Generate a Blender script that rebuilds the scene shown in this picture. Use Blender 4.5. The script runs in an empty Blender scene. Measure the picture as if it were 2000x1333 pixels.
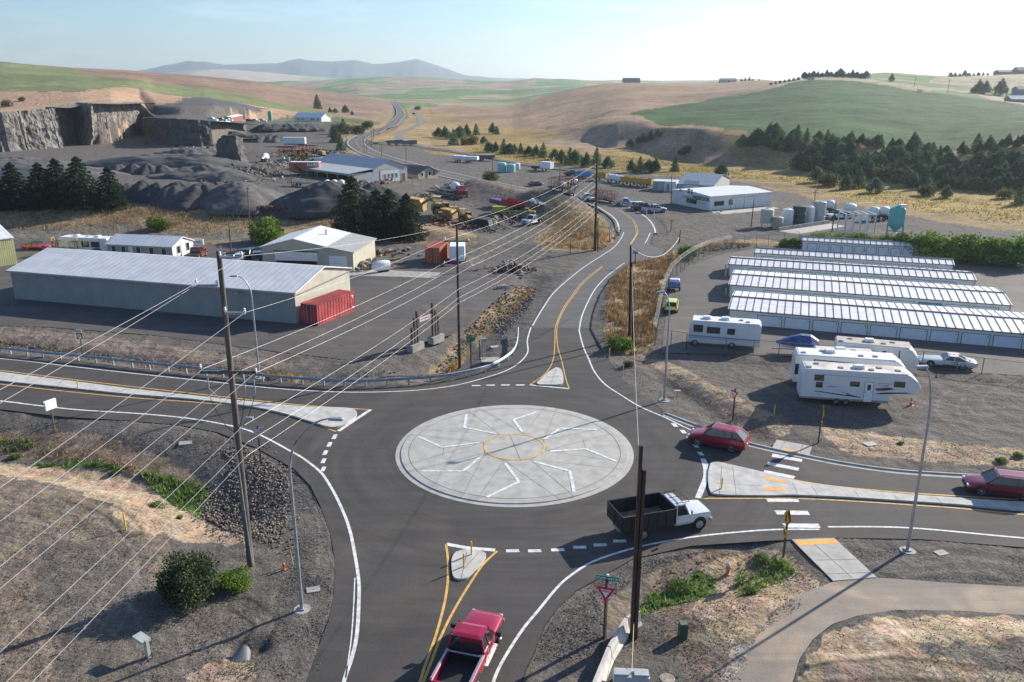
import bpy, math, random
import numpy as np
from mathutils import Vector, Matrix
from mathutils.geometry import tessellate_polygon
R = math.radians
sc = bpy.context.scene
rng = np.random.default_rng(7)
random.seed(7)
# ------------------------------------------------------------------ camera, sky, sun, exposure
CAMH = 28.0; FPX = 1600.0; TH = R(17.4)
SN, CS = math.sin(TH), math.cos(TH)
cd = bpy.data.cameras.new('camera'); cam = bpy.data.objects.new('camera', cd)
sc.collection.objects.link(cam); sc.camera = cam
cam.location = (0, 0, CAMH); cam.rotation_euler = (R(90) - TH, 0, 0)
cd.sensor_width = 36; cd.lens = 28.8; cd.clip_start = .5; cd.clip_end = 60000
SUN_EL, SUN_AZ = R(24.5), R(52.9)          # azimuth clockwise from +Y
w = bpy.data.worlds.new('World'); sc.world = w; w.use_nodes = True
nt = w.node_tree; bg = nt.nodes['Background']
sky = nt.nodes.new('ShaderNodeTexSky'); sky.sky_type = 'NISHITA'; sky.sun_disc = False
sky.sun_elevation = SUN_EL; sky.sun_rotation = SUN_AZ; sky.air_density = 1.0; sky.dust_density = .6; sky.ozone_density = 5.5
_tc = nt.nodes.new('ShaderNodeTexCoord'); _mp = nt.nodes.new('ShaderNodeMapping'); _mp.inputs['Scale'].default_value = (1.2, 1.6, 11); _mp.inputs['Rotation'].default_value = (0, .12, .3)
_nz = nt.nodes.new('ShaderNodeTexNoise'); _nz.inputs['Scale'].default_value = 2.2; _nz.inputs['Detail'].default_value = 8; _nz.inputs['Roughness'].default_value = .62; _nz.inputs['Distortion'].default_value = .8
_mr = nt.nodes.new('ShaderNodeMapRange'); _mr.inputs[1].default_value = .52; _mr.inputs[2].default_value = .78; _mr.inputs[4].default_value = .13   # thin high cloud
_mx = nt.nodes.new('ShaderNodeMix'); _mx.data_type = 'RGBA'; _mx.inputs[7].default_value = (13, 13, 13, 1)
nt.links.new(_tc.outputs['Generated'], _mp.inputs[0]); nt.links.new(_mp.outputs[0], _nz.inputs[0]); nt.links.new(_nz.outputs[0], _mr.inputs[0]); nt.links.new(_mr.outputs[0], _mx.inputs[0]); nt.links.new(sky.outputs[0], _mx.inputs[6])
nt.links.new(_mx.outputs[2], bg.inputs[0]); bg.inputs[1].default_value = 0.1
sd = bpy.data.lights.new('sun', 'SUN'); sun = bpy.data.objects.new('sun', sd); sc.collection.objects.link(sun)
sd.energy = 5.0; sd.angle = R(.5); sd.color = (1, .93, .82)
sv = Vector((math.sin(SUN_AZ) * math.cos(SUN_EL), math.cos(SUN_AZ) * math.cos(SUN_EL), math.sin(SUN_EL)))
sun.rotation_euler = sv.to_track_quat('Z', 'Y').to_euler(); sun.location = (0, 0, 80)
sc.view_settings.view_transform = 'Standard'; sc.view_settings.look = 'None'
sc.view_settings.exposure = 0.78; sc.view_settings.gamma = 1
sc.cycles.use_denoising = True; sc.cycles.max_bounces = 5; sc.cycles.volume_bounces = 0
sc.cycles.transparent_max_bounces = 16; sc.cycles.sample_clamp_indirect = 6

# ------------------------------------------------------------------ projection helpers (survey of the place)
def dirp(px, py):
    a = (px - 1000) / FPX; b = (py - 666.5) / FPX
    return a, CS - b * SN, -SN - b * CS
def P(px, py, Y):
    a, dy, dz = dirp(px, py); return Vector((a / dy * Y, Y, CAMH + dz / dy * Y))
def Gz(px, py, z=0.0):
    a, dy, dz = dirp(px, py); k = (z - CAMH) / dz; return Vector((a * k, dy * k, z))
def sstep(a, b, x):
    t = np.clip((x - a) / (b - a), 0, 1); return t * t * (3 - 2 * t)
# survey lines: each knot (px, py, Y) or (px, py, None, z)
def Kz(px, py, z):
    v = Gz(px, py, z); return (px, py, v.y)
LN = [
 [(-900, 'z', 0, 0), (2900, 'z', 0, 0)],
 [(-900, 'z', 158, 0), (2900, 'z', 158, 0)],
 [(-900, 'z', 178, 3), (620, 'z', 178, 3), (760, 'z', 178, 2.2), (900, 'z', 178, .8), (1010, 'z', 178, 0), (2900, 'z', 178, 0)],
 [Kz(-900, 300, 3), Kz(0, 297, 3), Kz(100, 289, 3), Kz(162, 277, 3), Kz(190, 284, 3), Kz(217, 279, 3), Kz(275, 263, 3), Kz(310, 272, 3), Kz(350, 286, 3),
  Kz(410, 285, 3), Kz(430, 275, 3), Kz(480, 262, 3), Kz(560, 262, 3), Kz(640, 258, 3), (700, 'z', 470, 3), (770, 'z', 470, 1.5), (850, 'z', 460, 0), (1000, 'z', 450, 0),
  (1150, 'z', 420, 0), Kz(1205, 295, 0), Kz(1325, 302, 0), Kz(1370, 322, 0), Kz(1475, 325, 0), Kz(1550, 337, 0), Kz(1637, 350, 0), Kz(1725, 362, 0),
  Kz(1787, 375, 0), Kz(1937, 382, 0), Kz(2000, 385, 0), Kz(2900, 400, 0)],
 [(-900, 235, 330), (0, 221, 334), (82, 214, 352), (140, 205, 378), (162, 202, 392), (190, 204, 371), (217, 202, 386), (275, 201, 462), (300, 231, 428), (350, 233, 366), (410, 238, 368), (430, 240, 402),
  (480, 243, 463), (560, 243, 472), (640, 240, 482), (700, 243, 490), (770, 'z', 500, 2), (850, 'z', 500, 0), (1000, 'z', 500, 0.2),
  (1100, 'z', 480, 3), (1225, 232, 430), (1297, 258, 378), (1350, 252, 345), (1400, 256, 330), (1475, 262, 325), (1600, 272, 300), (1712, 281, 285), (1825, 298, 270),
  (1925, 290, 256), (2000, 272, 256), (2900, 250, 262)],
 [(-900, 230, 380), (0, 217, 362), (82, 211, 372), (162, 200, 400), (217, 200, 402), (275, 199, 475), (300, 225, 440), (350, 226, 424), (410, 229, 436), (480, 234, 522), (560, 234, 545), (640, 236, 540), (700, 240, 545)],
 [(-900, 226, 400), (0, 214, 385), (82, 208, 390), (162, 196, 415), (217, 196, 420), (275, 195, 490), (300, 207, 452), (355, 211, 436), (440, 214, 452), (500, 217, 545), (560, 222, 560), (640, 231, 570), (700, 236, 575)],
 [(-900, 180, 450), (0, 177, 450), (150, 176, 470), (250, 167, 560), (282, 172, 560), (300, 179, 555), (357, 187, 560), (400, 190, 560), (487, 203, 590), (562, 215, 620), (640, 224, 640), (700, 231, 650), (770, 236, 670)],
 [(1225, 200, 600), (1300, 202, 600), (1400, 190, 640), (1490, 174, 670), (1560, 157, 690), (1620, 153, 690), (1700, 156, 670), (1800, 171, 630), (1900, 186, 590), (2000, 202, 550), (2900, 250, 500)],
 [(-900, 100, 900), (0, 117, 900), (100, 127, 950), (250, 137, 1050), (375, 149, 1150), (500, 161, 1250), (600, 175, 1300), (675, 186, 1300), (770, 200, 1290), (850, 199, 1280), (1000, 210, 950),
  (1060, 192, 1000), (1115, 173, 1080), (1212, 161, 1130), (1300, 163, 1150), (1400, 164, 1150), (1480, 159, 1150), (1560, 160, 1100), (1640, 156, 1100), (1700, 143, 1200), (1780, 147, 1200),
  (1822, 151, 1150), (1850, 151, 1100), (1937, 147, 1000), (2000, 144, 950), (2900, 140, 900)],
 [(-900, 'z', 1900, -20), (600, 'z', 1900, -12), (700, 192, 1750), (850, 190, 1750), (1000, 188, 1700), (1060, 180, 1700), (1115, 176, 1800), (1212, 'z', 1900, 5), (2900, 'z', 1900, 5)],
 [(-900, 160, 3300), (300, 160, 3300), (500, 161, 3300), (600, 160, 3300), (700, 153, 3300), (760, 152, 3300), (850, 155, 3300), (950, 160, 3300), (1000, 159, 3300), (1040, 155, 3300), (1130, 158, 3300), (1200, 157, 3300), (1300, 161, 3300),
  (1400, 157, 3300), (1480, 156, 3300), (1560, 161, 3300), (2900, 160, 3300)],
 [(-900, 'z', 4600, -10), (2900, 'z', 4600, -10)],
 [(-900, 165, 6800), (200, 160, 6800), (330, 143, 6800), (380, 137, 6800), (440, 136, 6800), (520, 142, 6800), (600, 149, 6800), (700, 158, 6800), (1000, 162, 6800), (1100, 158, 6800), (1200, 157, 6800), (2900, 162, 6800)],
 [(-900, 'z', 9000, -40), (2900, 'z', 9000, -40)],
 [(-900, 'z', 11000, 0), (2900, 'z', 11000, 0)],
]
TG = np.linspace(-1.35, 1.35, 541)
LY = np.full((len(LN), TG.size), np.nan); LZ = LY.copy()
for i, ln in enumerate(LN):
    ts, ys, zs = [], [], []
    for k in ln:
        if k[1] == 'z':
            Y, z = k[2], k[3]; t = (k[0] - 1000) / FPX
        else:
            v = P(*k); Y, z = v.y, v.z; t = v.x / v.y
        ts.append(t); ys.append(Y); zs.append(z)
    y = np.interp(TG, ts, ys); z = np.interp(TG, ts, zs)
    full = ts[0] < -1.05 and ts[-1] > 1.05
    m = np.ones(TG.size, bool) if full else (TG >= (ts[0] if ts[0] > -1.05 else -9)) & (TG <= (ts[-1] if ts[-1] < 1.05 else 9))
    LY[i, m] = y[m]; LZ[i, m] = z[m]
_m = np.isnan(LY[8]) & (TG > -.1)
LY[8, _m] = LY[4, _m] + .24 * (LY[9, _m] - LY[4, _m]); LZ[8, _m] = LZ[4, _m] + .24 * (LZ[9, _m] - LZ[4, _m])
for j in range(TG.size):
    ok = ~np.isnan(LY[:, j]); idx = np.arange(len(LN))
    LY[:, j] = np.interp(idx, idx[ok], LY[ok, j]); LZ[:, j] = np.interp(idx, idx[ok], LZ[ok, j])
for i in (9, 4):
    kk = np.ones(5) / 5; q = np.convolve(np.pad(LZ[i], 2, 'edge'), kk, 'valid')
    LZ[i] = q if i == 9 else np.where(TG > .05, q, LZ[i])
LY = np.maximum.accumulate(LY + np.arange(len(LN))[:, None] * .5, axis=0)
def pch(Y, Z):
    h = np.diff(Y, axis=0); d = np.diff(Z, axis=0) / h
    m = np.zeros_like(Z)
    w1 = 2 * h[1:] + h[:-1]; w2 = h[1:] + 2 * h[:-1]
    s = d[:-1] * d[1:] > 0
    with np.errstate(all='ignore'):
        mm = (w1 + w2) / (w1 / d[:-1] + w2 / d[1:])
    m[1:-1] = np.where(s, mm, 0); m[0] = 0; m[-1] = d[-1]
    return m
for i in range(4, 10):
    for Q in (LY, LZ):
        q = np.convolve(np.pad(Q[i], 5, 'edge'), np.ones(11) / 11, 'valid'); Q[i] = np.where(TG > .02, q, Q[i])
LY = np.maximum.accumulate(LY + np.arange(len(LN))[:, None] * .01, axis=0)
LM = pch(LY, LZ)
def hsh(ix, iy, s):
    v = np.sin(ix * 127.1 + iy * 311.7 + s * 74.7) * 43758.5453
    return v - np.floor(v)
def vn(x, y, s=0):
    ix, iy = np.floor(x), np.floor(y); fx, fy = x - ix, y - iy
    fx = fx * fx * (3 - 2 * fx); fy = fy * fy * (3 - 2 * fy)
    a = hsh(ix, iy, s); b = hsh(ix + 1, iy, s); c = hsh(ix, iy + 1, s); d = hsh(ix + 1, iy + 1, s)
    return (a * (1 - fx) + b * fx) * (1 - fy) + (c * (1 - fx) + d * fx) * fy
def fbm(x, y, s=0, o=4):
    v = 0; a = .5; t = 0
    for k in range(o):
        v = v + a * vn(x * 2 ** k, y * 2 ** k, s + k); t += a; a *= .5
    return v / t
def base_h(x, y):
    t = np.clip(x / np.maximum(y, 1e-3), -1.34, 1.34)
    f = (t - TG[0]) / (TG[1] - TG[0]); j = np.clip(f.astype(int), 0, TG.size - 2); f = f - j
    ys = LY[:, j] * (1 - f) + LY[:, j + 1] * f
    zs = LZ[:, j] * (1 - f) + LZ[:, j + 1] * f
    ms = LM[:, j] * (1 - f) + LM[:, j + 1] * f
    k = np.clip((ys <= y).sum(0) - 1, 0, len(LN) - 2); c = np.arange(k.size)
    y0, y1, z0, z1, m0, m1 = ys[k, c], ys[k + 1, c], zs[k, c], zs[k + 1, c], ms[k, c], ms[k + 1, c]
    h = y1 - y0; u = np.clip((y - y0) / h, 0, 1)
    return (z0 * (1 + 2 * u) * (1 - u) ** 2 + m0 * h * u * (1 - u) ** 2 + z1 * u * u * (3 - 2 * u) + m1 * h * u * u * (u - 1))
# polyline relief: (list of world xy, half width, height)
def pl_dist(x, y, pts):
    d = np.full(x.shape, 1e9)
    for (x0, y0), (x1, y1) in zip(pts[:-1], pts[1:]):
        dx, dy = x1 - x0, y1 - y0; L = dx * dx + dy * dy + 1e-9
        u = np.clip(((x - x0) * dx + (y - y0) * dy) / L, 0, 1)
        d = np.minimum(d, np.hypot(x - x0 - u * dx, y - y0 - u * dy))
    return d
def gp(pts, z=0): return [tuple(Gz(a, b, z)[:2]) for a, b in pts]
RELIEF = [  # pts, half width, height
 (gp([(1030, 545), (985, 590), (940, 640), (890, 690), (850, 722)]), 3.2, -1.1),
 (gp([(-300, 845), (0, 862), (100, 885), (220, 905), (320, 925), (400, 962), (425, 990)]), 3.6, -1.5),
 (gp([(-200, 668), (0, 668), (200, 694), (400, 722), (520, 736), (640, 742)]), 1.6, -.5),
 (gp([(935, 354), (985, 366), (1030, 378), (1075, 392)], 3.2), 7.5, 3.2),
 (gp([(1075, 392), (1120, 404), (1150, 420), (1165, 445)], 2.2), 6.0, 2.3),
 (gp([(1165, 450), (1120, 470), (1060, 478)], .8), 5, .9),
 (gp([(1010, 540), (985, 560), (960, 575)]), 2.5, .5),
 (gp([(690, 430), (840, 448), (920, 462)], 1), 4, 1.0),
 (gp([(1240, 690), (1330, 760), (1430, 822), (1480, 850)]), 2.0, -.55),
 (gp([(1250, 720), (1330, 730), (1400, 770), (1470, 800)]), 1.8, .35),
 (gp([(1255, 1185), (1330, 1150), (1400, 1125), (1480, 1100)]), 2.2, -.7),
 (gp([(1270, 1215), (1400, 1200), (1480, 1180)]), 1.5, .3),
 (gp([(1750, 1270), (1880, 1255), (2050, 1260)]), 1.6, .55),
 (gp([(1640, 1310), (1800, 1320), (2000, 1310)]), 1.1, .35),
 (gp([(1210, 520), (1190, 600), (1200, 680)]), 2.5, .35),
 (gp([(470, 1262), (500, 1262)]), .8, -.5),
]
def relief(x, y, pts, hw, hh):
    m = np.array(pts); r = np.zeros_like(x)
    b = (x > m[:, 0].min() - 3 * hw) & (x < m[:, 0].max() + 3 * hw) & (y > m[:, 1].min() - 3 * hw) & (y < m[:, 1].max() + 3 * hw)
    if b.any():
        d = pl_dist(x[b], y[b], pts); r[b] = hh * np.exp(-(d / hw) ** 2)
    return r
def H(x, y):
    x = np.atleast_1d(np.asarray(x, float)); y = np.atleast_1d(np.asarray(y, float))
    shp = x.shape; x = x.ravel(); y = y.ravel()
    z = base_h(x, np.maximum(y, .1))
    far = sstep(480, 900, y)
    z = z + far * (fbm(x / 170, y / 170, 3, 3) - .5) * 9 * (1 - sstep(5000, 9000, y)) * np.where(y > 1500, 1.8, .7)
    z = z + sstep(230, 330, y) * (1 - far) * sstep(0, 30, x) * (fbm(x / 22, y / 22, 5, 3) - .5) * 2.2
    if RELIEF_ON:
        q = 0
        for r_ in RELIEF: q = q + relief(x, y, *r_)
        m = np.abs(q) > .01
        if m.any(): q[m] *= sstep(5.2, 9.5, pl_dist(x[m], y[m], ROADLINE))
        z = z + q
    return z.reshape(shp)
RELIEF_ON = False
def h1(x, y): return float(H(x, y)[0])
_SR = np.geomspace(20, 9000, 900)
_gc = {}
def G(px, py, dz=0.0):
    k = (px, py)
    if k not in _gc:
        a, dy, dz_ = dirp(px, py); Y = _SR
        x = a / dy * Y; zr = CAMH + dz_ / dy * Y
        hh = H(x, Y) - zr; i = np.argmax(hh > 0)
        if hh[i] <= 0: _gc[k] = P(px, py, 1250)
        else:
            i = max(i, 1); u = hh[i - 1] / (hh[i - 1] - hh[i]); Yc = Y[i - 1] + u * (Y[i] - Y[i - 1])
            _gc[k] = Vector((a / dy * Yc, Yc, h1(a / dy * Yc, Yc)))
    v = _gc[k].copy(); v.z += dz; return v
def inpoly(x, y, pts):
    c = np.zeros(x.shape, bool); n = len(pts)
    for i in range(n):
        x0, y0 = pts[i]; x1, y1 = pts[(i + 1) % n]
        if y0 == y1: continue
        c ^= ((y0 > y) != (y1 > y)) & (x < (x1 - x0) * (y - y0) / (y1 - y0) + x0)
    return c

YR = [(1244, 455), (1243, 445), (1235, 430), (1215, 415), (1190, 402), (1160, 393), (1110, 385), (1010, 371), (925, 353), (857, 338), (780, 318), (728, 302), (704, 290), (695, 280), (703, 270), (725, 261), (750, 250), (773, 237), (783, 225), (779, 212), (772, 203), (768, 200)]
def spline(pts, n):
    p = [Vector(q) for q in pts]; out = []
    for i in range(len(p) - 1):
        p0 = p[max(i - 1, 0)]; p1 = p[i]; p2 = p[i + 1]; p3 = p[min(i + 2, len(p) - 1)]
        for k in range(n):
            t = k / n
            out.append(.5 * ((2 * p1) + (p2 - p0) * t + (2 * p0 - 5 * p1 + 4 * p2 - p3) * t * t + (3 * p1 - p0 - 3 * p2 + p3) * t ** 3))
    out.append(p[-1]); return out
RL = spline([G(*q) for q in YR], 6); ROADLINE = [tuple(v[:2]) for v in RL]
RELIEF_ON = True; _gc.clear()

# ------------------------------------------------------------------ materials
MATS = {}
def _nodes(name):
    m = bpy.data.materials.new(name); m.use_nodes = True; n = m.node_tree
    return m, n, n.nodes['Principled BSDF']
def mat(name, col, rough=.6, metal=0.0, var=.12, scale=2.0, bump=0.0, bscale=None, spec=.5, emit=None, alpha=None, coat=0, stretch=None, col2=None):
    """procedural material: base colour with noise-driven variation and bump"""
    if name in MATS: return MATS[name]
    m, n, b = _nodes(name)
    tc = n.nodes.new('ShaderNodeTexCoord'); vec = tc.outputs['Object']
    if stretch:
        mp = n.nodes.new('ShaderNodeMapping'); mp.inputs['Scale'].default_value = stretch; n.links.new(vec, mp.inputs[0]); vec = mp.outputs[0]
    nz = n.nodes.new('ShaderNodeTexNoise'); nz.inputs['Scale'].default_value = scale; nz.inputs['Detail'].default_value = 5; n.links.new(vec, nz.inputs[0])
    rp = n.nodes.new('ShaderNodeValToRGB'); e = rp.color_ramp.elements
    c2 = col2 or tuple(c * (1 - var * 1.6) for c in col)
    e[0].position = .33; e[0].color = (*c2, 1); e[1].position = .66; e[1].color = (*[min(1, c * (1 + var * .5)) for c in col], 1)
    n.links.new(nz.outputs[0], rp.inputs[0]); n.links.new(rp.outputs[0], b.inputs['Base Color'])
    b.inputs['Roughness'].default_value = rough; b.inputs['Metallic'].default_value = metal
    b.inputs['Specular IOR Level'].default_value = spec; b.inputs['Coat Weight'].default_value = coat
    if bump:
        n2 = n.nodes.new('ShaderNodeTexNoise'); n2.inputs['Scale'].default_value = bscale or scale * 6; n2.inputs['Detail'].default_value = 4; n.links.new(vec, n2.inputs[0])
        bp = n.nodes.new('ShaderNodeBump'); bp.inputs['Strength'].default_value = 1; bp.inputs['Distance'].default_value = bump
        n.links.new(n2.outputs[0], bp.inputs['Height']); n.links.new(bp.outputs[0], b.inputs['Normal'])
    if emit: b.inputs['Emission Color'].default_value = (*col, 1); b.inputs['Emission Strength'].default_value = emit
    if alpha is not None: b.inputs['Alpha'].default_value = alpha
    MATS[name] = m; return m

def tag(o, label=None, cat=None, group=None, kind=None):
    if label: o['label'] = label
    if cat: o['category'] = cat
    if group: o['group'] = group
    if kind: o['kind'] = kind
    return o
def link(o): sc.collection.objects.link(o); return o
def np_mesh(name, verts, faces, mats=(), mi=None, smooth=False):
    """verts (n,3) array; faces: (m,k) array or list of such"""
    me = bpy.data.meshes.new(name)
    fl = [np.asarray(f) for f in (faces if isinstance(faces, list) else [faces]) if len(f)]
    nl = sum(f.size for f in fl); nf = sum(len(f) for f in fl)
    me.vertices.add(len(verts)); me.vertices.foreach_set('co', np.asarray(verts, np.float32).ravel())
    me.loops.add(nl); me.polygons.add(nf)
    me.loops.foreach_set('vertex_index', np.concatenate([f.ravel() for f in fl]).astype(np.int32))
    cnt = np.concatenate([np.full(len(f), f.shape[1]) for f in fl])
    me.polygons.foreach_set('loop_start', np.concatenate([[0], np.cumsum(cnt)[:-1]]).astype(np.int32))
    if mi is not None: me.polygons.foreach_set('material_index', np.asarray(mi, np.int32))
    me.polygons.foreach_set('use_smooth', np.full(nf, bool(smooth)))
    for m in mats: me.materials.append(m)
    me.update(calc_edges=True); me.validate()
    return me
# ------------------------------------------------------------------ ground
def ground_mat(name, kind):
    m, n, b = _nodes(name); L = n.links.new
    at = n.nodes.new('ShaderNodeAttribute'); at.attribute_name = 'Col'
    tc = n.nodes.new('ShaderNodeTexCoord')
    def noise(s, det=6, rough=.6, vec=None, dist=0):
        z = n.nodes.new('ShaderNodeTexNoise'); z.inputs['Scale'].default_value = s; z.inputs['Detail'].default_value = det
        z.inputs['Roughness'].default_value = rough; z.inputs['Distortion'].default_value = dist; L(vec or tc.outputs['Object'], z.inputs[0]); return z.outputs[0]
    def mth(op, a, b_, c=None):
        q = n.nodes.new('ShaderNodeMath'); q.operation = op
        for i, v in enumerate((a, b_, c)):
            if v is None: continue
            if isinstance(v, (int, float)): q.inputs[i].default_value = v
            else: L(v, q.inputs[i])
        return q.outputs[0]
    def rng_(v, a, b_, c, d):
        q = n.nodes.new('ShaderNodeMapRange'); L(v, q.inputs[0])
        for i, x in enumerate((a, b_, c, d)): q.inputs[i + 1].default_value = x
        return q.outputs[0]
    mul = None
    P_ = {'gravel': ((.2, .88, 1.12), (1.1, .88, 1.12), (5.5, .45, 1.6)), 'dirt': ((.2, .85, 1.15), (1.1, .82, 1.18), (4.5, .5, 1.5)),
          'grass': ((.12, .72, 1.28), (.7, .6, 1.4), (5, .5, 1.5)), 'field': ((.012, .75, 1.25), (.1, .75, 1.25), (.9, .7, 1.3))}[kind]
    for s, lo, hi in P_:
        v = rng_(noise(s, 9, .8 if s > 4 else .6), .34, .66, lo, hi); mul = v if mul is None else mth('MULTIPLY', mul, v)
    if kind == 'gravel':   # wheel sweeps: long stretched noise
        mp = n.nodes.new('ShaderNodeMapping'); mp.inputs['Scale'].default_value = (.05, .9, 1); mp.inputs['Rotation'].default_value = (0, 0, .5); L(tc.outputs['Object'], mp.inputs[0])
        mul = mth('MULTIPLY', mul, rng_(noise(1.0, 5, .6, mp.outputs[0], 1.2), .35, .65, .90, 1.08))
    if kind == 'field':
        mp = n.nodes.new('ShaderNodeMapping'); mp.inputs['Scale'].default_value = (.02, .22, 1); mp.inputs['Rotation'].default_value = (0, 0, -.25); L(tc.outputs['Object'], mp.inputs[0])
        mul = mth('MULTIPLY', mul, rng_(noise(1.2, 6, .7, mp.outputs[0], 2.5), .35, .65, .68, 1.3))
    mx = n.nodes.new('ShaderNodeMix'); mx.data_type = 'RGBA'; mx.blend_type = 'MULTIPLY'; mx.inputs[0].default_value = 1
    L(at.outputs['Color'], mx.inputs[6]); cb = n.nodes.new('ShaderNodeCombineColor')
    for i in range(3): L(mul, cb.inputs[i])
    L(cb.outputs[0], mx.inputs[7])
    col = mx.outputs[2]
    if kind in ('grass', 'dirt'):
        hs = n.nodes.new('ShaderNodeHueSaturation'); L(col, hs.inputs['Color']); L(rng_(noise(.5), .3, .7, .47, .53), hs.inputs['Hue']); L(rng_(noise(.9), .3, .7, .7, 1.2), hs.inputs['Saturation']); col = hs.outputs[0]
    L(col, b.inputs['Base Color']); b.inputs['Roughness'].default_value = .95; b.inputs['Specular IOR Level'].default_value = .15
    bp = n.nodes.new('ShaderNodeBump')
    bd = {'gravel': (.11, 6), 'dirt': (.13, 4.5), 'grass': (.22, 3.5), 'field': (.6, .35)}[kind]
    bp.inputs['Distance'].default_value = bd[0]; bp.inputs['Strength'].default_value = 1
    hb = noise(bd[1], 8, .68)
    if kind in ('gravel', 'dirt'): hb = mth('ADD', hb, mth('MULTIPLY', noise(.6, 3, .5), 4.0 if kind == 'gravel' else 5.0))
    L(hb, bp.inputs['Height']); L(bp.outputs[0], b.inputs['Normal'])
    return m
GM = [ground_mat('gravel_ground', 'gravel'), ground_mat('dirt_ground', 'dirt'), ground_mat('dry_grass_ground', 'grass'), ground_mat('field_ground', 'field')]
GR, DI, GS, FI = 0, 1, 2, 3
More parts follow.
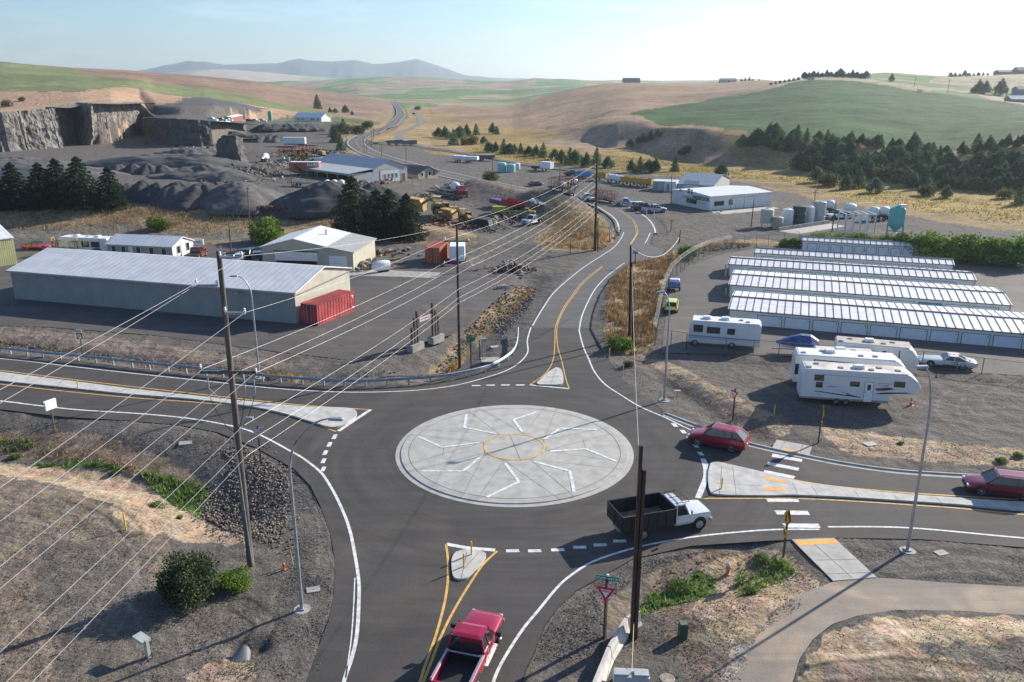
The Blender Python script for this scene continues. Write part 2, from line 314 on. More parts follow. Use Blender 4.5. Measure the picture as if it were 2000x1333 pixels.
# regions: (material, albedo, ragged edge metres, [pixel knots; optional third value = distance])
c_grav = (.125, .112, .098); c_lot = (.105, .098, .09); c_tan = (.36, .265, .175); c_dry = (.26, .19, .105); c_brown = (.30, .20, .125)
c_green = (.17, .19, .085); c_crop = (.045, .09, .026); c_grn = (.10, .16, .04); c_pale = (.42, .33, .22); c_straw = (.30, .22, .11); c_dirt = (.185, .145, .108); c_meadow = (.30, .21, .075)
REG = [
 (FI, (.27, .195, .09), 4, [(840, 300), (1060, 321), (1180, 334), (1330, 345), (1430, 350), (1530, 378), (1700, 408), (1880, 441), (2100, 464), (2600, 480), (2600, 250), (1930, 260), (1500, 255), (1225, 225), (1000, 214), (850, 262)]),
 # far country
 (FI, c_meadow, 6, [(850, 262), (800, 232), (790, 212), (900, 206), (1050, 205), (1230, 230), (1340, 290), (1700, 355), (2100, 372), (2500, 420), (2300, 470), (1880, 425), (1600, 372), (1520, 350), (1330, 340), (1180, 330), (1060, 318), (940, 305), (870, 290)]),
 (FI, c_brown, 5, [(820, 250), (950, 240), (1100, 262), (1240, 275), (1225, 222), (1400, 190), (1500, 170), (1540, 162, 1000), (1480, 150, 1180), (1300, 150, 1180), (1200, 150, 1180), (1115, 168, 1100), (1060, 190, 1010), (1000, 211, 940), (870, 208), (800, 207)]),
 (FI, (.30, .215, .145), 5, [(1150, 300), (1210, 290), (1320, 308), (1420, 330), (1480, 330), (1420, 265), (1300, 250), (1230, 222), (1160, 250), (1050, 270), (1000, 290)]),
 (FI, c_meadow, 5, [(850, 300), (850, 250), (960, 240), (1010, 268), (1200, 305), (1320, 322), (1440, 340), (1330, 340), (1180, 330), (1060, 318), (940, 310)]),
 (FI, c_crop, 2, [(1228, 222), (1290, 245), (1350, 244), (1420, 254), (1500, 263), (1600, 271), (1712, 279), (1825, 296), (1925, 288), (1985, 268), (2100, 262), (2400, 260), (2300, 212), (2000, 209), (1900, 192), (1790, 178), (1700, 163), (1640, 157), (1560, 159), (1490, 178), (1400, 192), (1300, 210)]),
 (FI, c_pale, 2, [(1560, 157, 760), (1600, 150, 760), (1700, 150, 760), (1790, 160, 760), (1900, 184), (2000, 205), (2100, 215), (2100, 206), (1990, 196), (1900, 178), (1800, 165), (1700, 154), (1640, 153)]),
 (FI, (.17, .20, .09), 3, [(1700, 163), (1800, 166), (1900, 181), (2000, 198), (2100, 205), (2100, 190), (1950, 180), (1850, 165), (1750, 157)]),
 (FI, (.36, .29, .19), 3, [(1810, 162), (1950, 174), (2100, 180), (2100, 148, 900), (1940, 150, 990), (1850, 154, 1080)]),
 # quarry and hill on the left
 (FI, c_green, 3, [(-900, 60, 1000), (0, 90, 950), (60, 110, 950), (95, 126), (155, 141), (250, 156), (375, 169), (500, 191), (607, 211), (650, 224), (560, 216), (487, 204), (400, 191), (357, 189), (300, 181), (250, 170), (150, 178), (0, 179), (-900, 185)]),
 (FI, (.25, .165, .115), 3, [(95, 126), (155, 141), (250, 156), (375, 169), (500, 191), (607, 211), (690, 232), (760, 225), (776, 206), (775, 196, 1350), (675, 180, 1380), (500, 150, 1350), (250, 125, 1200), (60, 105, 1050)]),
 (DI, (.40, .255, .155), 4, [(-900, 240), (0, 228), (82, 219), (140, 210), (200, 206), (275, 204), (300, 210), (440, 216), (560, 224), (640, 236), (650, 226), (560, 216), (400, 192), (300, 182), (250, 170), (150, 179), (0, 180), (-900, 186)]),
 (DI, c_pale, 1.5, [(0, 216), (80, 209), (140, 201), (280, 199), (130, 205), (60, 212), (0, 220)]),
 (GR, (.10, .095, .095), 3, [(345, 209), (355, 192), (400, 190), (487, 206), (530, 214), (500, 216), (440, 212)]),
 (GS, c_dry, 4, [(655, 255), (700, 235), (775, 205), (790, 215), (780, 240), (740, 262), (700, 275), (690, 290), (700, 302), (680, 300), (660, 270)]),
 (FI, (.30, .215, .10), 2, [(785, 212), (800, 235), (772, 252), (738, 263), (716, 272), (735, 277), (800, 280), (850, 288), (880, 296), (900, 300), (900, 240), (880, 225), (840, 212)]),
 (GS, (.12, .13, .05), 2, [(655, 230), (700, 233), (745, 240), (742, 244), (720, 248), (670, 240)]),
 # near: banks with dry grass
 (GS, c_dry, .8, [(-300, 420), (0, 412), (150, 405), (270, 400), (330, 404), (400, 402), (560, 408), (700, 420), (820, 432), (925, 455), (935, 478), (900, 482), (780, 474), (560, 468), (400, 476), (200, 470), (0, 462), (-300, 470)]),
 (DI, (.15, .14, .115), .8, [(-300, 440), (0, 440), (140, 445), (250, 432), (330, 446), (560, 458), (560, 470), (200, 470), (0, 464), (-300, 470)]),
 (DI, (.16, .13, .105), 1, [(900, 372), (935, 352), (1000, 364), (1070, 388), (1120, 402), (1165, 418), (1205, 448), (1195, 475), (1160, 490), (1060, 490), (1035, 470), (1060, 440), (1000, 400), (940, 385)]),
 (GS, c_straw, .8, [(1040, 470), (1080, 440), (1060, 400), (1000, 366), (1060, 384), (1120, 402), (1165, 420), (1205, 448), (1195, 475), (1160, 488), (1060, 488)]),
 (GS, c_dry, .5, [(880, 735), (915, 690), (960, 650), (1000, 610), (1045, 572), (1040, 560), (1010, 562), (950, 610), (900, 660), (860, 700), (820, 735)]),
 (GS, (.36, .22, .10), .5, [(500, 738), (505, 722), (560, 730), (610, 740), (600, 748)]),
 (DI, (.13, .11, .09), .5, [(-300, 655), (0, 660), (200, 690), (400, 715), (500, 735), (400, 730), (200, 706), (0, 680), (-300, 672)]),
 (DI, (.19, .15, .12), .5, [(-300, 620), (0, 640), (200, 655), (500, 700), (600, 712), (520, 728), (200, 690), (0, 662), (-300, 650)]),
 (GS, (.30, .22, .12), .5, [(1228, 515), (1190, 555), (1180, 610), (1182, 665), (1210, 690), (1260, 690), (1280, 665), (1290, 600), (1300, 540), (1345, 505), (1400, 487), (1480, 478), (1580, 480), (1480, 468), (1400, 472), (1300, 497)]),
 (DI, c_dirt, .4, [(1225, 690), (1300, 735), (1400, 800), (1470, 850), (1530, 860), (1540, 820), (1440, 775), (1340, 725), (1280, 690)]),
 (DI, c_tan, .35, [(1245, 690), (1320, 712), (1380, 745), (1470, 795), (1510, 810), (1490, 822), (1430, 810), (1340, 760), (1270, 715)]),
 (DI, c_tan, .5, [(1610, 852), (1600, 836), (1680, 842), (1800, 860), (1900, 872), (2100, 885), (2100, 912), (1950, 910), (1800, 900), (1700, 892), (1640, 880)]),
 (DI, c_tan, .4, [(1500, 836), (1510, 826), (1545, 832), (1540, 848), (1515, 852)]),
 # south-east corner
 (DI, c_dirt, .5, [(1310, 1090), (1420, 1070), (1500, 1070), (1560, 1100), (1610, 1145), (1550, 1175), (1490, 1240), (1440, 1333), (1330, 1333), (1260, 1240), (1180, 1215), (1170, 1180), (1250, 1140)]),
 (DI, c_tan, .5, [(1370, 1100), (1480, 1075), (1540, 1090), (1600, 1140), (1545, 1172), (1480, 1240), (1420, 1260), (1340, 1200), (1380, 1150)]),
 (GR, c_grav, .4, [(1240, 1200), (1290, 1205), (1310, 1250), (1340, 1300), (1340, 1450), (1150, 1450), (1170, 1260)]),
 (DI, c_tan, .5, [(1590, 1270), (1640, 1230), (1750, 1205), (1900, 1205), (2200, 1215), (2400, 1450), (1500, 1500), (1560, 1330)]),
 (DI, (.44, .34, .22), .6, [(1700, 1225), (1850, 1205), (2200, 1222), (2200, 1262), (1880, 1250), (1800, 1262), (1700, 1262)]),
 (DI, (.17, .145, .12), .5, [(1790, 1262), (1880, 1256), (2200, 1268), (2200, 1330), (2000, 1310), (1900, 1295), (1800, 1285)]),
 # south-west corner
 (DI, c_dirt, .8, [(-500, 930), (0, 930), (150, 960), (260, 1010), (330, 1040), (330, 1200), (380, 1333), (400, 1600), (-600, 1600), (-900, 1000)]),
 (GR, (.145, .125, .103), .8, [(60, 1060), (240, 1060), (310, 1150), (470, 1150), (560, 1230), (560, 1450), (150, 1450), (100, 1250)]),
 (DI, c_tan, .6, [(-500, 895), (0, 902), (130, 915), (230, 925), (280, 950), (340, 985), (400, 1010), (480, 1040), (490, 1075), (430, 1060), (330, 1050), (260, 1035), (220, 990), (130, 950), (0, 930), (-500, 930)]),
 (GS, (.30, .21, .13), .6, [(-500, 830), (0, 838), (110, 845), (200, 850), (300, 890), (380, 925), (420, 960), (380, 960), (300, 930), (230, 910), (100, 895), (0, 885), (-500, 880)]),
 (GS, c_grn, .5, [(60, 905), (150, 900), (225, 905), (230, 918), (170, 915), (80, 912)]),
 (GS, c_grn, .5, [(275, 922), (330, 930), (400, 950), (410, 985), (385, 1010), (340, 990), (290, 945)]),
 (DI, (.30, .265, .22), .3, [(1400, 1420), (1415, 1290), (1445, 1255), (1500, 1268), (1540, 1300), (1545, 1420)]),
 (DI, (.38, .27, .18), .4, [(370, 1333), (400, 1300), (440, 1285), (490, 1290), (500, 1333), (480, 1500), (340, 1500)]),
 (GS, c_grn, .4, [(1240, 1195), (1270, 1160), (1320, 1150), (1360, 1120), (1400, 1125), (1400, 1160), (1350, 1175), (1300, 1180), (1265, 1200)]),
]
TRK = [(.85, 1.25, p) for p in (
 [(2000, 770), (1900, 760), (1850, 790), (1880, 830), (2000, 850)], [(2000, 745), (1940, 750), (1900, 780), (1950, 830), (2010, 835)], [(1600, 715), (1700, 760), (1850, 800), (2000, 800)], [(1450, 720), (1560, 780), (1700, 830), (1850, 850), (2000, 865)],
 [(1330, 440), (1420, 410), (1500, 430), (1440, 455), (1330, 450)], [(1300, 470), (1400, 460), (1500, 465), (1650, 470)], [(0, 1180), (120, 1100), (230, 1120), (300, 1200), (330, 1333)], [(-50, 1060), (60, 1120), (130, 1230), (120, 1400)], [(40, 1000), (140, 1020), (230, 1080), (220, 1200), (100, 1333)], [(20, 1333), (60, 1220), (160, 1170), (260, 1230), (330, 1333)],
 [(600, 1300), (560, 1180), (600, 1080), (585, 960)], [(1640, 1075), (1760, 1090), (1900, 1080), (2050, 1110)], [(1700, 1120), (1850, 1100), (2000, 1120)], [(520, 352), (600, 358), (700, 380), (820, 390), (900, 420)], [(560, 390), (680, 375), (800, 372), (900, 355)], [(820, 320), (950, 345), (1050, 350), (1200, 380)], [(300, 372), (450, 365), (560, 345), (700, 330)], [(1560, 1290), (1700, 1300), (1900, 1290), (2050, 1320)], [(620, 640), (760, 660), (900, 610)], [(100, 655), (300, 672), (520, 700)])]
TRK += [(.6, .55, p) for p in ([(470, 1180), (520, 1220), (480, 1280)], [(1590, 1320), (1750, 1305), (1990, 1330)], [(150, 975), (220, 1000), (260, 1040)])]
def build_ground():
    dense = np.radians(np.linspace(-40, 40, 1080)); side = np.radians(np.concatenate([np.linspace(40, 180, 48)[1:]]))
    phi = np.concatenate([-side[::-1], dense, side])
    pys = np.arange(1460, 292, -2.3); b = (pys - 666.5) / FPX
    r1 = CAMH * (CS - b * SN) / (SN + b * CS)
    r = np.concatenate([[1.5, 6, 12, 17, 21, 24.5], r1, np.geomspace(r1[-1] * 1.012, 11200, 300)])
    r = np.unique(r)
    PH, RR = np.meshgrid(phi, r, indexing='ij')
    X = RR * np.sin(PH); Y = RR * np.cos(PH)
    Z = np.zeros_like(X); front = (np.abs(PH) < R(52)) & (Y > .5)
    Z[front] = H(X[front], Y[front])
    sidem = ~front
    Z[sidem] = (fbm(X[sidem] / 300, Y[sidem] / 300, 9) - .4) * 30 * sstep(250, 1500, RR[sidem])
    # small relief
    near = sstep(400, 200, RR)
    Z += near * ((fbm(X / 2.3, Y / 2.3, 11, 4) - .5) * .16)
    sel = front & (RR < 3500)
    x, y = X[sel], Y[sel]
    n = x.size; col = np.zeros((n, 3)); kd = np.full(n, GR)
    yy = y
    fr = sstep(420, 700, yy)[:, None]
    fg = fbm(x / 140, y / 260, 21, 3)[:, None]
    farc = np.where(fg > .55, np.array([.13, .20, .07]), np.where(fg > .42, np.array([.30, .25, .15]), np.array([.27, .2, .14])))
    col[:] = np.array(c_grav) * (1 - fr) + farc * fr
    kd[yy > 520] = FI
    for k, c, rag, pts in REG:
        w = []
        for q in pts:
            v = P(*q) if len(q) == 3 else G(*q); w.append((v.x, v.y))
        wa = np.array(w); bb = (x > wa[:, 0].min() - rag) & (x < wa[:, 0].max() + rag) & (y > wa[:, 1].min() - rag) & (y < wa[:, 1].max() + rag)
        ii = np.nonzero(bb)[0]
        if not ii.size: continue
        xs, ys = x[ii], y[ii]; s = 1 / max(rag * 1.6, .6)
        wx = xs + (fbm(xs * s, ys * s, 31) - .5) * 2.6 * rag; wy = ys + (fbm(xs * s, ys * s, 41) - .5) * 2.6 * rag
        m = inpoly(wx, wy, w); jj = ii[m]
        pv = (.9 + .2 * fbm(x[jj] / (rag * 4 + 2), y[jj] / (rag * 4 + 2), 51))[:, None]
        col[jj] = np.array(c) * pv; kd[jj] = k
    for wdt, f, pts in TRK:   # wheel ruts pressed into the gravel
        q_ = [tuple(v[:2]) for v in spline([G(*p) for p in pts], 5)]; qa = np.array(q_); bb = (x > qa[:, 0].min() - 2) & (x < qa[:, 0].max() + 2) & (y > qa[:, 1].min() - 2) & (y < qa[:, 1].max() + 2)
        ii = np.nonzero(bb)[0]
        if not ii.size: continue
        d = np.abs(pl_dist(x[ii], y[ii], q_) - wdt); a = np.exp(-(d / .15) ** 2); col[ii] *= (1 + (f - 1) * a * (.8 + .8 * fbm(x[ii], y[ii], 91, 2)))[:, None]
    # farther fields in patches
    C = np.ones((X.size, 4)); KD = np.full(X.size, FI)
    C[:, :3] = (.27, .22, .14); sf = sel.ravel(); C[sf, :3] = col; KD[sf] = kd
    f2 = (front & (RR >= 3500)).ravel(); fx = fbm(X.ravel()[f2] / 900, Y.ravel()[f2] / 1500, 61, 3)[:, None]
    C[f2, :3] = np.where(fx > .5, np.array([.42, .33, .24]), np.array([.25, .27, .13]))
    rr = RR.ravel(); nb = (rr < 250) & ~sf; C[nb, :3] = c_grav; KD[nb] = GR
    # the road bed lies just under the paving
    for poly in PAVED:
        pa = np.array(poly); xs, ys = X.ravel(), Y.ravel()
        bb = (xs > pa[:, 0].min()) & (xs < pa[:, 0].max()) & (ys > pa[:, 1].min()) & (ys < pa[:, 1].max())
        ii = np.nonzero(bb)[0]; m = inpoly(xs[ii], ys[ii], poly); zf = Z.reshape(-1); zf[ii[m]] = np.minimum(zf[ii[m]], -.07)
    # keep the bed under the far road ribbon
    near_r = (rr > 70) & (rr < 1400) & sf; ii = np.nonzero(near_r)[0]
    d = pl_dist(X.ravel()[ii], Y.ravel()[ii], ROADLINE); m = d < 6
    zf = Z.reshape(-1); zf[ii[m]] -= .10 * (1 + rr[ii[m]] / 300)
    nph, nr = X.shape
    V = np.stack([X, Y, Z], -1).reshape(-1, 3)
    i = np.arange(nph - 1)[:, None] * nr + np.arange(nr - 1)[None, :]
    F = np.stack([i, i + 1, i + nr + 1, i + nr], -1).reshape(-1, 4)[:, ::-1]
    F = F[:, ::-1]
    me = np_mesh('ground', V, F, GM, KD[F[:, 0]], True)
    a = me.color_attributes.new('Col', 'FLOAT_COLOR', 'POINT'); a.data.foreach_set('color', C.astype(np.float32).ravel())
    o = link(bpy.data.objects.new('ground', me)); tag(o, kind='structure')
    if me.polygons[0].normal.z < 0: me.flip_normals()
# ------------------------------------------------------------------ paved surfaces traced on the survey
ROAD_OUT = [(-700, 640), (-300, 668), (0, 691), (130, 702), (270, 721), (400, 735), (500, 744), (600, 752), (700, 756), (800, 753), (875, 744), (925, 733), (975, 715), (1000, 697), (1010, 680), (1012, 655),
 (1035, 640), (1052, 610), (1078, 570), (1127, 520), (1165, 494), (1196, 474), (1208, 455), (1207, 440), (1190, 420), (1165, 405), (1130, 393), (1160, 388), (1200, 397), (1235, 408), (1262, 424), (1275, 440), (1278, 455), (1270, 478), (1300, 490), (1290, 502), (1228, 520),
 (1195, 545), (1173, 575), (1158, 610), (1152, 645), (1168, 675), (1188, 705), (1205, 733), (1250, 770), (1292, 803), (1292, 812), (1360, 837), (1455, 868), (1510, 880), (1575, 897), (1650, 911), (1750, 925), (1875, 934), (2000, 940), (2500, 962),
 (2800, 1120), (2300, 1092), (2000, 1070), (1800, 1054), (1625, 1051), (1500, 1057), (1350, 1067), (1237, 1092), (1175, 1127), (1125, 1155), (1087, 1190), (1062, 1225), (1045, 1270), (1025, 1312), (1010, 1370), (980, 1500), (960, 1700),
 (480, 1700), (560, 1450), (600, 1325), (625, 1257), (642, 1212), (653, 1150), (653, 1087), (645, 1042), (625, 987), (607, 950), (575, 917), (500, 875), (425, 845), (350, 831), (250, 822), (125, 815), (0, 800), (-300, 775), (-900, 750)]
def gw(pts, z=0): return [Gz(a, b, z) for a, b in pts]
PATH = [(2300, 1162), (2000, 1147), (1850, 1139), (1750, 1131), (1712, 1129), (1627, 1137), (1575, 1156), (1537, 1176), (1500, 1212), (1478, 1245), (1455, 1290), (1430, 1333), (1330, 1460), (1480, 1460), (1548, 1333), (1562, 1287), (1587, 1250), (1625, 1220), (1675, 1203), (1750, 1192), (1875, 1194), (2000, 1202), (2300, 1222)]
LOTR = [(1292, 690), (1300, 620), (1308, 560), (1345, 522), (1400, 500), (1470, 486), (1560, 478), (1700, 470), (1900, 505), (2100, 520), (2500, 560), (2500, 740), (2050, 738), (1900, 728), (1740, 712), (1600, 700), (1440, 692)]
LOTL = [(-500, 470), (0, 468), (120, 472), (400, 482), (520, 480), (700, 478), (860, 512), (940, 540), (1000, 545), (980, 575), (930, 620), (880, 655), (820, 672), (700, 706), (560, 690), (300, 655), (100, 640), (-500, 620)]
PAVED = [[tuple(v[:2]) for v in gw(p)] for p in (ROAD_OUT, PATH, LOTR, LOTL)]
build_ground()

def sheet(name, poly, z, m, parent=None, thick=0):
    """flat polygon sheet (world Vectors), optionally with kerb sides down to the ground"""
    n = len(poly); V = [(v.x, v.y, z) for v in poly]
    tr = [tuple(t) for t in tessellate_polygon([[Vector(v) for v in V]])]
    fl = [np.array(tr)]
    if thick:
        V += [(v.x, v.y, z - thick) for v in poly]
        fl.append(np.array([(i, (i + 1) % n, n + (i + 1) % n, n + i) for i in range(n)]))
    me = np_mesh(name, np.array(V), fl, [m]); 
    import bmesh
    b = bmesh.new(); b.from_mesh(me); bmesh.ops.recalc_face_normals(b, faces=b.faces)
    up = sum(f.normal.z for f in b.faces)
    if up < 0: bmesh.ops.reverse_faces(b, faces=b.faces)
    b.to_mesh(me); b.free()
    o = link(bpy.data.objects.new(name, me))
    if parent: o.parent = parent
    else: tag(o, kind='structure')
    return o
def asphalt(name, col, seams=True, wear=.0, tan=0.0, polar=None):
    m, n, b = _nodes(name); L = n.links.new
    tc = n.nodes.new('ShaderNodeTexCoord')
    def nz(s, d=5, r=.6, st=None, rot=0, dist=0):
        v = tc.outputs['Object']
        if st: mp = n.nodes.new('ShaderNodeMapping'); mp.inputs['Scale'].default_value = st; mp.inputs['Rotation'].default_value = (0, 0, rot); L(v, mp.inputs[0]); v = mp.outputs[0]
        z = n.nodes.new('ShaderNodeTexNoise'); z.inputs['Scale'].default_value = s; z.inputs['Detail'].default_value = d; z.inputs['Roughness'].default_value = r; z.inputs['Distortion'].default_value = dist
        L(v, z.inputs[0]); return z.outputs[0]
    def ramp(v, a, b_, lo, hi):
        q = n.nodes.new('ShaderNodeMapRange'); L(v, q.inputs[0])
        for i, x in enumerate((a, b_, lo, hi)): q.inputs[i + 1].default_value = x
        return q.outputs[0]
    def mul(a, b_):
        q = n.nodes.new('ShaderNodeMath'); q.operation = 'MULTIPLY'; L(a, q.inputs[0]); L(b_, q.inputs[1]); return q.outputs[0]
    v = mul(ramp(nz(.06), .3, .7, .85, 1.15), ramp(nz(.5, 6), .3, .7, .9, 1.1)); v = mul(v, ramp(nz(22, 3), .3, .7, .82, 1.18))
    v = mul(v, ramp(nz(1, 4, .6, (.04, .8, 1), .45, .8), .35, .65, .9, 1.12))
    c1 = n.nodes.new('ShaderNodeMix'); c1.data_type = 'RGBA'; c1.inputs[6].default_value = (*col, 1); c1.inputs[7].default_value = (col[0] * 1.9, col[1] * 1.65, col[2] * 1.4, 1)
    L(ramp(nz(.13, 5, .6, None, 0, 1), .52, .75, 0, tan), c1.inputs[0])
    cb = n.nodes.new('ShaderNodeCombineColor'); [L(v, cb.inputs[i]) for i in range(3)]
    mx = n.nodes.new('ShaderNodeMix'); mx.data_type = 'RGBA'; mx.blend_type = 'MULTIPLY'; mx.inputs[0].default_value = 1
    L(c1.outputs[2], mx.inputs[6]); L(cb.outputs[0], mx.inputs[7]); out = mx.outputs[2]
    if polar:   # tyre-polished rings round the island
        vs = n.nodes.new('ShaderNodeVectorMath'); vs.operation = 'SUBTRACT'; L(tc.outputs['Object'], vs.inputs[0]); vs.inputs[1].default_value = (polar[0], polar[1], 0)
        sp = n.nodes.new('ShaderNodeSeparateXYZ'); L(vs.outputs[0], sp.inputs[0]); at = n.nodes.new('ShaderNodeMath'); at.operation = 'ARCTAN2'; L(sp.outputs[1], at.inputs[0]); L(sp.outputs[0], at.inputs[1])
        le = n.nodes.new('ShaderNodeVectorMath'); le.operation = 'LENGTH'; L(vs.outputs[0], le.inputs[0]); cx = n.nodes.new('ShaderNodeCombineXYZ'); L(le.outputs['Value'], cx.inputs[0]); L(at.outputs[0], cx.inputs[1])
        z = n.nodes.new('ShaderNodeTexNoise'); z.inputs['Scale'].default_value = .9; z.inputs['Detail'].default_value = 6; z.inputs['Roughness'].default_value = .7; L(cx.outputs[0], z.inputs[0])
        q1 = ramp(z.outputs[0], .3, .7, -.22, .22); fade = ramp(le.outputs['Value'], 17, 27, 1, 0); m1 = mul(q1, fade); ad = n.nodes.new('ShaderNodeMath'); ad.operation = 'ADD'; ad.inputs[1].default_value = 1; L(m1, ad.inputs[0])
        cbp = n.nodes.new('ShaderNodeCombineColor'); [L(ad.outputs[0], cbp.inputs[i]) for i in range(3)]
        mp2 = n.nodes.new('ShaderNodeMix'); mp2.data_type = 'RGBA'; mp2.blend_type = 'MULTIPLY'; mp2.inputs[0].default_value = 1; L(out, mp2.inputs[6]); L(cbp.outputs[0], mp2.inputs[7]); out = mp2.outputs[2]
    if wear:   # cracks
        vo = n.nodes.new('ShaderNodeTexVoronoi'); vo.feature = 'DISTANCE_TO_EDGE'; vo.inputs['Scale'].default_value = .11
        mp = n.nodes.new('ShaderNodeMix'); mp.data_type = 'RGBA'; mp.inputs[0].default_value = .35
        nn = n.nodes.new('ShaderNodeTexNoise'); nn.inputs['Scale'].default_value = .35; L(tc.outputs['Object'], nn.inputs[0]); L(tc.outputs['Object'], mp.inputs[6]); 
        vm = n.nodes.new('ShaderNodeVectorMath'); vm.operation = 'MULTIPLY_ADD'; L(nn.outputs[1], vm.inputs[0]); vm.inputs[1].default_value = (5, 5, 0); L(tc.outputs['Object'], vm.inputs[2]); L(vm.outputs[0], vo.inputs[0])
        q = ramp(vo.outputs[0], 0, .006, 1 - wear, 1)
        cb2 = n.nodes.new('ShaderNodeCombineColor'); [L(q, cb2.inputs[i]) for i in range(3)]
        m2 = n.nodes.new('ShaderNodeMix'); m2.data_type = 'RGBA'; m2.blend_type = 'MULTIPLY'; m2.inputs[0].default_value = 1; L(out, m2.inputs[6]); L(cb2.outputs[0], m2.inputs[7]); out = m2.outputs[2]
    L(out, b.inputs['Base Color']); b.inputs['Roughness'].default_value = .82; b.inputs['Specular IOR Level'].default_value = .25
    bp = n.nodes.new('ShaderNodeBump'); bp.inputs['Distance'].default_value = .02; L(nz(30, 4), bp.inputs['Height']); L(bp.outputs[0], b.inputs['Normal'])
    return m
_c = (Gz(1005, 792) + Gz(1005, 992)) / 2
M_road = asphalt('new_asphalt', (.072, .0655, .061), tan=.45, polar=(_c.x, _c.y))
M_old = asphalt('old_asphalt', (.115, .109, .103), wear=.0, tan=.3)
M_lot = asphalt('lot_asphalt', (.10, .091, .084), wear=.5, tan=.6)
M_lotr = asphalt('yard_asphalt', (.128, .114, .102), wear=.3, tan=.4)
M_path = asphalt('dusty_path', (.25, .21, .17), tan=1.0)
M_conc = mat('concrete', (.42, .405, .37), .9, var=.12, scale=1.2, bump=.01, bscale=20)
M_concw = mat('bright_concrete', (.50, .485, .45), .9, var=.14, scale=1.5, bump=.01, bscale=20)
M_concd = mat('old_concrete', (.36, .34, .31), .9, var=.2, scale=1.2, bump=.01, bscale=14)
M_wl = mat('white_road_paint', (.72, .72, .70), .7, var=.22, scale=3)
M_yl = mat('yellow_road_paint', (.72, .42, .10), .7, var=.2, scale=3)
M_tact = mat('tactile_yellow', (.85, .42, .08), .8, var=.15, scale=3)
M_joint = mat('joint_dark', (.13, .125, .12), .9)
sheet('road', gw(ROAD_OUT), .02, M_road)
sheet('old_road', gw([(1037, 641), (1155, 641), (1160, 610), (1175, 575), (1197, 545), (1228, 520), (1288, 502), (1298, 490), (1268, 478), (1276, 455), (1273, 440), (1260, 425), (1235, 410), (1200, 399), (1160, 390), (1130, 393), (1165, 405), (1190, 420), (1207, 440), (1208, 455), (1196, 474), (1165, 494), (1127, 520), (1078, 570), (1052, 610)]), .024, M_old)
sheet('path', gw(PATH), .014, M_path)
sheet('store_apron', gw([(1388, 413.5), (1509, 404), (1522, 408), (1440, 417), (1400, 420)]), .03, M_conc)
sheet('lot_slab', gw([(620, 533), (700, 524), (740, 528), (862, 533), (850, 544), (740, 540), (660, 538)]), .03, M_concd)
sheet('storage_yard_paving', gw(LOTR), .016, M_lotr)
sheet('parking_lot', gw(LOTL), .012, M_lot)
def ribbon(name, pts, wd, m, dz=.02, offs=0.0, drape=True, z=None, wend=None, build=True):
    p = [Vector(q) for q in pts]; V = []
    n = len(p)
    for i, v in enumerate(p):
        d = (p[min(i + 1, n - 1)] - p[max(i - 1, 0)]); d.z = 0; d.normalize(); s = Vector((-d.y, d.x, 0))
        ww = wd if wend is None else wd + (wend - wd) * i / (n - 1)
        for q in (-.5, .5):
            u = v + s * (offs + q * ww); V.append((u.x, u.y, (h1(v.x, v.y) + dz * min(1, max(.2, (v.length - 130) / 200))) if drape else z))
    F = [(2 * i, 2 * i + 1, 2 * i + 3, 2 * i + 2) for i in range(n - 1)]
    return V, [f[::-1] for f in F]
class Marks:
    def __init__(s): s.V = []; s.F = []
    def add(s, V, F):
        k = len(s.V); s.V += V; s.F += [tuple(i + k for i in f) for f in F]
    def line(s, pix, wd, z=.03, n=6):
        s.add(*ribbon('', spline(gw(pix), n), wd, None, drape=False, z=z))
    def quad(s, pix, z=.03):
        v = gw(pix); s.add([(a.x, a.y, z) for a in v], [(0, 1, 2, 3)])
    def build(s, name, m):
        me = np_mesh(name, np.array(s.V), np.array(s.F), [m])
        import bmesh
        b = bmesh.new(); b.from_mesh(me)
        for f in b.faces:
            f.normal_update()
            if f.normal.z < 0: f.normal_flip()
        b.to_mesh(me); b.free()
        return tag(link(bpy.data.objects.new(name, me)), kind='structure')
# far road ribbon + its lines
rl = RL
mk = Marks(); V, F = ribbon('', rl, 8.6, None, .16); mk.add(V, F); mk.build('far_road', M_old)
sp = spline([G(*q) for q in [(905, 300), (880, 293), (800, 281), (778, 268), (785, 258), (812, 247), (822, 238), (815, 225), (806, 212)]], 6)
mk = Marks(); mk.add(*ribbon('', sp, 4.5, None, .2)); mk.build('side_track', mat('gravel_track', (.20, .18, .15), .9, var=.2, scale=.3))
sp = spline([G(*q) for q in [(1290, 365), (1200, 345), (1100, 332), (1000, 318), (900, 300), (830, 290), (800, 282)]], 6)
mk = Marks(); mk.add(*ribbon('', sp, 3.5, None, .22)); mk.build('rail_bed', mat('ballast', (.09, .08, .075), .9, var=.3, scale=2))
W = Marks(); Y_ = Marks()
for o in (-3.6, 3.6): W.add(*ribbon('', rl, .28, None, .24, offs=o))
for o in (-.16, .16): Y_.add(*ribbon('', rl, .1, None, .24, offs=o))
W.line([(-700, 648), (-300, 676), (0, 701), (125, 715), (250, 729), (400, 745), (500, 756), (600, 764), (700, 767), (800, 764), (875, 756), (925, 745), (975, 730), (1000, 719), (1020, 704), (1031, 687), (1030, 665), (1037, 640)], .15)
W.line([(1040, 637), (1062, 600), (1087, 567), (1137, 525), (1175, 500), (1203, 480), (1218, 455), (1216, 440), (1200, 422), (1178, 410), (1150, 399)], .16)
W.line([(1220, 514), (1187, 539), (1165, 562), (1150, 587), (1137, 617), (1132, 640), (1132, 650), (1140, 680), (1150, 702), (1160, 725), (1180, 750), (1212, 772), (1250, 795), (1300, 817), (1350, 841), (1400, 858)], .16)
W.line([(1260, 476), (1269, 457), (1267, 447), (1257, 432), (1240, 417), (1215, 405), (1180, 396)], .16)
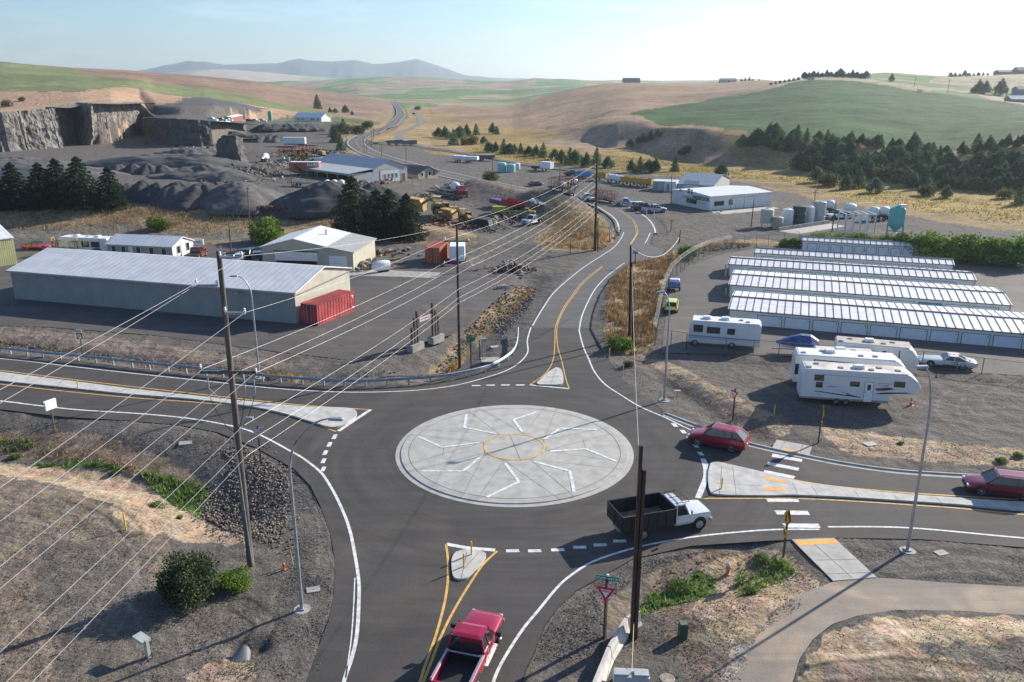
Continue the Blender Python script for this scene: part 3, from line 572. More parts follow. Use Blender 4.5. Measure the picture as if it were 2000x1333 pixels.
W.line([(2300, 1075), (2000, 1052), (1775, 1032), (1617, 1030)], .17)
W.line([(1600, 1035), (1500, 1036), (1375, 1047), (1287, 1061), (1237, 1072), (1187, 1087), (1150, 1102), (1112, 1127), (1087, 1150), (1050, 1195), (1025, 1225), (1000, 1262), (975, 1305), (960, 1345), (940, 1420)], .17)
W.line([(655, 1420), (672, 1332), (687, 1287), (697, 1240), (701, 1175), (701, 1140), (695, 1095), (682, 1032), (662, 982), (642, 945), (625, 922), (592, 896), (562, 879), (509, 851), (462, 835), (375, 819), (275, 809), (150, 801), (50, 790), (0, 784), (-300, 755)], .2)
W.line([(675, 1325), (686, 1250), (691, 1180), (693, 1130)], .07)
W.line([(724, 801), (692, 822), (661, 843)], .35)
W.line([(1035, 752.6), (1070, 756), (1111, 760)], .25); W.line([(872, 1063.5), (912, 1071), (967, 1075.5)], .34)
W.line([(1373, 897), (1378, 912), (1379, 932), (1372, 952), (1363, 974)], .42)
for x, y in ((930, 754), (958, 753.2), (987, 752.8), (1016, 752.8)): W.quad([(x - 8, y - 1), (x + 9, y - 1), (x + 8, y + 1), (x - 9, y + 1)])
for x, y in ((653, 854), (643, 869), (635, 885), (631.5, 901), (631, 917)): W.quad([(x - 1, y - 4.5), (x + 6.5, y - 4.5), (x + 2.5, y + 4.5), (x - 6, y + 4.5)])
for x, y in ((1001, 1077), (1044, 1077), (1089, 1075), (1132, 1070), (1172, 1065.5), (1210, 1058)): W.quad([(x - 13, y - 2.5), (x + 12, y - 3), (x + 14, y + 2.5), (x - 12, y + 3)])
for x, y in ((1317, 831), (1334, 844), (1347, 857), (1359, 872), (1368, 887)): W.quad([(x - 7, y - 3.5), (x + 2, y - 3), (x + 8, y + 3.5), (x - 1, y + 3.5)])
for q in ([(1509, 887), (1567, 898), (1566, 903.5), (1507, 893)], [(1500, 903), (1561, 915), (1559, 920.5), (1498, 909)], [(1493, 919), (1553, 931), (1550, 936.5), (1490, 925)],
          [(1496, 975.5), (1558, 974.5), (1561, 981.5), (1500, 981.5)], [(1512, 998), (1577, 999), (1582, 1007), (1518, 1006)], [(1527, 1023.5), (1598, 1024), (1603, 1032.5), (1536, 1031.5)]): W.quad(q)
Y_.line([(1176, 520.5), (1140, 549), (1116, 579), (1099, 605), (1085.5, 637), (1084, 662), (1082, 695), (1075, 717), (1060, 735), (1035, 752)], .1)
Y_.line([(1178, 521.5), (1143, 550), (1119, 580), (1102, 605), (1088.5, 637), (1089, 675), (1097, 705), (1105, 740), (1112, 760)], .1)
Y_.line([(1232, 477), (1244, 457), (1243, 445), (1235, 430), (1215, 415), (1192, 403)], .3)
Y_.line([(-300, 685), (0, 724), (125, 740), (250, 755), (375, 769), (500, 783), (600, 793), (722, 801)], .14)
Y_.line([(-300, 715), (0, 751), (125, 765), (250, 777), (375, 786), (450, 792), (500, 798), (575, 815), (625, 832), (656, 844)], .14)
Y_.line([(871, 1064), (875, 1095), (875, 1130), (870, 1170), (860, 1212), (847, 1255), (830, 1302), (818, 1340), (790, 1420)], .15)
Y_.line([(971, 1077.5), (945, 1102), (925, 1130), (900, 1170), (875, 1215), (857, 1255), (845, 1287), (830, 1325), (800, 1400)], .15)
Y_.line([(1400, 902), (1485, 924), (1555, 939), (1625, 950), (1750, 962), (1875, 970), (2000, 977), (2300, 990)], .14)
Y_.line([(1366, 974.5), (1490, 974.5), (1562, 975), (1650, 979), (1775, 987), (1875, 994), (2000, 1006), (2300, 1030)], .14)
W.build('white_road_markings', M_wl); Y_.build('yellow_road_markings', M_yl)
# kerb along the upper east lane
kb = Marks()
def kerbstrip(pix, wd, z0, z1, name, m):
    p = spline(gw(pix), 5); n = len(p); V = []
    for i, v in enumerate(p):
        d = (p[min(i + 1, n - 1)] - p[max(i - 1, 0)]); d.normalize(); s = Vector((-d.y, d.x, 0))
        for q, z in ((0, z0), (.45, z0 + .012), (.47, z1), (wd, z1), (wd, z0)): u = v + s * q; V.append((u.x, u.y, z))
    F = [(5 * i + k, 5 * i + k + 1, 5 * i + k + 6, 5 * i + k + 5) for i in range(n - 1) for k in range(4)]
    o = link(bpy.data.objects.new(name, np_mesh(name, np.array(V), np.array(F), [m]))); return tag(o, kind='structure')
kerbstrip([(1292, 812), (1360, 838), (1420, 861), (1455, 871), (1500, 882), (1575, 897.5), (1650, 912), (1750, 926), (1875, 935), (2000, 941), (2300, 954)], .62, .03, .15, 'kerb', M_conc)
# islands
def island(name, pix, m=M_concw, h=.15, joints=()):
    p = spline(gw(pix + [pix[0]]), 4)[:-1]
    sheet(name, p, h, m, thick=.14)
    c = sum(p, Vector()) / len(p); inner = []
    for v in p:
        d = v - c; inner.append(v - d.normalized() * min(.35, d.length * .3))
    if joints:
        J = Marks()
        for a, b in joints: J.add(*ribbon('', gw([a, b], h), .035, None, drape=False, z=h + .004))
        J.build('pavement_joints', M_joint)
isl = [
 ('west_splitter_island', [(-300, 690), (0, 729), (125, 745), (250, 761), (375, 775), (500, 788), (600, 797), (670, 799), (692, 803), (697, 811), (690, 821), (665, 834), (645, 837), (610, 827), (550, 809), (480, 795), (375, 782), (250, 772), (125, 759), (0, 746), (-300, 712)]),
 ('north_splitter_island', [(1086, 720), (1096, 724), (1100, 738), (1099, 750), (1090, 754), (1072, 754), (1049, 752), (1055, 744), (1070, 730)]),
 ('south_splitter_island', [(890, 1082), (910, 1077), (935, 1079), (949, 1086), (944, 1100), (925, 1120), (910, 1133), (892, 1134), (884, 1125), (882, 1097)]),
 ('east_splitter_island', [(1388, 908), (1402, 906), (1450, 916), (1500, 928), (1560, 944), (1650, 956), (1750, 967), (1875, 976), (2000, 984), (2300, 998), (2300, 1022), (2000, 1000), (1875, 989), (1775, 982), (1650, 974), (1550, 970), (1500, 971), (1402, 969), (1386, 960), (1383, 940), (1384, 920)])]
jt = {0: [((60 + 62 * i, 736 + 7.6 * i), (45 + 62 * i, 752 + 6.6 * i)) for i in range(9)], 1: [((1086, 722), (1075, 752)), ((1066, 736), (1098, 736))], 2: [((912, 1078), (900, 1134)), ((935, 1080), (905, 1112)), ((884, 1100), (905, 1090))],
      3: [((1400, 944), (1490, 950)), ((1431, 912), (1438, 968)), ((1548, 944), (1560, 970)), ((1585, 949), (1600, 972)), ((1668, 958), (1680, 975)), ((1745, 966), (1758, 981)), ((1830, 973), (1845, 987)), ((1915, 979), (1930, 993)), ((1410, 910), (1405, 965))]}
for i, (nm, px) in enumerate(isl): island(nm, px, joints=jt[i])
T_ = Marks()
T_.quad([(1494, 935), (1533, 943), (1537, 948), (1496, 941)], .157); T_.quad([(1490, 955.5), (1530, 957.5), (1538, 963), (1492, 962)], .157)
sheet('upper_kerb_ramp', gw([(1517, 860), (1586, 873), (1580, 892), (1507, 877)]), .05, M_conc, thick=.05)
sheet('lower_kerb_ramp', gw([(1546, 1055), (1629, 1052), (1712, 1129), (1627, 1136)]), .05, M_conc, thick=.05)
T_.quad([(1531, 876.5), (1563, 884), (1561, 889), (1527, 881)], .056); T_.quad([(1552, 1058), (1629, 1054), (1638, 1063), (1560, 1067)], .056)
T_.build('tactile_paving', M_tact)
J = Marks()
for a, b in (((1590, 1064), (1664, 1130)), ((1590, 1096), (1675, 1094)), ((1610, 1123), (1700, 1120)), ((1534, 863), (1524, 879)), ((1568, 870), (1562, 888))): J.add(*ribbon('', gw([a, b]), .035, None, drape=False, z=.056))
J.build('ramp_joints', M_joint)
# central island: truck apron
cc = (Gz(1005, 792) + Gz(1005, 992)) / 2; RC = (Gz(1005, 792) - Gz(1005, 992)).length / 2
def ring(name, prof, m, seg=96, sy=1.0):
    """lathe profile [(r,z)] about the island centre"""
    V = []; F = []; n = len(prof)
    for k in range(seg):
        a = 2 * math.pi * k / seg
        for r_, z in prof: V.append((cc.x + r_ * math.cos(a), cc.y + r_ * math.sin(a), z))
    for k in range(seg):
        for j in range(n - 1): F.append((k * n + j, k * n + j + 1, ((k + 1) % seg) * n + j + 1, ((k + 1) % seg) * n + j))
    o = link(bpy.data.objects.new(name, np_mesh(name, np.array(V), np.array(F), [m], smooth=False))); return tag(o, kind='structure')
ring('central_island', [(RC, .02), (RC, .032), (RC - .42, .05), (RC - .44, .11), (RC - .75, .125), (RC - .76, .118), (RC - .8, .126), (.01, .30)][::-1], M_conc)
J = Marks()
def isz(v): return .132 + (.30 - .126) * (1 - max(0, ((v - cc).to_2d().length)) / (RC - .8))
def iline(mk, a, b, wd, dz=.004, n=8):
    p = [a.lerp(b, i / n) for i in range(n + 1)]; V = []; d = (b - a).normalized(); s = Vector((-d.y, d.x, 0)) * wd / 2
    for v in p:
        for q in (-1, 1): u = v + s * q; V.append((u.x, u.y, isz(u) + dz))
    mk.add(V, [(2 * i, 2 * i + 1, 2 * i + 3, 2 * i + 2) for i in range(n)])
def pol(r_, a): return Vector((cc.x + r_ * math.cos(R(a)), cc.y + r_ * math.sin(R(a)), 0))
for k in range(8):
    a = 22.5 + 45 * k + 5
    iline(J, pol(RC * .28, a), pol(RC - .3, a), .025)
    iline(J, pol(RC * .28, a), pol(RC * .28, a + 45), .025)
    iline(J, pol(RC * .28, a), pol(RC - .3, a + 38), .022); iline(J, pol(RC * .6, a + 12), pol(RC * .62, a + 34), .02)
for a in (30, 100): iline(J, pol(RC * .28, a), pol(RC * .28, a + 180), .03)
for k in range(72): iline(J, pol(RC - 1.05, 5 * k), pol(RC - 1.05, 5 * k + 5), .04, n=1)
J.build('island_joints', M_joint)
C_ = Marks()
chev = [((911, 809), (907, 835), (969, 849)), ((818, 852), (864, 874), (936, 866)), ((822, 919), (905, 920), (943, 890)), ((1048, 804), (1003, 820), (1020, 845)),
        ((1063, 859.5), (1094, 837), (1166, 838.5)), ((1074, 883), (1144, 877), (1206, 901)), ((1043, 903), (1113, 920), (1121, 960)), ((986, 906), (1014, 941), (951, 970))]
for a, b, c in chev:
    a, b, c = [Gz(*q, .2) for q in (a, b, c)]
    iline(C_, a, b, .24, .01); iline(C_, b, c, .24, .014)
C_.build('white_chevron_markings', M_wl)
C_ = Marks()
for k in range(64): iline(C_, pol(RC * .253, 5.625 * k), pol(RC * .253, 5.625 * k + 5.7), .16, .01, n=1)
C_.build('yellow_centre_ring', M_yl)
# ------------------------------------------------------------------ far mountain range
def mountains():
    prof = [(-200, 160), (0, 158), (200, 150), (270, 139), (300, 133), (335, 126), (372, 119), (400, 122), (440, 126), (490, 126), (540, 124), (585, 115), (620, 120), (650, 121), (690, 117), (730, 125), (780, 122), (815, 115.5), (850, 128), (880, 138), (910, 147), (960, 152), (1040, 155), (1100, 158), (1200, 161), (1500, 163)]
    Yb = 8600; px = np.arange(-200, 1500, 6); py = np.interp(px, [p[0] for p in prof], [p[1] for p in prof]); py = py + (fbm(px / 20, px * 0, 3, 3) - .5) * 3
    V = []; nr = 14
    for x, y in zip(px, py):
        top = P(x, y, Yb)
        for k in range(nr):
            u = k / (nr - 1); yy = Yb - 1500 * (1 - u) if u < 1 else Yb
            h = (top.z + 40) * (u ** 1.4) - 40 + (fbm(np.array([x / 14.]), np.array([u * 5]), 8, 3)[0] - .5) * 60 * (u * (1 - u) * 3)
            V.append((top.x * (yy / Yb), yy, h))
        V.append((top.x, Yb + 1400, -40))
    nr += 1; i = np.arange(len(px) - 1)[:, None] * nr + np.arange(nr - 1)[None]
    F = np.stack([i, i + nr, i + nr + 1, i + 1], -1).reshape(-1, 4)
    o = link(bpy.data.objects.new('mountains', np_mesh('mountains', np.array(V), F, [mat('forest_mountain', (.05, .075, .07), .95, var=.2, scale=.002)], smooth=True)))
    tag(o, kind='structure')
mountains()
# ------------------------------------------------------------------ builders
class MB:
    """collects shapes; build() links them as ONE mesh object"""
    def __init__(s): s.V = []; s.F = []; s.M = []; s.mats = []; s.cur = 0
    def m(s, mt):
        if mt not in s.mats: s.mats.append(mt)
        s.cur = s.mats.index(mt); return s
    def add(s, V, F):
        k = len(s.V); s.V += [tuple(v) for v in V]; s.F += [tuple(i + k for i in f) for f in F]; s.M += [s.cur] * len(F); return s
    def box(s, cx, cy, cz, sx, sy, sz, rz=0, ry=0):
        V = []
        for z in (-.5, .5):
            for x, y in ((-.5, -.5), (.5, -.5), (.5, .5), (-.5, .5)):
                X, Y, Z = x * sx, y * sy, z * sz
                if ry: X, Z = X * math.cos(ry) + Z * math.sin(ry), -X * math.sin(ry) + Z * math.cos(ry)
                if rz: X, Y = X * math.cos(rz) - Y * math.sin(rz), X * math.sin(rz) + Y * math.cos(rz)
                V.append((cx + X, cy + Y, cz + Z))
        return s.add(V, [(0, 3, 2, 1), (4, 5, 6, 7), (0, 1, 5, 4), (1, 2, 6, 5), (2, 3, 7, 6), (3, 0, 4, 7)])
    def bx(s, x0, x1, y0, y1, z0, z1): return s.box((x0 + x1) / 2, (y0 + y1) / 2, (z0 + z1) / 2, x1 - x0, y1 - y0, z1 - z0)
    def quad(s, *p): return s.add(p, [tuple(range(len(p)))])
    def tube(s, pts, r, n=8, r2=None, cap=True):
        p = [Vector(q) for q in pts]; N = len(p); V = []; up = Vector((0, 0, 1))
        for i, v in enumerate(p):
            d = (p[min(i + 1, N - 1)] - p[max(i - 1, 0)])
            d = d.normalized() if d.length > 1e-9 else up
            a = d.cross(up if abs(d.z) < .9 else Vector((1, 0, 0))).normalized(); b = d.cross(a)
            rr = r if r2 is None else r + (r2 - r) * i / (N - 1)
            for k in range(n): t = 2 * math.pi * k / n; V.append(v + a * rr * math.cos(t) + b * rr * math.sin(t))
        F = [(i * n + k, i * n + (k + 1) % n, (i + 1) * n + (k + 1) % n, (i + 1) * n + k) for i in range(N - 1) for k in range(n)]
        if cap: F += [tuple(range(n)), tuple(range((N - 1) * n, N * n))[::-1]]
        return s.add(V, F)
    def lathe(s, c, prof, n=16, ax='z'):
        V = []; k = len(prof)
        for i in range(n):
            t = 2 * math.pi * i / n
            for r, z in prof:
                q = (r * math.cos(t), r * math.sin(t), z)
                if ax == 'y': q = (q[0], q[2], q[1])
                if ax == 'x': q = (q[2], q[0], q[1])
                V.append((c[0] + q[0], c[1] + q[1], c[2] + q[2]))
        return s.add(V, [(i * k + j, ((i + 1) % n) * k + j, ((i + 1) % n) * k + j + 1, i * k + j + 1) for i in range(n) for j in range(k - 1)])
    def prism(s, prof, y0, y1, b=0):
        """side outline (x,z) extruded over y, with bevelled ends"""
        n = len(prof); cx = sum(p[0] for p in prof) / n; cz = sum(p[1] for p in prof) / n
        sxx = max(abs(p[0] - cx) for p in prof); szz = max(abs(p[1] - cz) for p in prof)
        fx, fz = (1 - b / sxx, 1 - b / szz) if b else (1, 1)
        rings = [(y0, fx, fz), (y0 + b, 1, 1), (y1 - b, 1, 1), (y1, fx, fz)] if b else [(y0, 1, 1), (y1, 1, 1)]
        V = [(cx + (x - cx) * a, y, cz + (z - cz) * c) for y, a, c in rings for x, z in prof]; m = len(rings)
        F = [(i * n + k, (i + 1) * n + k, (i + 1) * n + (k + 1) % n, i * n + (k + 1) % n) for i in range(m - 1) for k in range(n)]
        tr = [tuple(t) for t in tessellate_polygon([[Vector((x, z, 0)) for x, z in prof]])]
        F += tr + [tuple(j + (m - 1) * n for j in t)[::-1] for t in tr]
        return s.add(V, F)
    def build(s, name, parent=None, smooth=False, norm=True):
        me = bpy.data.meshes.new(name); me.from_pydata(s.V, [], s.F)
        for q in s.mats: me.materials.append(q)
        me.polygons.foreach_set('material_index', s.M); me.polygons.foreach_set('use_smooth', [smooth] * len(s.F))
        me.update()
        if norm:
            import bmesh
            b = bmesh.new(); b.from_mesh(me); bmesh.ops.recalc_face_normals(b, faces=b.faces); b.to_mesh(me); b.free()
        if smooth:
            me.set_sharp_from_angle(angle=R(40))
        o = link(bpy.data.objects.new(name, me)); o.parent = parent
        return o
def thing(name, label, cat, loc=(0, 0, 0), rz=0.0, group=None):
    o = link(bpy.data.objects.new(name, None)); o.empty_display_size = .3
    o.location = loc; o.rotation_euler = (0, 0, rz); return tag(o, label, cat, group)
def copy_tree(o, parent=None):
    c = o.copy(); link(c); c.parent = parent
    for ch in list(o.children): copy_tree(ch, c)
    return c
def head(p, q):
    d = q - p; return math.atan2(d.y, d.x)
ALLC = [(.02, .02, .02)]
c_ = lambda h: tuple(((int(h[i:i + 2], 16) / 255) ** 2.2) for i in (0, 2, 4))
M_black = mat('black_rubber', (.02, .02, .021), .8, var=.2, scale=6)
M_glass = mat('dark_glass', (.02, .028, .033), .06, var=.1, spec=.9)
M_chrome = mat('bright_metal', (.6, .6, .6), .3, .8, var=.1)
M_galv = mat('galvanised_steel', (.42, .44, .46), .45, .55, var=.15, scale=3)
M_rail = mat('guardrail_steel', (.36, .42, .47), .5, .4, var=.2, scale=2)
M_wood = mat('weathered_pole_wood', (.155, .125, .10), .9, var=.35, scale=1.2, bump=.02, stretch=(6, 6, .4))
M_rust = mat('brown_weathering_steel', (.085, .045, .032), .7, .2, var=.35, scale=2, bump=.005, stretch=(4, 4, .5))
M_post = mat('sign_post_wood', (.13, .095, .065), .9, var=.3, scale=4, stretch=(5, 5, .5))
M_signw = mat('sign_white', (.8, .8, .8), .4, var=.04); M_signr = mat('sign_red', (.62, .02, .04), .4, var=.06)
M_signg = mat('sign_green', (.01, .22, .12), .4, var=.08); M_signy = mat('sign_yellow', (.85, .42, .01), .4, var=.08)
M_alu = mat('bare_aluminium', (.62, .64, .66), .35, .6, var=.15, scale=3)
M_yel = mat('yellow_plastic', (.80, .50, .03), .5, var=.12); M_or = mat('orange_plastic', (.75, .17, .02), .5, var=.12)
M_wire = mat('bright_conductor', (.42, .42, .43), .5, .3, var=.03)
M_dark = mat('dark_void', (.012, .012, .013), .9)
M_white = mat('white_paint', (.74, .745, .74), .35, var=.07, scale=1.5); M_grey = mat('grey_paint', (.32, .33, .34), .5, var=.15)
M_rustc = mat('rusty_iron', (.17, .07, .035), .85, var=.4, scale=3)
TG_ = {}
# ------------------------------------------------------------------ vegetation
def leaf_quads(C, D, size, asp=.5, jit=.6):
    """one small leaf face per point C, long axis about D"""
    n = len(C); D = D + rng.normal(0, jit, (n, 3)); D /= np.linalg.norm(D, axis=1)[:, None]
    U = np.cross(D, rng.normal(0, 1, (n, 3))); U /= np.linalg.norm(U, axis=1)[:, None] + 1e-9
    s = (size * rng.uniform(.6, 1.35, n))[:, None]
    a = D * s * .5; b = U * s * .5 * asp
    V = np.stack([C - a - b * .6, C - a * .2 + b * -1.1, C + a, C - a * .2 + b * 1.1], 1).reshape(-1, 3)
    return V, np.arange(4 * n).reshape(n, 4)
def leaf_mat(name, c1, c2, c3=None):
    if name in MATS: return MATS[name]
    m, n, b = _nodes(name); L = n.links.new
    g = n.nodes.new('ShaderNodeNewGeometry'); oi = n.nodes.new('ShaderNodeObjectInfo')
    rp = n.nodes.new('ShaderNodeValToRGB'); e = rp.color_ramp.elements; e[0].color = (*c1, 1); e[1].color = (*c2, 1); e[0].position = .15; e[1].position = .9
    if c3: q = e.new(.55); q.color = (*c3, 1)
    tc = n.nodes.new('ShaderNodeTexCoord'); nz = n.nodes.new('ShaderNodeTexNoise'); nz.inputs['Scale'].default_value = .9; L(tc.outputs['Object'], nz.inputs[0])
    ad = n.nodes.new('ShaderNodeMath'); ad.operation = 'MULTIPLY_ADD'; L(g.outputs['Random Per Island'], ad.inputs[0]); ad.inputs[1].default_value = .6; L(nz.outputs[0], ad.inputs[2])
    sb = n.nodes.new('ShaderNodeMath'); sb.operation = 'SUBTRACT'; L(ad.outputs[0], sb.inputs[0]); sb.inputs[1].default_value = .3; L(sb.outputs[0], rp.inputs[0])
    hs = n.nodes.new('ShaderNodeHueSaturation'); L(rp.outputs[0], hs.inputs['Color'])
    mr = n.nodes.new('ShaderNodeMapRange'); L(oi.outputs['Random'], mr.inputs[0]); mr.inputs[3].default_value = .7; mr.inputs[4].default_value = 1.25; L(mr.outputs[0], hs.inputs['Value'])
    L(hs.outputs[0], b.inputs['Base Color']); b.inputs['Roughness'].default_value = .75; b.inputs['Specular IOR Level'].default_value = .2
    tr = n.nodes.new('ShaderNodeBsdfTranslucent'); L(hs.outputs[0], tr.inputs[0]); ms = n.nodes.new('ShaderNodeMixShader'); ms.inputs[0].default_value = .3
    L(b.outputs[0], ms.inputs[1]); L(tr.outputs[0], ms.inputs[2]); L(ms.outputs[0], n.nodes['Material Output'].inputs[0])
    MATS[name] = m; return m
L_spruce = leaf_mat('spruce_needles', (.018, .035, .022), (.06, .10, .045), (.032, .06, .032))
L_pine = leaf_mat('pine_needles', (.035, .08, .045), (.19, .28, .12), (.10, .17, .08))
L_bush = leaf_mat('bush_leaves', (.03, .055, .02), (.30, .36, .20), (.09, .14, .05))
L_bright = leaf_mat('bright_leaves', (.06, .13, .015), (.25, .36, .06), (.13, .22, .03))
L_olive = leaf_mat('olive_leaves', (.06, .07, .03), (.22, .20, .09), (.12, .13, .05))
L_gold = leaf_mat('yellowing_leaves', (.14, .14, .02), (.42, .34, .06), (.25, .24, .04))
L_dry = leaf_mat('dry_grass_blades', (.16, .10, .05), (.50, .36, .19), (.32, .22, .11))
L_red = leaf_mat('russet_weeds', (.16, .10, .045), (.50, .31, .15), (.30, .19, .09))
L_grn = leaf_mat('green_grass_blades', (.09, .15, .03), (.30, .42, .11), (.17, .26, .06))
L_orange = leaf_mat('orange_dry_grass', (.25, .13, .04), (.6, .38, .13), (.42, .25, .08))
M_bark = mat('bark', (.09, .07, .055), .95, var=.3, scale=3)
def trunk_mb(h, r, limbs=5, spread=.3):
    b = MB().m(M_bark); b.tube([(0, 0, -.3), (r * .3, 0, h * .4), (0, r * .3, h * .95)], r, 7, r * .15)
    for i in range(limbs):
        a = i * 2.4; z = h * (.25 + .5 * i / max(1, limbs)); b.tube([(0, 0, z), (math.cos(a) * h * spread * .5, math.sin(a) * h * spread * .5, z + h * .12), (math.cos(a) * h * spread, math.sin(a) * h * spread, z + h * .16)], r * .35, 5, r * .08)
    return b
def conifer_pts(h, r, n, tiers=13, low=.06, p=.62):
    k = rng.integers(0, tiers, n) ; w_ = 1 - k / tiers
    keep = rng.random(n) < w_ + .12; k = k[keep]; n = k.size
    az = rng.uniform(0, 2 * np.pi, n); nb = 7
    az = (np.floor(az / (2 * np.pi) * nb) + .5 + rng.normal(0, .22, n)) / nb * 2 * np.pi + k * 1.7
    zt = low + (1 - low) * (k + .2) / tiers
    br = np.sin(k * 12.9 + np.floor(az * nb / 6.283) * 78.2) * 43758.5; br = br - np.floor(br)
    env = r * (1 - zt) ** p * (.72 + .45 * br); u = rng.random(n) ** .6
    rad = env * u; z = h * zt - rad * .28 + rng.normal(0, h / tiers * .16, n) + h / tiers * .35 * (1 - u)
    C = np.stack([rad * np.cos(az), rad * np.sin(az), np.maximum(z, .1)], 1)
    D = np.stack([np.cos(az), np.sin(az), np.full(n, -.25)], 1)
    top = rng.random((60, 1)) * h * .1; C = np.vstack([C, np.hstack([rng.normal(0, r * .03, (60, 2)), h - top])]); D = np.vstack([D, np.tile([0, 0, 1.], (60, 1))])
    return C, D
def blob_pts(h, r, n, blobs=14, low=.15, sq=1.0):
    B = rng.normal(0, 1, (blobs, 3)); B /= np.linalg.norm(B, axis=1)[:, None]; B *= rng.uniform(.35, .72, (blobs, 1)); B[:, 2] = np.abs(B[:, 2]) * .9 - .1
    br = rng.uniform(.26, .46, blobs); k = rng.integers(0, blobs, n)
    d = rng.normal(0, 1, (n, 3)); d /= np.linalg.norm(d, axis=1)[:, None]
    Q = B[k] + d * (br[k] * rng.uniform(.55, 1.12, n))[:, None]
    C = np.stack([Q[:, 0] * r, Q[:, 1] * r, h * (low + (1 - low) * np.clip(.28 + Q[:, 2] * .72, 0, 1.1))], 1)
    return C, d
def make_tree(kind, h, r, n, size, leafm, name, label, cat='tree', group=None, blobs=14, limbs=5, low=.08):
    root = thing(name, label, cat, group=group)
    if kind == 'con': C, D = conifer_pts(h, r, n, max(8, int(h * 1.3)), low)
    elif kind == 'pine':
        C, D = blob_pts(h, r, n, blobs, low)
        f = 1 - .62 * np.clip((C[:, 2] / h - .3) / .7, 0, 1); C[:, 0] *= f; C[:, 1] *= f
    else: C, D = blob_pts(h, r, n, blobs, low)
    V, F = leaf_quads(C, D, size, .55)
    o = link(bpy.data.objects.new('crown' if kind != 'bush' else 'foliage', np_mesh('crown', V, F, [leafm]))); o.parent = root
    t = trunk_mb(h * (.9 if kind != 'bush' else .6), max(.05, h * .022), limbs, .25 if kind == 'tree' else .16).build('trunk' if kind != 'bush' else 'stem', root)
    return root
def put(o, v, rz=None, s=1.0):
    o.location = v; o.rotation_euler = (0, 0, random.uniform(0, 6.28) if rz is None else rz); o.scale = (s, s, s * random.uniform(.95, 1.05)) if s != 1 else (1, 1, 1); return o
def stand(protos, spots, group, name, cat, labels):
    """spots: (px, py, height m, proto index); labels: list of label strings or one shared"""
    used = set()
    for i, (px, py, hh, k) in enumerate(spots):
        p = protos[k]; o = p if k not in used else copy_tree(p); used.add(k)
        g = G(px, py); put(o, g, s=hh / p['h0']); o.name = name
        tag(o, labels[i] if isinstance(labels, list) else labels, cat, group)
def proto(*a, **k):
    o = make_tree(*a, **k); o['h0'] = a[1]; return o
def tufts(name, polys, dens, h, mt, label, cat='grass', lean=.35, wide=.16, clump=1.6, kind='stuff'):
    """upright blades scattered over ground areas: one mass that nobody could count"""
    CS_ = []
    for pix in polys:
        w_ = [tuple(G(*q)[:2]) for q in pix]; a = np.array(w_); mn, mx = a.min(0), a.max(0)
        area = .5 * abs(sum(w_[i][0] * w_[(i + 1) % len(w_)][1] - w_[(i + 1) % len(w_)][0] * w_[i][1] for i in range(len(w_))))
        n = int(area * dens * ((mx - mn).prod() / max(area, .1))); n = min(n, 260000)
        q = mn + rng.random((n, 2)) * (mx - mn); m = inpoly(q[:, 0], q[:, 1], w_); q = q[m]
        keep = fbm(q[:, 0] / clump, q[:, 1] / clump, 77, 3) > rng.uniform(.25, .62, len(q)); CS_.append(q[keep])
    q = np.vstack(CS_); n = len(q); z = H(q[:, 0], q[:, 1])
    hh = h * rng.uniform(.35, 1.2, n) * (.6 + .8 * fbm(q[:, 0] / clump / 2, q[:, 1] / clump / 2, 5, 2)); az = rng.uniform(0, 6.28, n); w2 = wide * rng.uniform(.5, 1.2, n)
    B = np.column_stack([q, z - .02]); s = np.column_stack([np.cos(az), np.sin(az), np.zeros(n)]) * w2[:, None] / 2
    t = B + np.column_stack([rng.normal(0, lean, n) * hh, rng.normal(0, lean, n) * hh, hh])
    V = np.stack([B - s, B + s, t], 1).reshape(-1, 3); F = np.arange(3 * n).reshape(n, 3)
    o = link(bpy.data.objects.new(name, np_mesh(name, V, F, [mt]))); return tag(o, label, cat, kind=kind)
# ------------------------------------------------------------------ buildings
def ribm(name, col, pitch, axis=0, depth=.03, rough=.55, metal=0, dark=.0, var=.08):
    """sheet-metal siding with real-sized ribs"""
    if name in MATS: return MATS[name]
    m = mat(name, col, rough, metal, var=var, scale=.6); n = m.node_tree; b = n.nodes['Principled BSDF']; L = n.links.new
    tc = n.nodes.new('ShaderNodeTexCoord'); sp = n.nodes.new('ShaderNodeSeparateXYZ'); L(tc.outputs['Object'], sp.inputs[0])
    q = n.nodes.new('ShaderNodeMath'); q.operation = 'PINGPONG'; L(sp.outputs[axis], q.inputs[0]); q.inputs[1].default_value = pitch / 2
    r = n.nodes.new('ShaderNodeMapRange'); L(q.outputs[0], r.inputs[0]); r.inputs[1].default_value = pitch * .3; r.inputs[2].default_value = pitch * .42; r.inputs[3].default_value = 0; r.inputs[4].default_value = 1
    bp = n.nodes.new('ShaderNodeBump'); bp.inputs['Distance'].default_value = depth; L(r.outputs[0], bp.inputs['Height']); L(bp.outputs[0], b.inputs['Normal'])
    return m
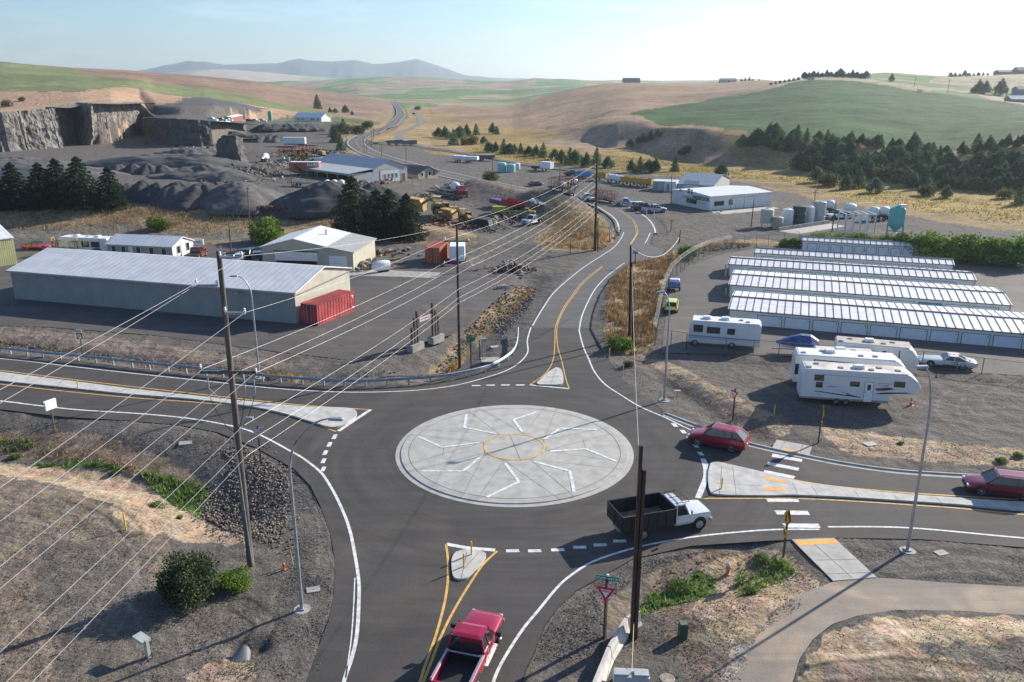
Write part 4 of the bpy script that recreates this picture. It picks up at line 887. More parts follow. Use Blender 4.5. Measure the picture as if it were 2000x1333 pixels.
def building(name, label, A, B, wid, eave, ridge, wall_m, roof_m, doors=(), windows=(), group=None, over=.25, gable_front=False, ridge_at=.5, cat='building', rise_left=None, sink=.6, trim=None, endm=None):
    """A,B: ground corners of the wall facing the camera (left, right); body extends away from it. doors/windows: (u0,u1,z0,z1,face) face 0 front, 1 right end"""
    z0 = min(A.z, B.z); L_ = (B - A).to_2d().length; rz = head(A, B)
    root = thing(name, label, cat, (A.x, A.y, z0), rz, group)
    b = MB().m(wall_m)
    if not gable_front:
        yr = wid * ridge_at
        V = [(0, 0, -sink), (L_, 0, -sink), (L_, wid, -sink), (0, wid, -sink), (0, 0, eave), (L_, 0, eave), (L_, wid, eave), (0, wid, eave), (0, yr, ridge), (L_, yr, ridge)]
        b.add(V, [(0, 1, 5, 4), (2, 3, 7, 6)]); b.m(endm or wall_m).add(V, [(1, 2, 6, 9, 5), (3, 0, 4, 8, 7)])
        o = over; sl = (ridge - eave) / yr; sl2 = (ridge - eave) / (wid - yr)
        prof = [(-o, eave - o * sl + .03), (yr, ridge + .03), (wid + o, eave - o * sl2 + .03), (wid + o, eave - o * sl2 + .16), (yr, ridge + .18), (-o, eave - o * sl + .16)]
        r = MB().m(roof_m); n = len(prof); V = [(x, y, z) for x in (-o, L_ + o) for y, z in prof]
        r.add(V, [(k, (k + 1) % n, n + (k + 1) % n, n + k) for k in range(n)] + [(0, 1, 4, 5), (1, 2, 3, 4), (6, 11, 10, 7), (7, 10, 9, 8)])
    else:
        xr = L_ * ridge_at
        V = [(0, 0, -sink), (L_, 0, -sink), (L_, wid, -sink), (0, wid, -sink), (0, 0, eave), (L_, 0, eave), (L_, wid, eave), (0, wid, eave), (xr, 0, ridge), (xr, wid, ridge)]
        b.add(V, [(0, 1, 5, 8, 4), (2, 3, 7, 9, 6)]); b.m(endm or wall_m).add(V, [(1, 2, 6, 5), (3, 0, 4, 7)])
        o = over; s1 = (ridge - eave) / xr; s2 = (ridge - eave) / (L_ - xr)
        prof = [(-o, eave - o * s1 + .03), (xr, ridge + .03), (L_ + o, eave - o * s2 + .03), (L_ + o, eave - o * s2 + .16), (xr, ridge + .18), (-o, eave - o * s1 + .16)]
        r = MB().m(roof_m); n = len(prof); V = [(x, y, z) for y in (-o, wid + o) for x, z in prof]
        r.add(V, [(k, (k + 1) % n, n + (k + 1) % n, n + k) for k in range(n)] + [(0, 1, 4, 5), (1, 2, 3, 4), (6, 11, 10, 7), (7, 10, 9, 8)])
    b.build('wall', root); ro = r.build('roof', root)
    for kind, lst in (('door', doors), ('window', windows)):
        for d in lst:
            u0, u1, za, zb, face = d[:5]; mt = d[5] if len(d) > 5 else (M_white if kind == 'door' else M_glass)
            q = MB()
            def B_(a0, a1, d0, d1, c0, c1):
                if face == 0: q.bx(a0, a1, -d1, -d0, c0, c1)
                else: q.bx(L_ + d0, L_ + d1, a0, a1, c0, c1)
            q.m(mt); B_(u0, u1, .003, .03, za, zb)
            fm = trim or (M_white if kind == 'window' else M_grey); q.m(fm); f = .07
            for a0, a1, c0, c1 in ((u0 - f, u0, za, zb), (u1, u1 + f, za, zb), (u0 - f, u1 + f, zb, zb + f)): B_(a0, a1, .004, .06, c0, c1)
            if kind == 'window': B_(u0 - f, u1 + f, .004, .07, za - f, za)
            if kind == 'door' and u1 - u0 > 2:
                q.m(M_grey); k = int((zb - za) / .55)
                for i in range(1, k): zz = za + (zb - za) * i / k; B_(u0, u1, .03, .034, zz - .012, zz + .012)
            q.build(kind, root)
    return root
def zat(px, py, Y): return P(px, py, Y).z
S_grey = ribm('grey_siding', (.29, .285, .265), .3, 0, .03); S_greye = ribm('cream_end_siding', (.46, .44, .36), .3, 1, .03)
S_roof = ribm('grey_roof_sheet', (.66, .66, .665), .9, 0, .015, .55, 0); S_cream = ribm('cream_siding', (.42, .40, .33), .3, 0, .02); S_creame = ribm('cream_side', (.46, .43, .33), .3, 1, .02)
S_yel = ribm('yellow_siding', (.55, .53, .24), .3, 0, .04); S_white = ribm('white_siding', (.70, .71, .70), .35, 0, .015); S_whitee = ribm('white_siding_end', (.72, .725, .71), .35, 1, .015)
S_wroof = ribm('white_roof_sheet', (.66, .67, .68), .8, 0, .04); S_lg = ribm('light_grey_siding', (.44, .45, .45), .35, 0, .02); S_lge = ribm('light_grey_siding_end', (.42, .43, .43), .35, 1, .02)
S_bl = ribm('blue_grey_roof', (.25, .29, .34), .6, 1, .03, .4, .2); S_brown = mat('brown_shingles', (.09, .08, .08), .9, var=.2, scale=3)
# long warehouse
A, B, C = Gz(29.5, 584), Gz(580, 633), Gz(654, 577)
u = (B - A).normalized(); wd = abs((C - B).cross(u).z); ev = zat(20, 529, A.y)
building('warehouse', 'long low grey metal warehouse with a pale sheet roof beside the empty lot', A, B, wd, ev, ev * 1.42, S_grey, S_roof, endm=S_greye, over=.35)
# faded lettering area on its gable is only a stain
_w = [o for o in sc.objects if o.name == 'warehouse'][0]; _L = (B - A).length
for _u in (.19, .83): MB().m(M_galv).tube([(_L * _u, 0, ev - .5), (_L * _u - .2, -.45, ev - .35)], .03, 6).box(_L * _u - .3, -.6, ev - .42, .35, .3, .15).build('wall_lamp', _w)
_b = MB().m(M_galv).bx(-.4, _L + .4, -.42, -.36, ev - .12, ev + .06); _b.bx(_L + .36, _L + .42, -.36, wd + .36, ev - .2, ev - .14); _b.build('gutter', _w)
# two-door garage
A, B = Gz(515, 526), Gz(691, 531); C = Gz(711, 511); ev = zat(689, 494, B.y); Lg = (B - A).length
wd = max(7, abs((C - B).cross((B - A).normalized()).z))
rt = thing('garage', 'cream metal garage with one half-open wide door and one small white door', 'building', (A.x, A.y, 0), head(A, B))
b = MB().m(S_cream); xs = [0, Lg * .36, Lg * .72, Lg]; zs = [ev + .6, ev + 1.9, ev + .75, ev]; wd = 12
V = [(x, y, z) for y in (0, wd) for x, z in zip([0] + xs + [Lg], [-.4] + zs + [-.4])]
b.add(V, [(0, 5, 4, 3, 2, 1), (6, 7, 8, 9, 10, 11)]); b.m(S_creame).add(V, [(5, 11, 10, 4), (0, 1, 7, 6)]); b.build('wall', rt)
r = MB().m(S_roof)
for k in range(3):
    x0, x1, a, c = xs[k] - (.3 if k == 0 else 0), xs[k + 1] + (.3 if k == 2 else 0), zs[k] - (.15 if k == 0 else 0), zs[k + 1] - (.08 if k == 2 else 0)
    V = [(x0, -.3, a + .03), (x1, -.3, c + .03), (x1, wd + .3, c + .03), (x0, wd + .3, a + .03), (x0, -.3, a + .15), (x1, -.3, c + .15), (x1, wd + .3, c + .15), (x0, wd + .3, a + .15)]
    if k == 2: r.m(mat('patched_roof_sheet', (.36, .36, .35), .6, var=.15))
    r.add(V, [(0, 3, 2, 1), (4, 5, 6, 7), (0, 1, 5, 4), (1, 2, 6, 5), (2, 3, 7, 6), (3, 0, 4, 7)])
r.m(M_galv).tube([(Lg * .55, 7, ev + 1.2), (Lg * .55, 7, ev + 2.3)], .14); ro = r.build('roof', rt)
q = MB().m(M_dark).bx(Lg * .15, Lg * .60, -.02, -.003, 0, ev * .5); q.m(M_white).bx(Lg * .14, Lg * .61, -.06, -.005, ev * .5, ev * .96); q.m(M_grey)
for i in range(1, 5): zz = ev * (.5 + .46 * i / 5); q.bx(Lg * .14, Lg * .61, -.066, -.06, zz - .015, zz + .015)
q.m(M_dark).bx(Lg * .13, Lg * .62, -.08, -.004, ev * .96, ev * 1.02); q.build('door', rt)
q = MB().m(M_white).bx(Lg * .74, Lg * .93, -.05, -.005, 0, ev * .8); q.m(M_grey)
for i in range(1, 6): zz = ev * .8 * i / 6; q.bx(Lg * .74, Lg * .93, -.056, -.05, zz - .012, zz + .012)
q.build('door', rt)
# office cabin
A, B, C = Gz(212, 503), Gz(339, 509), Gz(367, 497); ev = zat(340, 483, B.y); L_ = (B - A).length; wd = max(6, abs((C - B).cross((B - A).normalized()).z))
building('office_cabin', 'small beige office cabin with a grey metal roof and bright white gable', A, B, wd, ev, ev + 1.1, mat('beige_siding', (.36, .33, .29), .8, var=.1), S_roof, endm=mat('white_gable', (.75, .73, .66), .7),
    doors=[(L_ * .33, L_ * .40, 0, 2.1, 0, M_white)], windows=[(L_ * a, L_ * (a + .065), .9, 2.0, 0) for a in (.07, .22, .45, .65, .84)] + [(wd * .2, wd * .35, .9, 2.1, 1), (wd * .65, wd * .8, .9, 2.2, 1)])
# yellow building at the edge
B = Gz(35, 516); A = Gz(-140, 540)
building('yellow_building', 'pale yellow metal building at the left edge with a grey roof', A, B, 14, zat(22, 466, B.y), zat(22, 466, B.y) + 1.6, S_yel, S_roof, over=.1)
# self-storage rows
def storage_row(A, rz, L_, wd, ev, label, dw=2.75, gap=.42, first=3.0, rib=.92, blue=None, split=None):
    rt = thing('storage_building', label, 'building', A, rz, 'rows of self-storage units')
    b = MB().m(ribm('storage_wall', (.62, .66, .66), .3, 0, .012)).bx(0, L_, 0, wd, -.4, ev); yr = wd * .5; rg = ev + .42
    b.add([(0, 0, ev), (0, wd, ev), (0, yr, rg), (L_, 0, ev), (L_, wd, ev), (L_, yr, rg)], [(0, 1, 2), (3, 5, 4)])
    b.m(mat('blue_trim', (.16, .22, .34), .5)); b.bx(-.03, .1, -.035, .1, 0, ev); b.bx(L_ - .1, L_ + .03, -.035, .1, 0, ev); b.build('wall', rt)
    r = MB().m(mat('white_roof_panel', (.80, .79, .775), .5, var=.12, scale=1.2)); o = .18
    r.add([(-o, -o, ev + .02), (L_ + o, -o, ev + .02), (L_ + o, yr, rg + .02), (-o, yr, rg + .02), (-o, wd + o, ev + .02), (L_ + o, wd + o, ev + .02)], [(0, 1, 2, 3), (3, 2, 5, 4)])
    r.m(mat('roof_seam', (.13, .12, .115), .7)); k = int(L_ / rib)
    for i in range(k + 1):
        x = min(L_, i * L_ / k)
        for ya, yb in ((-o, yr), (wd + o, yr)):
            V = [(x - .05, ya, ev + .015), (x + .05, ya, ev + .015), (x + .05, yb, rg + .015), (x - .05, yb, rg + .015), (x - .04, ya, ev + .08), (x + .04, ya, ev + .08), (x + .04, yb, rg + .08), (x - .04, yb, rg + .08)]
            r.add(V, [(4, 5, 6, 7), (0, 1, 5, 4), (1, 2, 6, 5), (2, 3, 7, 6), (3, 0, 4, 7)])
    r.bx(-o, L_ + o, yr - .12, yr + .12, rg + .01, rg + .13); r.bx(-o, L_ + o, -o - .08, -o, ev - .08, ev + .05)
    r.build('roof', rt)
    x = first; dm = mat('pale_blue_door', (.60, .68, .76), .45, var=.06); n = 0
    while x + dw < L_ - .4 and n < 60:
        q = MB().m(dm if blue != n else mat('bright_blue_door', (.05, .22, .42), .5)).bx(x, x + dw, -.03, -.003, .03, ev - .5); q.m(mat('door_groove', (.45, .53, .62), .5))
        for i in range(1, 7): zz = (ev - .5) * i / 7; q.bx(x + .02, x + dw - .02, -.034, -.03, zz - .01, zz + .01)
        q.m(mat('dark_jamb', (.10, .12, .14), .6)).bx(x - .07, x, -.05, -.003, .02, ev - .45).bx(x + dw, x + dw + .07, -.05, -.003, .02, ev - .45).bx(x - .07, x + dw + .07, -.05, -.003, ev - .5, ev - .43).bx(x + dw - .25, x + dw - .12, -.06, -.03, 1.0, 1.12)
        q.build('door', rt); x += dw + gap; n += 1
    return rt
A = Gz(1422.5, 631.5); B = Gz(2000, 682.5); rz = head(A, B); ev = zat(1424, 604, A.y)
ux, uy = Vector((math.cos(rz), math.sin(rz), 0)), Vector((-math.sin(rz), math.cos(rz), 0))
wd1 = (Gz(1422, 568, ev) - A).dot(uy)
def rowat(le, re_, back, label, **k):
    a = Gz(*le, ev); e = Gz(*re_, ev); bk = Gz(*back, ev); a.z = 0; e.z = 0
    L_ = (e - a).dot(ux); w_ = (bk - a).dot(uy); return storage_row(a, rz, L_, max(w_, 3), ev, label, **k)
_r = storage_row(A, rz, 46, wd1, ev, 'nearest white self-storage row with a full line of pale blue roll-up doors facing the trailers', first=3.4)
_d = (Gz(1991, 681) - A).dot(ux); STB = (_r, _d)
rowat((1425, 556), (1965, 586), (1422, 527), 'second self-storage row from the trailers, with one bright blue door', blue=6, first=4.6)
rowat((1424, 516), (1901, 543), (1422, 501), 'third self-storage row from the trailers, between two shorter roofs')
rowat((1474, 494), (1860, 515), (1472, 485), 'fourth self-storage row with a narrow roof step at its left end', first=1.2, dw=2.2)
rowat((1567, 470), (1860, 481), (1560, 464), 'far narrow self-storage row in front of the green hedge', dw=1.5, first=1)
# farm supply shop
A, B, C = Gz(1312, 397), Gz(1386, 412), Gz(1508, 402)
L1, L2 = (B - A).length, (C - B).length; ev = zat(1390, 385, B.y)
rt = building('farm_supply_store', 'white metal store with dark lettering on its gable and parked pickups in front', A, B, L2 * .97, ev, ev + .5, S_white, S_wroof, gable_front=True, ridge_at=.45, endm=S_whitee, cat='shop building',
    windows=[(L1 * .40, L1 * .66, .9, 1.9, 0), (L1 * .2, L1 * .25, 3.2, 3.7, 0)] + [(1.2, 4.0, 1.0, 2.0, 1), (5.6, 6.6, 1.0, 2.2, 1)], doors=[(L2 * .32, L2 * .40, 0, 2.6, 1), (L2 * .54, L2 * .72, 0, ev * .8, 1, M_white)], trim=M_grey)
def text(body, size, m, parent, loc, rot, name='lettering', align='CENTER', ext=.01, squash=1):
    c = bpy.data.curves.new(name, 'FONT'); c.body = body; c.size = size; c.extrude = ext; c.align_x = align; c.align_y = 'CENTER'; c.offset = size * .03
    t = link(bpy.data.objects.new(name, c)); dg = bpy.context.evaluated_depsgraph_get(); me = bpy.data.meshes.new_from_object(t.evaluated_get(dg)); bpy.data.objects.remove(t)
    me.materials.clear(); me.materials.append(m); o = link(bpy.data.objects.new(name, me)); o.parent = parent; o.location = loc; o.rotation_euler = rot; o.scale = (squash, 1, 1); return o
M_ink = mat('black_lettering', (.02, .02, .02), .6)
for s_, x_, dz, sz in (('M', .585, 0, 1.25), ('c', .64, .22, .75), ('GREGOR', .80, 0, 1.25)): text(s_, sz, M_ink, rt, (L1 * x_, -.05, ev - .8 + dz), (R(90), 0, 0))
def marks(parent, x0, x1, y, z, h, m, seed=1, name='faded_lettering'):
    b = MB().m(m); r = random.Random(seed); x = x0
    while x < x1: w_ = h * r.uniform(.25, .7); b.bx(x, min(x + w_, x1), y - .006, y, z - h * r.uniform(.3, .5), z + h * r.uniform(.3, .5)); x += w_ + h * r.uniform(.15, .4)
    return b.build(name, parent)
marks(rt, L1 * .68, L1 * .86, -.02, ev - 1.8, .3, M_grey)
q = MB().m(M_grey).bx(L1 * .36, L1 * .7, -1.2, -.01, 2.25, 2.4); q.build('awning', rt)
q = MB().m(M_ink).bx(L1 * .5, L1 * .54, -.04, -.003, 3.0, 4.1); q.m(mat('faded_red', (.4, .1, .1), .6)).bx(L1 * .41, L1 * .48, -.05, -.003, 3.1, 4.2); q.build('wall_emblem', rt)
MB().m(mat('sign_beige', (.50, .46, .36), .6)).bx(STB[1], STB[1] + 1.5, -.08, -.065, 1.15, 1.95).build('sign_board', STB[0]); text('ST', .34, M_ink, STB[0], (STB[1] + .12, -.09, 1.7), (R(90), 0, 0), align='LEFT')
A2, B2 = Gz(1322, 374), Gz(1392, 378)
building('grey_shed', 'grey-roofed metal shed behind the white lettered store', A2, B2, 20, zat(1322, 360, A2.y), zat(1322, 360, A2.y) + 2, S_lg, S_bl, gable_front=False, endm=S_lge, doors=[(2, 6, 0, 3, 0, M_white)])
# quarry workshop with lean-to
z0 = 3.0
B0, B1, B2 = G(680, 357), G(730, 355), G(796, 353)
dv = (Gz(628, 320, z0 + 3.6) - Gz(680, 334, z0 + 3.6)); bl = 26
ev = zat(729, 326, B1.y) - B1.z
rt = building('workshop', 'large light grey workshop with blue-grey roof and a tall sliding door in its gable', B1, B2, 30, ev, zat(761, 311, B1.y) - B1.z, S_lg, S_bl, gable_front=True, endm=S_lge,
    doors=[((B2 - B1).length * .2, (B2 - B1).length * .78, 0, ev * .86, 0, M_white), ((B2 - B1).length * .85, (B2 - B1).length * .92, 0, 2.1, 0, mat('brown_door', (.2, .12, .06), .6))],
    windows=[((B2 - B1).length * (.28 + .115 * k), (B2 - B1).length * (.28 + .115 * k + .07), 1.2, 2.4, 0) for k in range(4)])
rz = rt.rotation_euler[2]; Lq = 8.2
q = MB().m(S_lg).bx(-Lq, -.01, 0, .15, -.3, ev * .92 - .5); q.m(M_galv)
for k in range(6): q.bx(-Lq, -Lq + .25, k * 5.2, k * 5.2 + .25, -.3, ev * .8)
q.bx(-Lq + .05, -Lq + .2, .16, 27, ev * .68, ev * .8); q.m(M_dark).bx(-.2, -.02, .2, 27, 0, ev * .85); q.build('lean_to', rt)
q = MB().m(mat('lean_to_roof', (.42, .43, .42), .5, var=.1)).quad((-Lq - .3, -.3, ev * .80), (0, -.3, ev), (0, 27, ev), (-Lq - .3, 27, ev * .80)).quad((-Lq - .3, -.3, ev * .80 + .12), (0, -.3, ev + .12), (0, 27, ev + .12), (-Lq - .3, 27, ev * .80 + .12)).quad((-Lq - .3, -.3, ev * .80), (0, -.3, ev), (0, -.3, ev + .12), (-Lq - .3, -.3, ev * .80 + .12)); q.build('lean_to_roof', rt, norm=False)
# brown roofed office
A, B = G(817, 349.5), G(855, 348); ev = zat(817, 337, A.y) - A.z; L_ = (B - A).length
building('site_office', 'small tan office with a dark brown shingle roof beside the workshop', A, B, 11, ev, zat(835, 325, A.y) - A.z, mat('tan_siding', (.40, .36, .29), .8), S_brown, gable_front=True, over=.5,
    windows=[(L_ * .15, L_ * .25, 1, 2.1, 0), (L_ * .52, L_ * .64, 1, 2.1, 0), (L_ * .76, L_ * .84, 1, 2.1, 0)], doors=[(L_ * .38, L_ * .46, 0, 2.1, 0, mat('dark_door', (.06, .05, .05), .6))])
# farm shed
A, B = G(575, 237.5), G(628, 238); L_ = (B - A).length; ev = 2.6
building('farm_shed', 'long white shed with a bright white roof on the upper bench', A, B, L_ * .42, ev, ev + 2.4, S_white, mat('bright_roof', (.78, .80, .80), .4), over=.4, windows=[(L_ * a, L_ * a + .9, .9, 1.8, 0) for a in (.12, .3, .62, .68, .85)], endm=S_whitee)
A, B = G(452, 237), G(475, 237.5)
building('crusher_house', 'red and white quarry machine house on the upper bench', A, B, 5, 3.4, 3.9, mat('faded_red_wall', (.25, .06, .06), .7), S_wroof, windows=[(.8, 1.8, 1.8, 2.6, 0), (3, 4, 1.8, 2.6, 0)])
A, B = G(427, 239), G(450, 239)
building('site_cabin', 'low white site cabin left of the red machine house', A, B, 3, 1.8, 2.0, M_white, M_white, over=.05, windows=[(.7, 1.3, .8, 1.3, 0), (2.2, 2.8, .8, 1.3, 0)])
# far houses
for lab, (x0, y0), (x1, y1), Y, wd, ev, rg, wm, rm in (
  ('wide dark-roofed house alone on the brown skyline ridge', (1218, 165), (1250, 165.5), 1150, 14, 3.0, 7.0, mat('far_wall', (.38, .36, .32), .8), S_brown),
  ('pale house beside dark trees on the skyline right of the ridge house', (1408, 167), (1438, 168), 1120, 12, 3.2, 5.5, mat('far_wall_pale', (.5, .5, .48), .8), mat('slate_roof', (.14, .16, .18), .8)),
  ('red-walled house on the far right skyline', (1951, 148), (1984, 147), 930, 12, 3.0, 5.2, mat('barn_red', (.33, .10, .07), .8), mat('slate_roof', (.14, .16, .18), .8)),
  ('house cut by the right edge on the far right skyline', (1988, 146), (2040, 146), 900, 12, 4, 7.2, mat('barn_red', (.33, .10, .07), .8), mat('slate_roof', (.14, .16, .18), .8)),
  ('small barn with a teal roof below the far right skyline', (1978, 180), (2010, 181), 560, 8, 2.6, 4.6, mat('barn_tan', (.32, .2, .13), .8), mat('teal_roof', (.25, .42, .42), .6)),
  ('tall blue-grey house at the far right edge above the small barn', (1992, 165), (2030, 165), 640, 9, 5, 7, mat('far_wall_blue', (.2, .25, .32), .8), mat('slate_roof', (.14, .16, .18), .8))):
    a, b = P(x0, y0, Y), P(x1, y1, Y); a.z = h1(a.x, a.y); b.z = h1(b.x, b.y)
    building('house', lab, a, b, wd, ev, rg, wm, rm, windows=[(3, 4.5, 1, 2.2, 0), (7, 8.5, 1, 2.2, 0)] if (b - a).length > 10 else [(1.5, 2.5, 1, 2, 0)], cat='house', over=.6)
# small sheds beside the store
for lab, x0, x1, py, m_, hh in (('pale green site container left of the white store', 1274, 1296, 372, mat('pale_green', (.42, .47, .42), .7, var=.15), 2.4), ('white fuel shed between the green container and the grey shed', 1297, 1320, 374, M_white, 2.5)):
    a, b = G(x0, py), G(x1, py + 1); building('site_container', lab, a, b, 5, hh, hh + .12, m_, mat('pale_top', (.62, .64, .62), .6), over=.03, cat='container', doors=[(.6, 1.4, .1, 2, 0, M_grey)])
# quarry cliffs
def cliff(name, pix, top, m, seed, dep=2.2, nu=200, nv=34):
    """columnar rock face: pix = foot line (px,py,z of ground), top = list of (px,py)"""
    F0 = [Gz(x, y, 3.0) for x, y in pix]; V = []
    s = [0]
    for a, b in zip(F0[:-1], F0[1:]): s.append(s[-1] + (b - a).length)
    tx = [p[0] for p in top]; ty = [p[1] for p in top]; fx = [p[0] for p in pix]
    for i in range(nu):
        u = s[-1] * i / (nu - 1); k = min(max(np.searchsorted(s, u) - 1, 0), len(F0) - 2); t = (u - s[k]) / (s[k + 1] - s[k])
        f = F0[k].lerp(F0[k + 1], t); px = fx[k] + (fx[k + 1] - fx[k]) * t; d = F0[k + 1] - F0[k]; d.z = 0; d.normalize(); nrm = Vector((d.y, -d.x, 0))
        if nrm.y > 0: nrm = -nrm
        zt = P(px, np.interp(px, tx, ty), f.y + 5).z
        colu = u / .9; cj = float(hsh(np.array(np.floor(colu)), np.array(0.), seed)); cj2 = float(fbm(np.array([u / 7.]), np.array([1.]), seed, 3)[0])
        for j in range(nv):
            v = j / (nv - 1); z = (zt - 1.5) * v + 1.5 if v > 0 else 1.5
            off = dep * (.35 + cj * .35 + cj2 * 1.3 + .8 * float(fbm(np.array([u / 2.5]), np.array([z / 2.2]), seed + 3, 3)[0])) * (1 - v * .45) + 1.3 * (1 - v) ** 4 + .9 * (float(fbm(np.array([u / .9]), np.array([z / 1.1]), seed + 6, 3)[0]) - .5)
            q = f + Vector((0, 4.6, 0)) + nrm * off
            V.append((q.x, q.y, z + (.5 * cj if j == nv - 1 else 0)))
        V.append((f.x - nrm.x * 4, f.y + 11, zt - .2))
    nv += 1; i = np.arange(nu - 1)[:, None] * nv + np.arange(nv - 1)[None]
    F = np.stack([i, i + nv, i + nv + 1, i + 1], -1).reshape(-1, 4)
    o = link(bpy.data.objects.new(name, np_mesh(name, np.array(V), F, [m]))); tag(o, kind='structure'); return o
M_cl = mat('basalt_cliff', (.23, .21, .185), .95, var=.4, scale=.35, bump=.6, bscale=1.1, stretch=(1, 1, .75)); M_cld = mat('shaded_basalt', (.10, .095, .09), .95, var=.35, scale=.3, bump=.4, bscale=1.2)  # second, darker rock: shade of the right-hand walls put into the colour
cliff('quarry_cliff', [(-120, 303), (0, 297), (100, 289), (160, 277.5), (166, 278)], [(-120, 228), (0, 221), (82, 214), (140, 205), (166, 202)], M_cl, 3)
cliff('quarry_cliff', [(163, 278), (178, 283), (190, 284.5), (217, 280), (245, 272), (275, 264), (283, 262)], [(160, 202), (200, 204), (275, 201), (290, 206)], M_cl, 9)
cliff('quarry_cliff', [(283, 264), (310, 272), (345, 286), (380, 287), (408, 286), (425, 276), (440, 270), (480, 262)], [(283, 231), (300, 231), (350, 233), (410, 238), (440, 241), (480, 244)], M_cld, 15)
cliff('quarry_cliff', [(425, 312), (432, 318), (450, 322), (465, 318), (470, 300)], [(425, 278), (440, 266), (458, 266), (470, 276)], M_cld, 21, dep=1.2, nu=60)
# gravel piles
def heap(px, py, rx, ry, h, m, label, rz=0, name='gravel_pile', cat='gravel pile', group='heaps of crushed rock in the quarry yard', n=34, rough=.2, flat=.0):
    g = G(px, py); V = [(0, 0, h)]; F = []; na = 64
    for i in range(1, n + 1):
        u = i / n
        for k in range(na):
            a = 2 * math.pi * k / na; w_ = 1 + .12 * math.sin(3 * a + px) + .07 * math.sin(7 * a + py)
            x, y = rx * u * w_ * math.cos(a), ry * u * w_ * math.sin(a); hz = h * (1 - max(0, (u - flat) / (1 - flat)) ** 1.4)
            V.append((x, y, hz))
    V = np.array(V, float); V[:, 2] += ((fbm(V[:, 0] / 1.6 + px, V[:, 1] / 1.6, 3, 4) - .5) * rough + (fbm(V[:, 0] / (rx * .4) + py, V[:, 1] / (ry * .4), 4, 2) - .5) * (.4 if rough > .25 else .04)) * h * (V[:, 2] > .02 * h); V[-na:, 2] = -.8
    F3 = np.array([(0, 1 + k, 1 + (k + 1) % na) for k in range(na)]); F4 = np.array([(1 + (i - 1) * na + k, 1 + i * na + k, 1 + i * na + (k + 1) % na, 1 + (i - 1) * na + (k + 1) % na) for i in range(1, n) for k in range(na)])
    o = link(bpy.data.objects.new(name, np_mesh(name, V, [F3, F4], [m], smooth=True))); o.location = g; o.rotation_euler = (0, 0, rz)
    return tag(o, label, cat, group)
M_hp = mat('crushed_basalt', (.062, .061, .064), .95, var=.2, scale=.5, bump=.08, bscale=4); M_hp2 = mat('light_crushed_rock', (.105, .10, .097), .95, var=.22, scale=.5, bump=.08, bscale=4)
for i, (x, y, rx, h) in enumerate([(252, 385, 5.2, 3.2), (283, 388, 5.6, 4.2), (312, 391, 6.0, 4.0), (352, 394, 7.6, 4.4), (398, 397, 8.2, 4.6), (425, 392, 7, 4.3), (470, 398, 10.5, 4.8)]):
    heap(x, y, rx, rx * 1.05, h, M_hp if i < 6 else M_hp2, '%s dark gravel pile from the left in the row above the grassy bank' % ['first', 'second', 'third', 'fourth', 'fifth', 'sixth', 'last and widest'][i])
for i, (x, y, rx, h) in enumerate([(232, 338, 4.6, 2.6), (262, 339, 4.4, 2.8), (290, 339, 4.2, 2.8), (318, 338, 4.2, 2.5)]):
    heap(x, y, rx, rx, h, M_hp, '%s small pile in the short back row of four below the terraces' % ['leftmost', 'second', 'third', 'rightmost'][i])
heap(80, 345, 26, 14, 3.2, M_hp2, 'broad smooth gravel mound behind the left spruces', flat=.25)
heap(25, 322, 18, 11, 2.6, M_hp2, 'low rounded rock mound at the foot of the left cliff', rough=.3)
heap(330, 322, 26, 12, 3.0, M_hp2, 'long terraced mound of crushed rock in the middle of the pit', flat=.4, rough=.35)
heap(400, 345, 15, 10, 3.0, M_hp2, 'ridged mound at the right end of the pit terraces', rough=.3)
heap(445, 352, 12, 6, 2.4, M_hp2, 'low fan of fine gravel beside the haul road')
heap(648, 405, 14.5, 8, 5.6, M_hp, 'big dark blue-grey gravel pile left of the four spruces', rz=.2)
heap(730, 398, 8, 6, 4.6, M_hp, 'dark gravel pile half hidden behind the four spruces')
heap(520, 413, 3.6, 2.4, 1.3, M_hp, 'small dark heap left of the loader'); heap(552, 418, 3.4, 2.3, 1.3, M_hp, 'small dark heap below the loader'); heap(580, 421, 4.8, 2.2, 1.3, M_hp, 'long small heap right of the loader')
for i, x in enumerate((500, 516, 532, 548)): heap(x, 277, 7.5, 8, 3.4, M_hp2, '%s heap of the four packed below the upper bench' % ['leftmost', 'second', 'third', 'rightmost'][i])
for i, x in enumerate((520, 541, 562, 583, 604)): heap(x, 252, 7.5, 7, 2.8, M_hp, '%s heap of the upper row on the bench slope' % ['first', 'second', 'third', 'fourth', 'fifth'][i])
heap(452, 268, 10, 6, 3.0, M_hp, 'dark rubble knoll behind the rock pillar', rough=.3)
heap(370, 300, 12, 8, 2.2, M_hp2, 'scattered pale rubble mound in front of the shaded cliff', rough=.4)
ORD = lambda i: ('%d' % i) + ('th' if 10 < i % 100 < 14 else {1: 'st', 2: 'nd', 3: 'rd'}.get(i % 10, 'th'))
